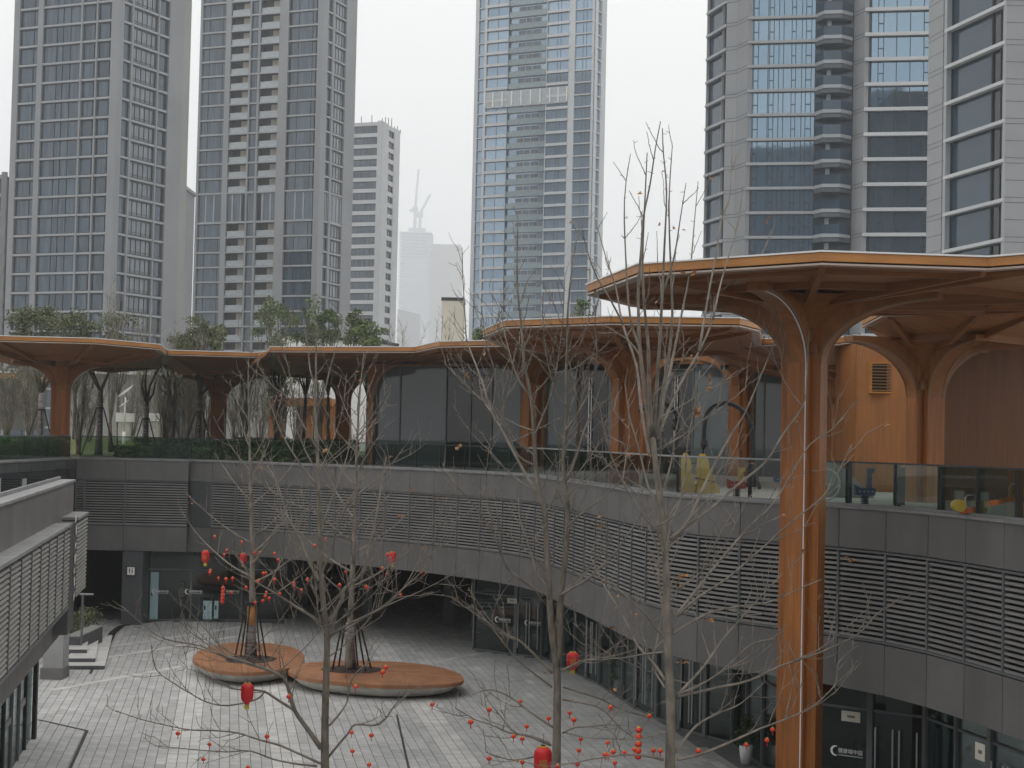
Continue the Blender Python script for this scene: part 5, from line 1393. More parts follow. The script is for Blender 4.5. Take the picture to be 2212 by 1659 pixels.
# --- tree in front of the long oval bench
T = 42.0
k1 = BareTree('bare_tree', 'bare tree before the oval benches with a thick limb reaching over the round one', 'tree', ground_under(702, 1659, T), 3, 'bare trees in the court')
g = at(702, 1659, T)
k1.branch([Vector((g.x, g.y, 0)), g, at(702, 1560, T), at(705, 1450, T), at(706, 1375, T), at(698, 1300, T), at(694, 1237, T), at(691, 1150, T), at(687, 1050, T), at(685.5, 970, T), at(681, 883, T), at(682, 833, T), at(683, 758, T), at(686, 700, T)], 0.125, 0.02, 9, 0.25, 0, k1.trunk)
for pix, w0, w1 in (
    ([(709, 1357), (725, 1322), (741, 1290), (744, 1272), (781, 1242), (794, 1200), (809, 1137), (822, 1060), (834, 987)], 9, 2.5),
    ([(690, 1255), (678, 1232), (666, 1212), (650, 1170), (629, 1130), (619, 1110), (604, 1060), (596, 1035), (575, 1005)], 7, 1.8),
    ([(696, 1357), (674, 1332), (641, 1312), (595, 1282), (544, 1250), (521, 1212), (500, 1190)], 7, 1.8),
    ([(689, 1297), (672, 1262)], 7, 5),
    ([(711, 1375), (760, 1345), (821, 1315), (859, 1282), (909, 1237), (937, 1195), (958, 1160)], 6, 1.6),
    ([(734, 1372), (780, 1338), (834, 1308), (872, 1270), (905, 1215), (940, 1190)], 5, 1.5),
    ([(693, 1616), (665, 1576), (637, 1535), (619, 1476), (598, 1455), (550, 1437), (503, 1422), (423, 1399), (384, 1397)], 12, 1.6),
    ([(637, 1535), (600, 1512), (571, 1494), (540, 1490), (506, 1488), (470, 1470), (434, 1452)], 7, 1.6),
    ([(571, 1494), (553, 1511), (492, 1524), (445, 1516), (410, 1497), (380, 1479), (337, 1446), (327, 1394)], 4, 1.4),
    ([(598, 1455), (540, 1435), (487, 1421), (435, 1396), (355, 1380), (310, 1350), (265, 1311)], 5, 1.4),
    ([(708, 1637), (730, 1610), (753, 1583), (768, 1565), (821, 1564), (860, 1515), (911, 1482)], 6, 1.6),
    ([(711, 1568), (735, 1540), (750, 1515), (753, 1488), (771, 1452), (800, 1430)], 5, 1.5),
    ([(696, 1651), (650, 1630), (604, 1610), (560, 1598), (512, 1583), (460, 1578), (414, 1577), (370, 1569), (305, 1554), (250, 1535)], 6, 1.3),
    ([(685, 1655), (640, 1650), (590, 1640), (540, 1622), (490, 1624), (430, 1620), (340, 1612)], 5, 1.3),
    ([(687, 1050), (660, 1018), (640, 990), (610, 940), (590, 890), (575, 845)], 5, 1.4),
    ([(692, 1150), (702, 1120), (716, 1080), (735, 1030), (752, 975), (760, 905)], 5, 1.5),
    ([(685, 970), (668, 940), (645, 900), (632, 850), (622, 790), (600, 720)], 4.5, 1.3),
    ([(682, 883), (700, 850), (712, 800), (728, 745), (742, 690)], 4, 1.2),
    ([(682, 833), (670, 800), (665, 750), (655, 690)], 4, 1.2),
    ([(694, 1237), (712, 1200), (726, 1150), (748, 1095), (776, 1040), (790, 960)], 5, 1.4),
    ([(706, 1375), (690, 1340), (684, 1290), (680, 1255), (672, 1200)], 4, 1.4)):
    k1.px(pix, T, w0, w1)
k1.fill(34, 3.0, 11.0, (1.6, 3.4), 0.020)
k1.leaves(7, 0.11, [at(990, 964, T), at(990, 966, T), at(987, 968, T), at(875, 1455, T)])
k1.done()
# --- second tree, forked, behind the lanterns
T = 38.0
k2 = BareTree('bare_tree', 'forked bare tree with two stems between the oval bench and the big lantern', 'tree', ground_under(1202, 1656, T), 5, 'bare trees in the court')
g = at(1202, 1656, T)
k2.branch([Vector((g.x, g.y, 0)), g, at(1203, 1575, T), at(1204, 1494, T), at(1202.5, 1444, T), at(1192.5, 1369, T), at(1188, 1306, T), at(1184, 1240, T), at(1177, 1112, T), at(1166, 1070, T), at(1157, 1006, T), at(1154, 943, T), at(1147, 856, T), at(1132, 781, T), at(1126, 700, T), at(1119, 640, T), at(1117, 560, T), at(1119, 470, T)], 0.13, 0.012, 9, 0.35, 0, k2.trunk)
k2.branch([at(1203, 1440, T), at(1207, 1369, T + .1), at(1210, 1306, T + .15), at(1216, 1250, T + .2), at(1227, 1137, T + .3), at(1224, 1075, T + .3), at(1217, 1006, T + .3), at(1222, 931, T + .3), at(1224, 881, T + .4), at(1223, 806, T + .4), at(1226, 731, T + .4), at(1226, 681, T + .4), at(1233, 600, T + .4), at(1245, 520, T + .4), at(1255, 470, T + .4)], 0.095, 0.012, 8, 0.4, 0, k2.trunk)
for pix, w0, w1 in (
    ([(1168, 1075), (1140, 1032), (1115, 987), (1090, 940), (1062, 890), (1040, 820), (1010, 740), (1005, 690), (1000, 600), (998, 535)], 7, 1.5),
    ([(1157, 1006), (1120, 985), (1095, 930), (1080, 870), (1068, 800), (1050, 740), (1040, 660)], 5, 1.3),
    ([(1225, 1037), (1245, 987), (1262, 930), (1290, 860), (1310, 790)], 6, 1.5),
    ([(1192, 1454), (1160, 1420), (1122, 1384), (1085, 1366), (1012, 1316), (975, 1290)], 6, 1.6),
    ([(1192, 1484), (1150, 1452), (1117, 1424), (1085, 1385), (1050, 1340), (1018, 1305)], 5, 1.5),
    ([(1195, 1571), (1170, 1555), (1147, 1539), (1102, 1506), (1060, 1490), (1020, 1500)], 6, 1.5),
    ([(1187, 1606), (1150, 1590), (1110, 1581), (1080, 1545), (1052, 1511)], 5, 1.4),
    ([(1190, 1610), (1140, 1590), (1100, 1583), (1060, 1565), (1025, 1554), (985, 1530)], 5, 1.4),
    ([(1197, 1650), (1175, 1632), (1130, 1640), (1095, 1640), (1050, 1625)], 5, 1.4),
    ([(1217, 1484), (1255, 1496), (1295, 1509), (1330, 1527), (1362, 1539), (1400, 1550), (1432, 1556)], 5, 1.5),
    ([(1215, 1511), (1250, 1517), (1287, 1526), (1310, 1540), (1327, 1559), (1350, 1580), (1370, 1594)], 5, 1.4),
    ([(1217, 1581), (1260, 1592), (1315, 1596), (1360, 1596)], 4, 1.4),
    ([(1212, 1449), (1240, 1436), (1262, 1426), (1300, 1420), (1337, 1414), (1380, 1400)], 5, 1.4),
    ([(1175, 1285), (1133, 1257), (1095, 1225), (1076, 1180), (1058, 1137), (1005, 1070), (948, 1007)], 6, 1.4),
    ([(1210, 1287), (1240, 1268), (1268, 1252), (1300, 1222), (1328, 1195), (1358, 1152), (1400, 1090)], 6, 1.5),
    ([(1180, 1265), (1160, 1240), (1150, 1205), (1138, 1165), (1123, 1122), (1120, 1075)], 5, 1.4),
    ([(1215, 1584), (1240, 1572), (1270, 1570), (1310, 1566), (1340, 1567)], 4, 1.3),
    ([(1222, 931), (1250, 890), (1275, 840), (1290, 760), (1285, 690), (1300, 610)], 5, 1.3),
    ([(1224, 881), (1200, 840), (1185, 790), (1175, 720), (1170, 640)], 4, 1.2),
    ([(1154, 943), (1172, 900), (1192, 850), (1205, 780), (1215, 700), (1220, 600)], 5, 1.3),
    ([(1147, 856), (1120, 820), (1100, 760), (1085, 690), (1082, 620)], 4, 1.2),
    ([(1177, 1112), (1195, 1080), (1205, 1040), (1210, 980), (1198, 920)], 4, 1.2),
    ([(1227, 1137), (1255, 1110), (1290, 1085), (1330, 1050), (1365, 1000)], 5, 1.4),
    ([(1184, 1240), (1155, 1205), (1130, 1185), (1090, 1150), (1050, 1130)], 4, 1.3)):
    k2.px(pix, T, w0, w1)
k2.fill(30, 3.5, 11.5, (1.5, 3.2), 0.020)
k2.leaves(20, 0.11, [at(1247, 1015, T), at(1313, 1037, T), at(1320, 1040, T), at(1345, 1040, T), at(1225, 1412, T), at(1175, 1454, T)])
k2.done()
# --- third tree, tallest, in front of the tall timber column
T = 30.5
k3 = BareTree('bare_tree', 'tallest bare tree fanning many upright stems beside the tall orange column', 'tree', ground_under(1447, 1659, T), 8, 'bare trees in the court')
g = at(1447, 1659, T)
k3.branch([Vector((g.x, g.y, 0)), g, at(1449, 1560, T), at(1447, 1480, T), at(1443, 1400, T), at(1441, 1330, T), at(1437, 1200, T), at(1428, 1100, T), at(1416, 1000, T), at(1409, 935, T)], 0.128, 0.055, 10, 0.15, 0, k3.trunk)
for pix, w0, w1 in (
    ([(1407, 945), (1394, 850), (1384, 770), (1380, 700), (1379, 620), (1385, 540), (1390, 470), (1404, 400), (1416, 320), (1427, 262)], 11, 1.6),
    ([(1408, 945), (1402, 820), (1400, 740), (1392, 660), (1388, 560), (1394, 415), (1398, 330)], 10, 1.6),
    ([(1411, 945), (1424, 760), (1430, 650), (1435, 540), (1440, 415), (1433, 330), (1431, 277)], 10, 1.6),
    ([(1413, 945), (1440, 800), (1452, 700), (1450, 600), (1446, 500), (1446, 415), (1452, 320)], 9, 1.5),
    ([(1414, 945), (1448, 800), (1470, 690), (1490, 590), (1500, 480), (1508, 392)], 9, 1.4),
    ([(1418, 950), (1470, 830), (1510, 760), (1540, 690), (1546, 640), (1590, 605), (1640, 560), (1664, 500)], 8, 1.4),
    ([(1403, 980), (1385, 880), (1375, 790), (1345, 700), (1330, 620), (1310, 560), (1285, 470)], 9, 1.4),
    ([(1386, 760), (1362, 690), (1352, 560), (1349, 430), (1362, 332)], 6, 1.3),
    ([(1346, 700), (1320, 650), (1290, 600), (1268, 540), (1255, 480)], 5, 1.2),
    ([(1430, 640), (1455, 560), (1470, 470), (1482, 395)], 5, 1.2),
    ([(1510, 760), (1530, 640), (1545, 560), (1560, 470), (1577, 420), (1583, 270)], 6, 1.3),
    ([(1540, 690), (1560, 600), (1590, 500), (1602, 430), (1605, 405)], 5, 1.2),
    ([(1384, 770), (1362, 740), (1335, 720), (1300, 700)], 4, 1.2),
    ([(1439, 1190), (1460, 1160), (1491, 1118), (1531, 1028), (1579, 940), (1609, 893), (1640, 820), (1665, 760), (1690, 700)], 9, 1.6),
    ([(1446, 1165), (1490, 1130), (1531, 1103), (1590, 1050), (1654, 998), (1690, 940), (1734, 878), (1742, 830), (1748, 700)], 8, 1.5),
    ([(1460, 1330), (1501, 1278), (1560, 1205), (1621, 1135), (1668, 1090), (1714, 1017), (1750, 960), (1800, 925), (1850, 865)], 7, 1.5),
    ([(1464, 1330), (1506, 1292), (1570, 1250), (1640, 1190), (1709, 1128), (1770, 1080), (1800, 1040), (1840, 960)], 6, 1.4),
    ([(1454, 1369), (1500, 1340), (1546, 1319), (1610, 1308), (1666, 1299), (1730, 1270), (1774, 1252)], 6, 1.5),
    ([(1464, 1501), (1520, 1440), (1559, 1384), (1601, 1336), (1654, 1276), (1690, 1240)], 7, 1.5),
    ([(1464, 1504), (1505, 1496), (1546, 1486), (1620, 1470), (1684, 1439), (1770, 1410), (1854, 1369), (1890, 1330), (1924, 1306), (1945, 1290)], 7, 1.4),
    ([(1464, 1641), (1510, 1630), (1571, 1606), (1640, 1575), (1696, 1554), (1750, 1530), (1784, 1501), (1806, 1474), (1812, 1430), (1854, 1394)], 7, 1.5),
    ([(1459, 1626), (1489, 1584), (1515, 1560), (1556, 1539), (1600, 1520), (1651, 1474)], 7, 1.4),
    ([(1461, 1500), (1530, 1470), (1580, 1430), (1625, 1390), (1675, 1380)], 5, 1.3),
    ([(1437, 1469), (1410, 1430), (1377, 1394), (1345, 1330), (1300, 1256), (1275, 1200)], 7, 1.5),
    ([(1442, 1379), (1420, 1362), (1397, 1329), (1360, 1295), (1320, 1259), (1290, 1235)], 6, 1.4),
    ([(1442, 1584), (1420, 1582), (1397, 1594), (1350, 1598), (1315, 1596)], 4, 1.3),
    ([(1432, 1641), (1390, 1632), (1342, 1631), (1280, 1640), (1217, 1652)], 6, 1.3),
    ([(1435, 1409), (1390, 1413), (1340, 1422), (1262, 1426)], 4, 1.3),
    ([(1437, 1486), (1415, 1450), (1399, 1405), (1385, 1360), (1376, 1320), (1380, 1270)], 5, 1.4),
    ([(1436, 1200), (1420, 1150), (1395, 1120), (1365, 1075), (1335, 1020), (1310, 950), (1296, 880)], 6, 1.4),
    ([(1428, 1100), (1404, 1060), (1390, 1010), (1378, 960), (1360, 900), (1350, 830)], 6, 1.4),
    ([(1437, 1205), (1450, 1130), (1470, 1080), (1480, 1020), (1486, 950), (1500, 880), (1512, 800)], 6, 1.4),
    ([(1440, 1310), (1425, 1280), (1425, 1225), (1420, 1180), (1400, 1140)], 4, 1.3),
    ([(1425, 1080), (1450, 1000), (1460, 930), (1478, 860), (1490, 790)], 5, 1.3)):
    k3.px(pix, T, w0, w1, twigs=0.22 if pix[-1][1] < 720 and pix[0][1] > pix[-1][1] + 200 else 0.8)
k3.fill(26, 3.5, 10.8, (1.3, 2.8), 0.017)
k3.leaves(26, 0.11, [at(1502, 886, T), at(1506, 890, T), at(1498, 889, T), at(1503, 880, T), at(1504, 893, T), at(1425, 475, T), at(1460, 490, T), at(1477, 492, T), at(1480, 588, T), at(1498, 590, T), at(1660, 478, T), at(1655, 474, T), at(1530, 817, T), at(1532, 835, T), at(1470, 1245, T), at(1478, 1250, T), at(1467, 1258, T), at(1470, 1432, T), at(1480, 1425, T), at(1535, 1342, T), at(1455, 1520, T), at(1570, 1500, T), at(1835, 1205, T), at(1838, 1215, T)])
k3.done()
# --- the two trees growing out of the benches
def bench_tree(lab, pix, Y, seed, r0, levels):
    t = BareTree('bare_tree', lab, 'tree', tuple(Vector((at(*pix[0], Y).x, Y, 0.5))), seed, 'bare trees in the court')
    pts = [at(u, v, Y) for u, v in pix]
    t.branch(pts, r0, 0.015, 8, 0.15, 0, t.trunk)
    rg = t.rg
    z0, z1 = pts[0].z + 2.9, pts[-1].z
    for k in range(levels):
        f = (k + rg.random() * .6) / levels
        z = z0 + (z1 - z0) * f * 0.93
        i = max(j for j in range(len(pts) - 1) if pts[j].z <= z) if z > pts[0].z else 0
        s_ = (z - pts[i].z) / max(1e-3, pts[i + 1].z - pts[i].z)
        p = pts[i].lerp(pts[i + 1], min(1, s_))
        az = k * 2.4 + rg.uniform(-.4, .4)
        ln = (3.5 * (1 - f) + 1.0) * rg.uniform(0.8, 1.15)
        d = Vector((math.cos(az), math.sin(az), 0.35 + 0.9 * f)).normalized()
        q = [p]
        for m_ in range(5):
            d = (d + Vector((0, 0, 0.10)) + rdir(rg) * 0.10).normalized()
            q.append(q[-1] + d * ln / 5)
        t.branch(q, 0.036 * (1 - f) + 0.015, 0.006, 5, 0.6, 0)
    t.leaves(5, 0.12)
    t.done()
    return t
b1 = bench_tree('slender bare tree hung with lanterns growing out of the round bench', [(541, 1428), (543, 1380), (544, 1310), (545, 1200), (543, 1100), (540, 1000), (538, 900), (536, 830), (537, 780)], 61.0, 21, 0.16, 22)
b2 = bench_tree('bare tree growing out of the long oval bench behind the front trunk', [(752, 1442), (755, 1380), (759, 1300), (763, 1200), (767, 1100), (770, 1000), (774, 900), (780, 820), (786, 760)], 57.0, 22, 0.15, 20)

# ------------------------------------------------------------------ benches, stakes
def bench(lab, pix_top, zt, hole, plank_w, along, grp='pebble shaped benches round the court trees'):
    P0 = [at_z(u, v, zt) for u, v in pix_top]
    n = len(P0)
    ring = []
    for i in range(n):
        p0, p1, p2, p3 = P0[i - 1], P0[i], P0[(i + 1) % n], P0[(i + 2) % n]
        for j in range(4):
            t = j / 4
            ring.append(0.5 * ((2 * p1) + (p2 - p0) * t + (2 * p0 - 5 * p1 + 4 * p2 - p3) * t * t + (3 * p1 - p0 - 3 * p2 + p3) * t ** 3))
    c = sum(ring, Vector((0, 0, 0))) / len(ring)
    r_ = thing('tree_bench', lab, 'bench', (c.x, c.y, 0), grp)
    def loop(f, z): return [(c.x + (p.x - c.x) * f, c.y + (p.y - c.y) * f, z) for p in ring]
    m_ = len(ring)
    lv = [loop(0.80, 0.06), loop(0.87, 0.15), loop(0.925, zt - 0.26), loop(0.965, zt - 0.131)]
    vs = [p for l in lv for p in l]
    fs = [(k * m_ + i, k * m_ + (i + 1) % m_, (k + 1) * m_ + (i + 1) % m_, (k + 1) * m_ + i) for k in range(3) for i in range(m_)]
    fs += [tuple(range(m_ - 1, -1, -1)), tuple(range(3 * m_, 4 * m_))]
    MB().add(vs, fs).build('base', M['concrete'], r_, smooth=True)
    MB().prism([xy(p) for p in loop(0.77, 0)], 0.0, 0.07).build('plinth', M['frame'], r_)
    # edge band
    eb = MB()
    lo_, hi_ = loop(1.0, zt - 0.13), loop(1.0, zt - 0.008)
    li_, hi2 = loop(0.93, zt - 0.13), loop(0.93, zt - 0.008)
    vs = lo_ + hi_ + hi2 + li_
    fs = [(a_ * m_ + i, a_ * m_ + (i + 1) % m_, ((a_ + 1) % 4) * m_ + (i + 1) % m_, ((a_ + 1) % 4) * m_ + i) for a_ in range(4) for i in range(m_)]
    eb.add(vs, fs).build('rim', M['deck'], r_, smooth=False)
    # planks: strips cut out of the outline
    al = Vector(along).normalized(); ac = Vector((-al.y, al.x))
    poly = [Vector((p[0], p[1])) for p in loop(0.992, 0)]
    s = [p.dot(ac) for p in poly]
    k = min(s)
    def clip(pl, lo, hi):
        for sg, lim in ((1, lo), (-1, -hi)):
            out = []
            for i in range(len(pl)):
                a_, b_ = pl[i], pl[(i + 1) % len(pl)]
                da, db = sg * a_.dot(ac) - lim, sg * b_.dot(ac) - lim
                if da >= 0: out.append(a_)
                if da * db < 0: out.append(a_.lerp(b_, da / (da - db)))
            pl = out
            if not pl: return pl
        return pl
    while k < max(s):
        pl = clip(poly, k + 0.004, min(k + plank_w - 0.004, max(s)))
        if len(pl) >= 3:
            # drop vertices that make slivers
            MB().prism([tuple(p) for p in pl], zt - 0.03, zt + rnd.uniform(-0.002, 0.002)).build('plank', M['deck'], r_)
        k += plank_w
    h = at_z(hole[0], hole[1], zt)
    so = MB()
    vs = []
    for i in range(20):
        a_ = 2 * math.pi * i / 20
        vs.append((h.x + hole[2] * math.cos(a_) * rnd.uniform(.92, 1.05), h.y + hole[3] * math.sin(a_) * rnd.uniform(.92, 1.05), zt + 0.006))
    vs.append((h.x, h.y, zt + 0.09))
    so.add(vs, [(i, (i + 1) % 20, 20) for i in range(20)]).build('soil', M['soil'], r_)
    return h
h1 = bench('round timber topped bench on a pale tapering base, tree stakes standing in it',
           [(417, 1421), (432, 1404), (474, 1391), (535, 1387), (600, 1391), (645, 1403), (658, 1420), (648, 1436), (600, 1447), (530, 1453), (465, 1447), (428, 1434)], 0.56, (541, 1424, 1.05, 1.15), 0.145, (-0.1805, 0.9836))
h2 = bench('longer oval timber topped bench with a pale base in the middle of the court',
           [(623, 1448), (640, 1435), (700, 1428), (760, 1426.5), (850, 1429), (930, 1437), (985, 1451), (1002, 1466), (985, 1475), (920, 1480), (830, 1480), (730, 1473), (660, 1464), (632, 1456)], 0.56, (760, 1446, 1.2, 1.0), 0.145, (0.97, -0.24))
def stakes(lab, base, top, spread, n, m_=None, grp='black tree stakes', ring=0.22, rt=0.035):
    b_, t_ = Vector(base), Vector(top)
    r_ = thing('tree_stakes', lab, 'tree stakes', tuple(b_), grp)
    for k in range(n):
        a_ = 2 * math.pi * (k + 0.3) / n
        MB().tube([b_ + Vector((spread * math.cos(a_), spread * math.sin(a_), 0)), t_ + Vector((ring * math.cos(a_), ring * math.sin(a_), 0))], rt, 6).build('pole', m_ or M['black'], r_)
    col_ = MB()
    N_ = 14
    for (ro, z0, z1) in ((ring + 0.03, -0.05, 0.06),):
        vs = [(t_.x + r * math.cos(2 * math.pi * k / N_), t_.y + r * math.sin(2 * math.pi * k / N_), t_.z + z) for r, z in ((ro, z0), (ro, z1), (ro - .07, z1), (ro - .07, z0)) for k in range(N_)]
        col_.add(vs, [(a_ * N_ + k, a_ * N_ + (k + 1) % N_, ((a_ + 1) % 4) * N_ + (k + 1) % N_, ((a_ + 1) % 4) * N_ + k) for a_ in range(4) for k in range(N_)])
    col_.build('collar', m_ or M['black'], r_)
    return r_
tp = at(544, 1303, 61)
s1 = stakes('black stakes propping the slender tree on the round bench', (h1.x, h1.y, 0.565), (tp.x, tp.y, tp.z), 0.62, 6)
MB().tube([(h1.x, h1.y - .01, 0.6), (h1.x + .02, h1.y, 1.9), (tp.x, tp.y, tp.z - 0.9)], [0.20, 0.185, 0.175], 10).build('burlap_wrap', M['burlap'], b1.root, smooth=True)
MB().tube([(tp.x, tp.y, tp.z - 0.88), (tp.x, tp.y, tp.z - 0.12)], [0.18, 0.178], 10).build('orange_tape', M['tape'], b1.root, smooth=True)
tp = at(758, 1318, 57)
stakes('black stakes propping the bare tree on the long oval bench', (h2.x, h2.y, 0.565), (tp.x, tp.y, tp.z), 0.75, 6)
MB().tube([(h2.x, h2.y, 0.6), at(755, 1380, 57), at(757, 1345, 57)], [0.19, 0.18, 0.172], 10).build('burlap_wrap', M['burlap'], b2.root, smooth=True)

# ------------------------------------------------------------------ lanterns
def lantern(u, v_top, v_bot, w, Y, lab, emblem=True):
    p = at(u, v_bot, Y); H = (v_bot - v_top) * Y / FD; r = w / 2 * Y / FD
    o = thing('red_lantern', lab, 'lantern', (p.x, p.y, p.z), 'large red lanterns in the trees')
    prof = [(0.36, 0.0), (0.55, 0.03), (0.82, 0.10), (0.95, 0.20), (1.0, 0.34), (1.0, 0.70), (0.95, 0.82), (0.80, 0.92), (0.55, 0.97), (0.42, 1.0)]
    n = 28
    # ribs of the silk drum
    me = MB()
    vs = [(p.x + a * r * (1 + 0.018 * math.cos(14 * 2 * math.pi * k / n)) * math.cos(2 * math.pi * k / n), p.y + a * r * (1 + 0.018 * math.cos(14 * 2 * math.pi * k / n)) * math.sin(2 * math.pi * k / n), p.z + z * H) for a, z in prof for k in range(n)]
    m_ = len(prof)
    fs = [(i * n + k, i * n + (k + 1) % n, (i + 1) * n + (k + 1) % n, (i + 1) * n + k) for i in range(m_ - 1) for k in range(n)] + [tuple(range(n - 1, -1, -1)), tuple(range((m_ - 1) * n, m_ * n))]
    me.add(vs, fs).build('drum', M['red'], o, smooth=True)
    MB().lathe([(0.42 * r, 0), (0.50 * r, 0.0), (0.50 * r, 0.05 * H), (0.40 * r, 0.05 * H)], 18, (p.x, p.y, p.z + 0.985 * H)).build('top_ring', M['gold'], o)
    MB().lathe([(0.30 * r, 0), (0.30 * r, 0.03 * H)], 16, (p.x, p.y, p.z + 1.037 * H)).build('opening', M['frame'], o)
    MB().lathe([(0.30 * r, 0), (0.42 * r, 0.02 * H), (0.44 * r, 0.09 * H)], 16, (p.x, p.y, p.z - 0.08 * H)).build('bottom_ring', M['red_small'], o)
    fr = MB()
    for k in range(9):
        x = p.x + (k - 4) * 0.085 * r
        fr.box(x - 0.036 * r, x + 0.036 * r, p.y - 0.03 * r, p.y + 0.03 * r, p.z - 0.34 * H, p.z - 0.07 * H)
    fr.build('tassel', M['yellow'], o, kind='stuff')
    MB().tube([(p.x, p.y, p.z + 1.03 * H), (p.x + 0.01, p.y, p.z + 1.03 * H + 0.30)], 0.006, 4).build('cord', M['frame'], o)
    if emblem: lettering('福', 1.05 * r, (p.x - 0.52 * r, p.y - 1.03 * r, p.z + 0.30 * H), 0, M['emblem'], 'emblem', o)
    return o
lantern(443.5, 1189, 1214, 17, 60.0, 'large red lantern highest at the side nearest the toilet sign')
lantern(525, 1195, 1217, 15, 62.5, 'large red lantern close to the slender bench tree trunk', False)
lantern(847.5, 1192, 1216, 17, 58.5, 'large red lantern hanging beyond the long bench against the charcoal cladding', False)
lantern(533.5, 1476, 1518, 27, 41.0, 'large red lantern hanging low over the paving in front of the round bench', False)
lantern(1237, 1409, 1444, 26, 38.2, 'large red lantern beside the forked tree trunk', True)
lantern(1172, 1614, 1672, 38, 36.2, 'largest red lantern with a gold character cut by the bottom of the picture', True)
# small ornaments: one built, the rest copied
def ornament_proto():
    o = MB().lathe([(0.004, -0.062), (0.030, -0.058), (0.062, -0.034), (0.075, 0.0), (0.062, 0.034), (0.030, 0.056), (0.004, 0.060)], 12).build('lantern_ornament', M['red_small'], None, smooth=True)
    c_ = MB().lathe([(0.034, 0.052), (0.036, 0.066), (0.012, 0.085)], 8).build('cap', M['gold'], o)
    t_ = MB().lathe([(0.016, -0.065), (0.010, -0.09), (0.016, -0.17)], 6).build('tassel', M['red'], o)
    MB().tube([(0, 0, 0.08), (0.005, 0, 0.20)], 0.003, 3).build('thread', M['frame'], o)
    return o
ORD = 'first second third fourth fifth sixth seventh eighth ninth tenth eleventh twelfth thirteenth fourteenth fifteenth sixteenth seventeenth'.split()
proto = ornament_proto(); first = True
def ornaments(spots, Y, lab, grp, s=1.0, wpx=None):
    global first
    um = sum(q[0] for q in spots) / len(spots)
    order = {}
    for side in (0, 1):
        for r_i, q in enumerate(sorted((q for q in spots if (q[0] > um) == side), key=lambda q: q[1])):
            order[(q[0], q[1])] = ('on the right' if side else 'on the left', ORD[r_i])
    for (u, v, *rest_) in spots:
        p = at(u, v, Y + rnd.uniform(-0.8, 0.8))
        if first: o = proto; first = False
        else: o = copy_tree(proto)
        o.location = p
        k = s * rnd.uniform(0.78, 0.98)
        o.scale = (k, k, k * 0.92)
        sd_, od_ = order[(u, v)]
        tag(o, lab + ', ' + od_ + ' from the top ' + sd_, 'ornament', grp)
g_ = lambda pts: [(384 + .25 * x, 987.5 + .25 * y) for x, y in pts]
ornaments(g_([(318, 685), (422, 805), (400, 843), (283, 980), (277, 997), (352, 1045), (416, 1053), (474, 1047), (590, 1126), (552, 733), (660, 827), (710, 825), (836, 833), (867, 887), (738, 1003), (760, 1000), (697, 1070), (765, 1168), (757, 1202), (790, 1220), (735, 1242), (670, 1256), (463, 1170), (837, 1057), (882, 1180)]), 60.5,
          'red ornament in the round bench tree', 'small ornaments in the round bench tree')
ornaments(g_([(1003, 1090), (1008, 1115), (1068, 1148), (1121, 1056), (1182, 765), (1278, 707), (1398, 1105), (1455, 988), (1628, 1120), (1642, 1130), (1768, 960), (1808, 1008), (1812, 842), (1926, 1190), (2112, 992)]), 57.0,
          'red ornament in the oval bench tree', 'small ornaments in the oval bench tree')
g2_ = lambda pts: [(384 + .2976 * x, 1261.8 + .2976 * y) for x, y in pts]
ornaments(g2_([(1509, 605), (1485, 640), (1290, 746), (806, 817), (1847, 874), (2127, 1000), (1262, 1078), (1405, 1098), (1268, 1213), (1390, 1310), (648, 1105), (230, 1163), (187, 1272), (2, 1084), (510, 1331)]), 41.5,
          'red ornament in the tree before the benches', 'small ornaments in the tree before the benches')
g3_ = lambda pts: [(987.5 + .25 * x, 1244 + .25 * y) for x, y in pts]
ornaments(g3_([(544, 1087), (277, 1156), (118, 1262), (601, 1300), (487, 1388), (563, 1407), (972, 1185), (1008, 1243), (1068, 1410), (1052, 1508), (277, 1578), (563, 1610), (1040, 1627), (790, 1232), (868, 1645)]), 37.6,
          'red ornament in the forked tree', 'small ornaments in the forked tree')
ornaments(g3_([(1325, 1135), (1662, 1210), (1300, 1440), (1350, 1520), (1446, 1525), (1530, 1500), (1277, 1543), (1306, 1550), (1363, 1615), (1696, 1508), (1755, 1513), (2083, 1512)]) + [(1669, 1576), (1657, 1599), (1612, 1609)], 31.0,
          'red ornament in the tallest tree', 'small ornaments in the tallest tree', 0.80)
def string(lab, u, vs, Y, r, mats):
    p0 = at(u, vs[0] - 6, Y)
    o = thing('ornament_string', lab, 'ornament string', tuple(p0), 'strings of small lanterns')
    for k, v in enumerate(vs):
        p = at(u - 0.4 * k, v, Y)
        b_ = MB().lathe([(0.1 * r, -.8 * r), (0.7 * r, -.6 * r), (r, 0), (0.7 * r, .6 * r), (0.1 * r, .8 * r)], 10, tuple(p)).build('bead', M['red_small'], o, smooth=True)
        MB().lathe([(0.5 * r, 0.62 * r), (0.3 * r, 1.0 * r)], 8, tuple(p)).build('cap', M['gold'], b_)
    a_, z_ = at(u, vs[0] - 9, Y), at(u - .4 * len(vs), vs[-1] + 7, Y)
    MB().tube([a_, z_], 0.008, 4).build('cord', M['red'], o)
string('string of five small red lanterns hanging from the round bench tree', 482, (1270.5, 1278, 1285.5, 1293, 1300), 60.0, 0.085, None)
string('string of red and gold lanterns hanging from the tallest bare tree', 1380, (1577, 1592, 1607.5, 1622, 1634), 31.0, 0.075, None)
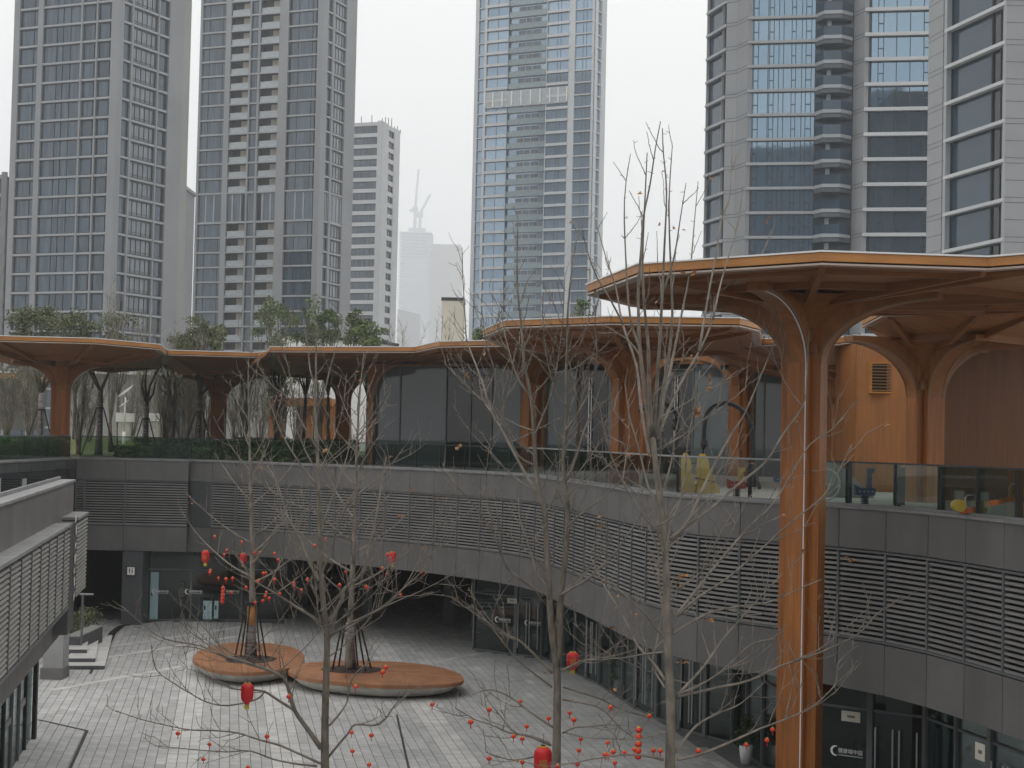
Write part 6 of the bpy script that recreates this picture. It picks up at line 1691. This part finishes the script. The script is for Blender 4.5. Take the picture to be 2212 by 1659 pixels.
# ------------------------------------------------------------------ planting on the terrace
def leaf_cloud(b, rg, centre, rad, n, size, flat=1.0):
    for _ in range(n):
        d = rdir(rg) * (rg.random() ** 0.45)
        p = Vector((centre[0] + d.x * rad[0], centre[1] + d.y * rad[1], centre[2] + d.z * rad[2]))
        a_, c_ = rdir(rg), rdir(rg)
        a_ = (a_ + Vector((0, 0, 0.2))).normalized(); c_ = a_.cross(c_).normalized()
        s = size * rg.uniform(0.6, 1.3)
        b.add([p - a_ * s, p + c_ * s * 0.55, p + a_ * s, p - c_ * s * 0.55], [(0, 1, 2, 3)])
def evergreen(lab, u, v_top, v_bot, w_px, Y, seed, m_, clumps=26, dens=70, zbase=7.95, name='evergreen_tree', grp='evergreen trees on the terrace', limbs=6):
    """tapered trunk, forking limbs, leaf clumps round the limb ends with gaps between"""
    rg = random.Random(seed)
    top, bot = at(u, v_top, Y), at(u, v_bot + 12, Y)
    R_ = w_px / 2 * 1.08 * Y / FD
    r_ = thing(name, lab, 'tree', (bot.x, Y, zbase), grp)
    zc = (top.z + bot.z) / 2; hz_ = (top.z - bot.z) / 2
    tr, cr, lm = MB(), MB(), MB()
    fork = Vector((bot.x + rg.uniform(-.2, .2), Y, zbase + 0.45 * max(0.5, bot.z - zbase) + 0.8))
    tr.tube([(bot.x, Y, zbase), fork], [0.14, 0.10], 7)
    ends = []
    for k in range(clumps):
        d = rdir(rg)
        rr = rg.uniform(0.45, 1.0)
        ends.append(Vector((bot.x + (top.x - bot.x) * .5 + d.x * R_ * rr, Y + d.y * R_ * rr * 0.9, zc + d.z * hz_ * rr)))
    for e in ends:
        mid = fork.lerp(e, 0.5) + Vector((rg.uniform(-.2, .2), rg.uniform(-.2, .2), -0.15 * (e - fork).length))
        lm.tube([fork, mid, e], [0.045, 0.03, 0.012], 4)
    for e in ends:
        s = rg.uniform(0.20, 0.36) * (R_ + 0.6)
        leaf_cloud(cr, rg, e, (s, s, s * 0.8), int(1.5 * dens * rg.uniform(0.6, 1.2)), 0.085 + 0.012 * R_)
    tr.build('trunk', M['bark_dark'], r_, smooth=True)
    lm.build('limbs', M['bark_dark'], r_)
    cr.build('crown', M[m_], r_)
def bare_shrub(lab, u, v_base, v_top, w_px, Y, seed, stems=14, m_='twig_grey', name='bare_tree', grp='bare trees in the terrace garden', zbase=7.95, trunk=0.0, r=0.035):
    rg = random.Random(seed)
    p0 = at(u, v_base, Y); p0.z = zbase
    top = at(u, v_top, Y).z
    Rw = w_px / 2 * Y / FD
    r_ = thing(name, lab, 'tree', tuple(p0), grp)
    b, tr = MB(), MB()
    f0 = p0 + Vector((rg.uniform(-.1, .1), 0, trunk))
    tr.tube([p0, f0 + Vector((0, 0, 0.3))], [0.16, 0.12], 7)
    for k in range(stems):
        az = rg.uniform(0, 2 * math.pi)
        e = Vector((p0.x + math.cos(az) * Rw * rg.uniform(.2, 1), p0.y + math.sin(az) * Rw * rg.uniform(.2, .9), zbase + trunk + (top - zbase - trunk) * rg.uniform(0.65, 1.0)))
        m1 = f0.lerp(e, 0.35) + rdir(rg) * 0.25; m2 = f0.lerp(e, 0.7) + rdir(rg) * 0.25
        pts, rad = smooth([f0, m1, m2, e], [r, r * 0.7, r * 0.45, 0.010], 3)
        b.tube(pts, rad, 4, cap=False)
        for i in range(3, len(pts)):
            for _ in range(3):
                d = ((pts[i] - pts[i - 1]).normalized() + rdir(rg) * 0.8 + Vector((0, 0, .3))).normalized()
                L_ = rg.uniform(0.4, 1.1)
                q = pts[i] + d * L_ * 0.5
                b.tube([pts[i], q, q + (d + rdir(rg) * .4).normalized() * L_ * .5], [0.013, 0.010, 0.006], 3, cap=False)
    tr.build('trunk', M['bark_dark'], r_, smooth=True)
    b.build('crown', M[m_], r_)
# evergreens above the long canopies
for k, (lab, u, vt, vb, w, Y, m_, cl, dn) in enumerate((
    ('broad light green evergreen above the end of the garden canopy', 75, 655, 745, 105, 104, 'leaf_b', 30, 80),
    ('olive evergreen between the broad one and the knotted bare tree', 165, 668, 748, 100, 108, 'leaf_b', 26, 75),
    ('thin evergreen behind the knotted bare tree', 262, 672, 752, 90, 110, 'leaf_b', 18, 60),
    ('bushy evergreen in front of the sky gap between the two stone towers', 405, 690, 758, 66, 106, 'leaf_b', 20, 70),
    ('rounded evergreen at the foot of the balcony tower', 452, 676, 760, 74, 108, 'leaf_b', 24, 80),
    ('open crowned dark evergreen with long slanting limbs', 598, 622, 745, 95, 100, 'leaf_a', 20, 60),
    ('dark evergreen with a forked crown next to the open crowned one', 660, 640, 748, 75, 101, 'leaf_a', 18, 60),
    ('tall narrow dark evergreen in the middle of the clump', 715, 655, 748, 55, 99, 'leaf_c', 18, 70),
    ('narrow pointed dark evergreen beside the rounded bush', 762, 662, 748, 42, 98, 'leaf_a', 16, 70),
    ('round dense dark evergreen at the end of the clump', 800, 688, 750, 62, 97, 'leaf_a', 22, 80),
    ('small green bush peeping over the middle canopy tip', 1040, 704, 735, 34, 96, 'leaf_a', 10, 60),
    ('small bush of sparse leaves above the middle canopy', 1252, 655, 690, 55, 70, 'leaf_c', 9, 26))):
    evergreen(lab, u, vt, vb, w, Y, 100 + k, m_, cl, dn)
# bare and evergreen garden trees seen under the canopies
for k, (lab, u, vb, vt, w, Y, st, tk) in enumerate((
    ('bare tree with spreading grey stems beside the first canopy column', 172, 925, 790, 70, 88, 16, 0.2),
    ('thick knotted bare tree rising above the garden canopy', 240, 928, 615, 70, 98, 12, 1.6),
    ('bare tree behind the white bird shaped lamp', 310, 928, 700, 95, 104, 16, 1.0),
    ('fan shaped bare tree in the middle of the garden arch', 360, 935, 780, 70, 92, 18, 0.5),
    ('bare tree against the grey garden building', 405, 935, 770, 70, 100, 16, 0.8),
    ('bare tree behind the second canopy column', 440, 935, 720, 80, 98, 14, 1.2),
    ('twiggy bare tree at the picture edge behind the dark glass', 15, 925, 770, 90, 92, 18, 0.6),
    ('dense twiggy bare tree beside the picture edge tree', 65, 925, 780, 90, 96, 18, 0.6),
    ('bare tree in front of the second arch of the garden row', 530, 935, 790, 80, 96, 16, 0.6),
    ('bare tree beside the timber porch', 600, 938, 780, 80, 104, 15, 0.8),
    ('slim bare tree above the long canopy roof beside the sky gap', 370, 930, 690, 30, 99, 6, 2.0),
    ('bare saplings behind the canopy next to the cream block', 870, 930, 695, 90, 112, 12, 1.0),
    ('bare saplings in front of the cream block', 950, 930, 690, 60, 110, 8, 1.0),
    ('twiggy bare tree glimpsed between the kiosk and a far column', 1840, 1010, 790, 45, 95, 16, 0.2))):
    bare_shrub(lab, u, vb, vt, w, Y, 200 + k, st, trunk=tk)
for k, (lab, u, vb, vt, w, Y, st, tk) in enumerate((
    ('grey twiggy bare tree just past the first canopy column', 195, 930, 800, 80, 106, 22, 0.3),
    ('pale many stemmed bare tree between the lamp and the wrapped trunk', 285, 930, 790, 85, 112, 24, 0.3),
    ('pale many stemmed bare tree near the grass mound', 345, 930, 785, 85, 116, 24, 0.4),
    ('grey twiggy bare tree in the gap before the second column', 420, 932, 785, 80, 112, 22, 0.4),
    ('grey twiggy bare tree just past the second column', 505, 934, 790, 80, 110, 22, 0.4),
    ('grey twiggy bare tree before the second arch opening', 560, 935, 795, 80, 112, 22, 0.4),
    ('pale many stemmed bare tree in front of the timber porch', 640, 936, 800, 80, 112, 20, 0.3),
    ('grey twiggy bare tree between porch and pavilion', 690, 936, 800, 70, 108, 18, 0.3))):
    bare_shrub(lab, u, vb, vt, w, Y, 260 + k, st, trunk=tk, r=0.028)
for k, (lab, u, vt, vb, w, Y) in enumerate((
    ('evergreen seen under the garden canopy beside its first column', 62, 775, 860, 95, 98),
    ('evergreen behind the fan shaped bare tree under the canopies', 395, 790, 850, 70, 112),
    ('yellow green evergreen by the timber porch under the canopies', 612, 800, 860, 60, 110))):
    evergreen(lab, u, vt, vb, w, Y, 300 + k, 'leaf_b', 16, 60)
# tripod stakes round the garden trees
for k, (u, Y, vt, sp, lab) in enumerate(((216, 87, 882, 0.95, 'dark stakes in front of the white bird shaped lamp'), (430, 90, 890, 1.0, 'dark stakes beside the second canopy column'), (315, 91, 905, 0.8, 'dark stakes in the middle of the garden arch'), (88, 90, 885, 0.9, 'dark stakes beside the first canopy column'), (372, 93, 910, 0.8, 'dark stakes around the fan shaped tree'))):
    t_ = at(u, vt, Y)
    stakes(lab, (t_.x, Y, 7.96), (t_.x, Y, t_.z), sp, 4, M['black'], 'dark tree stakes in the terrace garden', ring=0.20, rt=0.04)
    tk_ = thing('wrapped_trunk', ('burlap wrapped trunk held by the ' + lab.replace('dark ', '')), 'tree', (t_.x, Y, 7.96), 'burlap wrapped trunks in the terrace garden')
    MB().tube([(t_.x, Y, 7.97), (t_.x + .02, Y, 9.2), (t_.x, Y, t_.z + 1.0)], [0.19, 0.17, 0.15], 9).build('wrap', M['burlap'], tk_, smooth=True)
    tb_ = MB()
    rg = random.Random(400 + k)
    for _ in range(5):
        e = Vector((t_.x + rg.uniform(-1.2, 1.2), Y + rg.uniform(-.8, .8), t_.z + rg.uniform(2.2, 3.6)))
        tb_.tube([(t_.x, Y, t_.z + .95), Vector((t_.x, Y, t_.z + 1)).lerp(e, .5) + rdir(rg) * .25, e], [0.10, 0.07, 0.02], 5)
    tb_.build('limbs', M['bark_dark'], tk_, smooth=True)
# grass mound and lawn
structure(MB().prism([(-60, 82), (-9, 82), (-9, 148), (-60, 148)], 7.96, 7.985).build('lawn', M['grass']))
gm = MB()
c_ = at(310, 925, 110); n = 24
rings = [(1.0, 0.0), (0.8, 0.35), (0.5, 0.75), (0.2, 0.95)]
vs = [(c_.x + 9.5 * f * math.cos(2 * math.pi * k / n) * (1 + .12 * math.sin(3 * k)), 110 + 7 * f * math.sin(2 * math.pi * k / n), 7.98 + 1.05 * z) for f, z in rings for k in range(n)]
gm.add(vs, [(i * n + k, i * n + (k + 1) % n, (i + 1) * n + (k + 1) % n, (i + 1) * n + k) for i in range(3) for k in range(n)] + [tuple(range(3 * n, 4 * n))])
structure(gm.build('grass_mound', M['grass'], smooth=True))
# clipped hedges behind the dark railing
def hedge(lab, x0, x1, y0, y1, h, seed, dens=26, m_='hedge'):
    rg = random.Random(seed)
    r_ = thing('hedge', lab, 'hedge', ((x0 + x1) / 2, (y0 + y1) / 2, 7.97), 'hedges along the terrace railing')
    MB().box(x0 + .1, x1 - .1, y0 + .1, y1 - .1, 7.97, 7.9 + h * 0.8).build('stems', M['bark_dark'], r_)
    b = MB()
    for _ in range(int((x1 - x0) * (y1 - y0) * dens * 4 + (x1 - x0 + y1 - y0) * dens * 8)):
        f = rg.random()
        if f < 0.5: p = Vector((rg.uniform(x0, x1), rg.uniform(y0, y1), 7.97 + h * rg.uniform(0.82, 1.05)))
        else: p = Vector((rg.uniform(x0, x1), y0 + rg.uniform(-.05, .12), 7.97 + h * rg.uniform(0.05, 1.0))) if f < .85 else Vector((x1 + rg.uniform(-.1, .05), rg.uniform(y0, y1), 7.97 + h * rg.random()))
        a_, q = rdir(rg), rdir(rg); q = a_.cross(q).normalized(); s = rg.uniform(0.06, 0.13)
        b.add([p - a_ * s, p + q * s * .6, p + a_ * s, p - q * s * .6], [(0, 1, 2, 3)])
    b.build('foliage', M[m_], r_)
hedge('low green hedge strip close behind the dark railing under the garden columns', -20.4, -9.0, 79.0, 80.2, 0.62, 41)
hedge('taller green hedge behind the low strip by the second column', -20.4, -9.5, 83, 84.5, 1.0, 42, 18)
hedge('dark hedge behind the dark glass wing at the picture edge', -27.5, -22.4, 62, 77, 0.95, 43, 10)
hedge('low hedge in front of the timber porch', -16.5, -9.2, 92, 93.2, 1.1, 44, 14)
rg = random.Random(77)
pls = thing('planter_shrub', 'low olive shrub filling the charcoal planter by the steps', 'shrub', (x1_ - 1.3, 68, 0.7))
b = MB()
for _ in range(16): leaf_cloud(b, rg, (rg.uniform(x0_ + .5, x1_ - .75), rg.uniform(65.6, 71), rg.uniform(0.8, 1.35)), (.5, .5, .35), 60, 0.07)
b.build('foliage', M['leaf_b'], pls)
MB().tube([(x1_ - 1.3, 68, 0.65), (x1_ - 1.3, 68, 1.1)], 0.06, 5).build('stem', M['bark_dark'], pls)
# white bird shaped lamp, white seats
lp = at(268, 928, 105)
lamp = thing('bird_lamp', 'white lamp post carrying two white bird wing shapes', 'lamp post', (lp.x, 105, 7.97))
MB().tube([(lp.x, 105, 7.97), (lp.x, 105, 9.3)], [0.13, 0.11], 10).build('post_base', M['white'], lamp, smooth=True)
MB().tube([(lp.x, 105, 9.3), (lp.x + .03, 105, at(268, 858, 105).z)], 0.05, 8).build('pole', M['white'], lamp, smooth=True)
def wing_shape(u0, v0, u1, v1, hpx):
    a_, c_ = at(u0, v0, 105), at(u1, v1, 105)
    w_ = hpx * 105 / FD
    pts = [(0, 0), (.15, .25), (.45, .75), (.75, .95), (.85, 1.0), (1.0, 1.12), (.92, .72), (.7, .3), (.4, .02)]
    d = c_ - a_
    lo = [(a_.x + d.x * s, 104.9, a_.z + d.z * s + w_ * (t - s * .3) * 0.9) for s, t in pts]
    hi = [(x, 105.15, z + .05) for x, y, z in lo]
    n = len(pts)
    return MB().add(lo + hi, [tuple(range(n)), tuple(range(2 * n - 1, n - 1, -1))] + [(i, n + i, n + (i + 1) % n, (i + 1) % n) for i in range(n)])
wing_shape(254, 858, 288, 840, 12).build('wing', M['white'], lamp)
wing_shape(256, 880, 277, 870, 7).build('wing', M['white'], lamp)
for i, (u0, u1, v0, v1, Y, lab) in enumerate(((250, 284, 892, 903, 106, 'white folded bench block beside the bird shaped lamp post'), (322, 346, 893, 902, 107, 'smaller white folded bench block past the lamp post'))):
    p0, p1 = at(u0, v1, Y), at(u1, v0, Y)
    r_ = thing('white_bench', lab, 'bench', ((p0.x + p1.x) / 2, Y, 7.97 + 0.9), 'white benches on the grass mound')
    mid = (p0.x + p1.x) / 2 + .1
    MB().box(p0.x, mid - .03, Y, Y + .8, p0.z - .25, p1.z).build('seat_block', M['white'], r_)
    MB().box(mid + .03, p1.x, Y, Y + .8, p0.z - .25, p1.z - .02).build('seat_block', M['white'], r_)
    MB().box(p0.x + .15, p1.x - .15, Y + .1, Y + .7, 8.0, p0.z - .25).build('foot', M['concrete'], r_)

# ------------------------------------------------------------------ play things on the terrace, pots, people
def on_terrace(u, v, z=7.97): return at_z(u, v, z)
# yellow rocking panels
Yp = 46.5
yr = thing('play_rocker', 'yellow double rocker with a red seat behind the glass railing', 'play rocker', tuple(at(1500, 1055, Yp)))
for u0, u1, vt in ((1465, 1494, 978), (1503, 1555, 980)):
    c0, c1 = at(u0, 1062, Yp), at(u1, 1062, Yp)
    w_ = (c1.x - c0.x); zt = at(u0, vt, Yp).z; zb_ = 7.99
    if u0 == 1465: pr = [(0, 0), (1.05, 0), (1.35, .10), (1.0, .55), (.88, .85), (.62, 1.0), (.38, 1.0), (.1, .82), (0, .5)]
    else: pr = [(.05, 0), (1.0, 0), (1.0, .12), (.82, .30), (.58, .60), (.48, .9), (.36, 1.0), (.16, 1.0), (.03, .85)]
    MB().slab([(c0.x + w_ * s, zb_ + (zt - zb_) * t) for s, t in pr], lambda a, t: (a, t), Yp, Yp + 0.08).build('side_panel', M['play_yellow'], yr)
s0, s1 = at(1488, 1040, Yp + .2), at(1545, 1048, Yp + .2)
MB().bar(s0, s1, 0.35, 0.06).build('seat', M['white'], yr)
MB().box(at(1520, 1, Yp).x, at(1535, 1, Yp).x, Yp + .1, Yp + .4, 7.99, 8.25).build('spring', M['play_red'], yr)
MB().bar(at(1500, 1032, Yp - .1), at(1546, 1042, Yp - .1), 0.05, 0.04).build('foot_rest', M['black'], yr)
MB().bar(at(1515, 1005, Yp + .15), at(1540, 1007, Yp + .15), 0.05, 0.05).build('handle_bar', M['black'], yr)
# spring riders
def rider(lab, u, v, Y, body_m, neck_m, h):
    p = at(u, v, Y); p.z = 7.98
    r_ = thing('spring_rider', lab, 'spring rider', tuple(p), 'spring riders on the terrace')
    sp = MB()
    sp.tube([(p.x + 0.10 * math.cos(k * .9), p.y + 0.10 * math.sin(k * .9), p.z + 0.008 * k) for k in range(30)], 0.018, 5)
    sp.build('spring', M['frame'], r_)
    MB().slab([(p.x - .26, p.z + .24), (p.x + .24, p.z + .24), (p.x + .28, p.z + .42), (p.x + .12, p.z + .46), (p.x - .12, p.z + .44), (p.x - .30, p.z + .52)], lambda a, t: (a, t), p.y - .12, p.y + .12).build('body', M[body_m], r_)
    MB().slab([(p.x + .05, p.z + .44), (p.x + .17, p.z + .44), (p.x + .17, p.z + h - .08), (p.x + .24, p.z + h - .06), (p.x + .24, p.z + h + .04), (p.x + .04, p.z + h + .04)], lambda a, t: (a, t), p.y - .05, p.y + .05).build('neck', M[neck_m], r_)
    MB().tube([(p.x + .11, p.y - .25, p.z + h - .22), (p.x + .11, p.y + .25, p.z + h - .22)], 0.018, 6).build('handle_bar', M['black'], r_)
    MB().tube([(p.x - .02, p.y - .22, p.z + .22), (p.x - .02, p.y + .22, p.z + .22)], 0.018, 6).build('foot_bar', M['black'], r_)
    for k in range(4):
        MB().lathe([(0.025, 0), (0.025, 0.012)], 8, (p.x - .16 + .11 * k, p.y - .135, p.z + .34)).build('spot', M['white'], r_)
rider('blue checked spring rider with a tall neck beside the dark bollard', 1868, 1091, 40.9, 'play_blue', 'play_blue', 0.92)
rider('dark red spring rider with a yellow neck behind the glass', 1591, 1066, 44.4, 'play_red', 'play_yellow', 0.80)
rider('dark blue spring rider half hidden by the tall orange column', 1690, 1030, 52, 'play_blue', 'play_blue', 0.9)
# black arched swing frame
sw = thing('swing_frame', 'black arched swing frame standing before the round timber arches', 'swing', tuple(on_terrace(1600, 1046)))
Ys = 50.0
path = [at(1520, 970, Ys), at(1522, 915, Ys), at(1532, 888, Ys), at(1550, 875, Ys), at(1568, 871, Ys), at(1588, 876, Ys), at(1607, 890, Ys), at(1620, 912, Ys), at(1626, 940, Ys), at(1628, 1000, Ys), at(1630, 1052, Ys)]
p_, r__ = smooth(path, [0.075] * len(path), 3)
MB().tube(p_, r__, 8).build('arch', M['black'], sw, smooth=True)
MB().tube([at(1628, 1010, Ys), at(1641, 1056, Ys - .3)], 0.06, 8).build('leg', M['black'], sw)
MB().tube([at(1628, 1000, Ys), at(1614, 1050, Ys + .5)], 0.06, 8).build('leg', M['black'], sw)
MB().lathe([(.05, -.15), (.13, -.05), (.10, .12), (.03, .2)], 10, tuple(at(1521, 958, Ys))).build('pivot', M['black'], sw)
MB().tube([at(1521, 950, Ys), at(1518, 985, Ys), at(1505, 1000, Ys), at(1490, 1002, Ys)], 0.03, 6).build('swing_arm', M['black'], sw)
path = [at(1380, 890, 52), at(1400, 875, 52), at(1430, 872, 52), at(1455, 886, 52), at(1462, 910, 52), at(1462, 1025, 52)]
p_, r__ = smooth(path, [0.07] * len(path), 3)
sw2 = thing('swing_frame', 'second black arched swing frame mostly behind the tallest bare tree', 'swing', tuple(on_terrace(1462, 1036)))
MB().tube(p_, r__, 8).build('arch', M['black'], sw2, smooth=True)
MB().lathe([(.06, -.2), (.16, -.05), (.12, .15), (.03, .25)], 10, tuple(at(1460, 918, 52))).build('pivot', M['black'], sw2)
MB().tube([at(1462, 1000, 52), at(1475, 1032, 52)], 0.05, 8).build('leg', M['black'], sw2)
# steel hoop, mound wall, bollard, seesaw
hp = thing('steel_hoop', 'thin pale steel hoop standing by the tall orange column', 'hoop', tuple(on_terrace(1782, 1085)))
hc = at(1780, 1046, 43.5); rr = 34 * 43.5 / FD
MB().tube([(hc.x + rr * math.cos(2 * math.pi * k / 40), 43.5, hc.z + rr * math.sin(2 * math.pi * k / 40)) for k in range(41)], 0.028, 6).build('ring', M['steel'], hp, smooth=True)
MB().tube([(hc.x - .9 * rr, 43.5, hc.z), (hc.x + rr * .6, 43.5, hc.z)], 0.018, 5).build('cross_rod', M['steel'], hp)
mw = thing('mound_wall', 'low rounded grey play mound behind the steel hoop', 'play mound', tuple(on_terrace(1820, 1075)))
z0 = 7.98
prof = [(at(1740, 1, 46).x, z0), (at(1905, 1, 46).x, z0), (at(1890, 1, 46).x, z0 + .25), (at(1862, 1, 46).x, z0 + .55), (at(1830, 1, 46).x, z0 + .95), (at(1800, 1, 46).x, z0 + 1.05), (at(1770, 1, 46).x, z0 + 1.0), (at(1740, 1, 46).x, z0 + .6)]
MB().slab(prof, lambda a, t: (a, t), 46, 48).build('mound', M['stone'], mw)
bo = at(1942, 1078, 41.2)
bl = thing('speaker_bollard', 'short black bollard standing in front of the timber kiosk', 'bollard', (bo.x, 41.2, 7.98))
MB().box(bo.x - .12, bo.x + .02, 41.2, 41.36, 7.98, 9.05).build('post', M['black'], bl)
MB().box(bo.x + .05, bo.x + .16, 41.2, 41.36, 7.98, 8.98).build('post', M['black'], bl)
def seesaw(lab, u0, v0, u1, v1, Y, us, seat_u):
    a_, c_ = at(u0, v0, Y), at(u1, v1, Y)
    r_ = thing('seesaw', lab, 'seesaw', (a_.x, Y, 7.98), 'seesaws on the terrace')
    MB().bar(a_, c_, 0.18, 0.10).build('beam', M['play_orange'], r_)
    p = at(*seat_u, Y)
    d = (c_ - a_).normalized()
    MB().slab([(p.x + .16 * math.cos(2 * math.pi * k / 14) * (1.0 if math.cos(2 * math.pi * k / 14) < 0 else 0.75), p.z + .135 * math.sin(2 * math.pi * k / 14)) for k in range(14)], lambda a, t: (a, t), Y - .16, Y + .16).build('seat', M['play_yellow'], r_)
    q = at(us[0], us[1], Y)
    MB().tube([q + Vector((-.13, 0, 0)), q + Vector((-.13, 0, .26)), q + Vector((-.08, 0, .33)), q + Vector((.08, 0, .33)), q + Vector((.13, 0, .26)), q + Vector((.13, 0, 0))], 0.018, 6).build('handle', M['steel'], r_)
    MB().box(c_.x - .08, c_.x + .08, Y - .1, Y + .1, 7.98, c_.z).build('pivot', M['play_blue'], r_)
seesaw('orange seesaw end with a yellow seat nearest the picture edge railing post', 2075, 1106, 2122, 1096, 34.6, (2097, 1101), (2072, 1092))
seesaw('orange seesaw arm rising towards the picture edge', 2138, 1088, 2235, 1064, 33.6, (2192, 1078), (2206, 1062))
# plant pots by the shop doors
for (u, v, Yd, w, h, lab) in ((1611, 1650, None, .40, .55, 'white plant pot with a dark bush by the shop glass'), (1401, 1525, None, .36, .50, 'grey plant pot with a dark bush under the curved arcade'), (1335, 1498, None, .36, .5, 'pale plant pot further along the curved arcade')):
    p = at_z(u, v, 0)
    r_ = thing('plant_pot', lab, 'plant pot', (p.x, p.y, 0), 'plant pots along the shops')
    MB().lathe([(w * .36, 0), (w * .48, h * .6), (w * .5, h), (w * .44, h)], 16, (p.x, p.y, 0)).build('pot', M['white'], r_, smooth=True)
    b = MB(); rg = random.Random(int(u))
    for _ in range(9): leaf_cloud(b, rg, (p.x + rg.uniform(-.25, .25), p.y + rg.uniform(-.2, .2), h + rg.uniform(.1, .8)), (.22, .22, .2), 45, 0.06)
    b.build('foliage', M['leaf_c'], r_)
# someone standing at a desk behind the glass
pb = at(391, 1336, 79.2); pb.z = 0.02
per = thing('person', 'person in a beige top and dark trousers standing at a desk inside', 'person', tuple(pb))
def skinned(name, verts, edges, radii, m_, parent, root=0):
    me = bpy.data.meshes.new(name); me.from_pydata(verts, edges, []); me.materials.append(m_)
    o = bpy.data.objects.new(name, me); COL.objects.link(o); hang(o, parent)
    sk = o.modifiers.new('skin', 'SKIN')
    sv = me.skin_vertices[0].data if me.skin_vertices else None
    if sv is None:
        return o
    for i, r in enumerate(radii): sv[i].radius = r if hasattr(r, '__len__') else (r, r)
    sv[root].use_root = True
    ss_ = o.modifiers.new('subsurf', 'SUBSURF'); ss_.levels = 1; ss_.render_levels = 1
    return o
X, Y_ = pb.x, pb.y
bv = MB()
def V3(x, y, z): return (X + x, Y_ + y, z)
# one continuous figure: legs, trunk, arms reaching to the desk, neck and head
legL = [V3(-.10, .02, .04), V3(-.10, 0, .45), V3(-.09, 0, .86)]
fig = MB()
verts = [V3(0, 0, .92), V3(0, 0, 1.12), V3(.02, 0, 1.36), V3(.02, 0, 1.44), V3(.03, 0, 1.52), V3(.05, 0, 1.62), V3(.06, -.0, 1.72),
         V3(-.09, .0, .85), V3(-.10, .02, .46), V3(-.10, .04, .08), V3(-.04, -.02, .04),
         V3(.09, .0, .85), V3(.09, .02, .46), V3(.09, .04, .08), V3(.16, -.02, .04),
         V3(-.15, 0, 1.38), V3(-.14, -.05, 1.12), V3(.12, -.10, 1.06), V3(.20, -.10, 1.07),
         V3(.18, .02, 1.38), V3(.24, -.02, 1.14), V3(.42, -.08, 1.10), V3(.50, -.08, 1.11)]
edges = [(0, 1), (1, 2), (2, 3), (3, 4), (4, 5), (5, 6), (0, 7), (7, 8), (8, 9), (9, 10), (0, 11), (11, 12), (12, 13), (13, 14), (2, 15), (15, 16), (16, 17), (17, 18), (2, 19), (19, 20), (20, 21), (21, 22)]
radii = [(.15, .11), (.15, .11), (.17, .11), .06, .055, .10, .085, .095, .065, .045, .04, .095, .065, .045, .04, .065, .05, .038, .035, .065, .05, .038, .035]
me = bpy.data.meshes.new('body'); me.from_pydata(verts, edges, [])
body_o = bpy.data.objects.new('body', me); COL.objects.link(body_o); hang(body_o, per)
for m_ in (M['shirt'],): me.materials.append(m_)
body_o.modifiers.new('skin', 'SKIN')
for i, r in enumerate(radii):
    me.skin_vertices[0].data[i].radius = r if hasattr(r, '__len__') else (r, r)
me.skin_vertices[0].data[0].use_root = True
sb_ = body_o.modifiers.new('smooth', 'SUBSURF'); sb_.levels = 1; sb_.render_levels = 1
body_o['skin_material'] = 'cloth'
MB().lathe([(.03, 0), (.115, .02), (.12, .10), (.085, .17), (.02, .20)], 12, (X + .05, Y_ + .025, 1.585)).build('hair', M['black'], per, smooth=True)
tr_ = MB()
for sx_ in (-.10, .095): tr_.tube([V3(sx_, .02, .10), V3(sx_, .02, .46), V3(sx_ * .9, .01, .90)], [.075, .09, .115], 10)
tr_.box(X - .19, X + .19, Y_ - .13, Y_ + .13, .86, .98)
tr_.build('trousers', M['trousers'], per)
MB().lathe([(.06, -.09), (.085, -.03), (.085, .03), (.06, .08)], 12, (X + .06, Y_ - .03, 1.63)).build('face', M['skin'], per, smooth=True)
dk = thing('standing_desk', 'dim standing desk with a screen inside the glass front', 'desk', (X + .75, Y_ + .1, 0))
MB().box(X + .35, X + 1.35, Y_ - .2, Y_ + .4, 1.02, 1.06).build('desk_top', M['frame_grey'], dk)
MB().box(X + .80, X + .90, Y_ + .05, Y_ + .15, .05, 1.02).build('leg', M['frame_grey'], dk)
MB().box(X + .45, X + 1.2, Y_ - .1, Y_ + .3, 0.0, .05).build('foot', M['frame_grey'], dk)
MB().box(X + .72, X + 1.1, Y_ + .05, Y_ + .09, 1.10, 1.40).build('screen', M['frame'], dk)

# flat lettering becomes mesh like everything else
bpy.context.view_layer.update()
dg = bpy.context.evaluated_depsgraph_get()
for o in TEXTS:
    me = bpy.data.meshes.new_from_object(o.evaluated_get(dg))
    n = bpy.data.objects.new(o.name.split('.')[0], me); COL.objects.link(n)
    n.parent = o.parent; n.matrix_parent_inverse = o.matrix_parent_inverse.copy()
    n.location, n.rotation_euler = o.location, o.rotation_euler
    bpy.data.objects.remove(o)
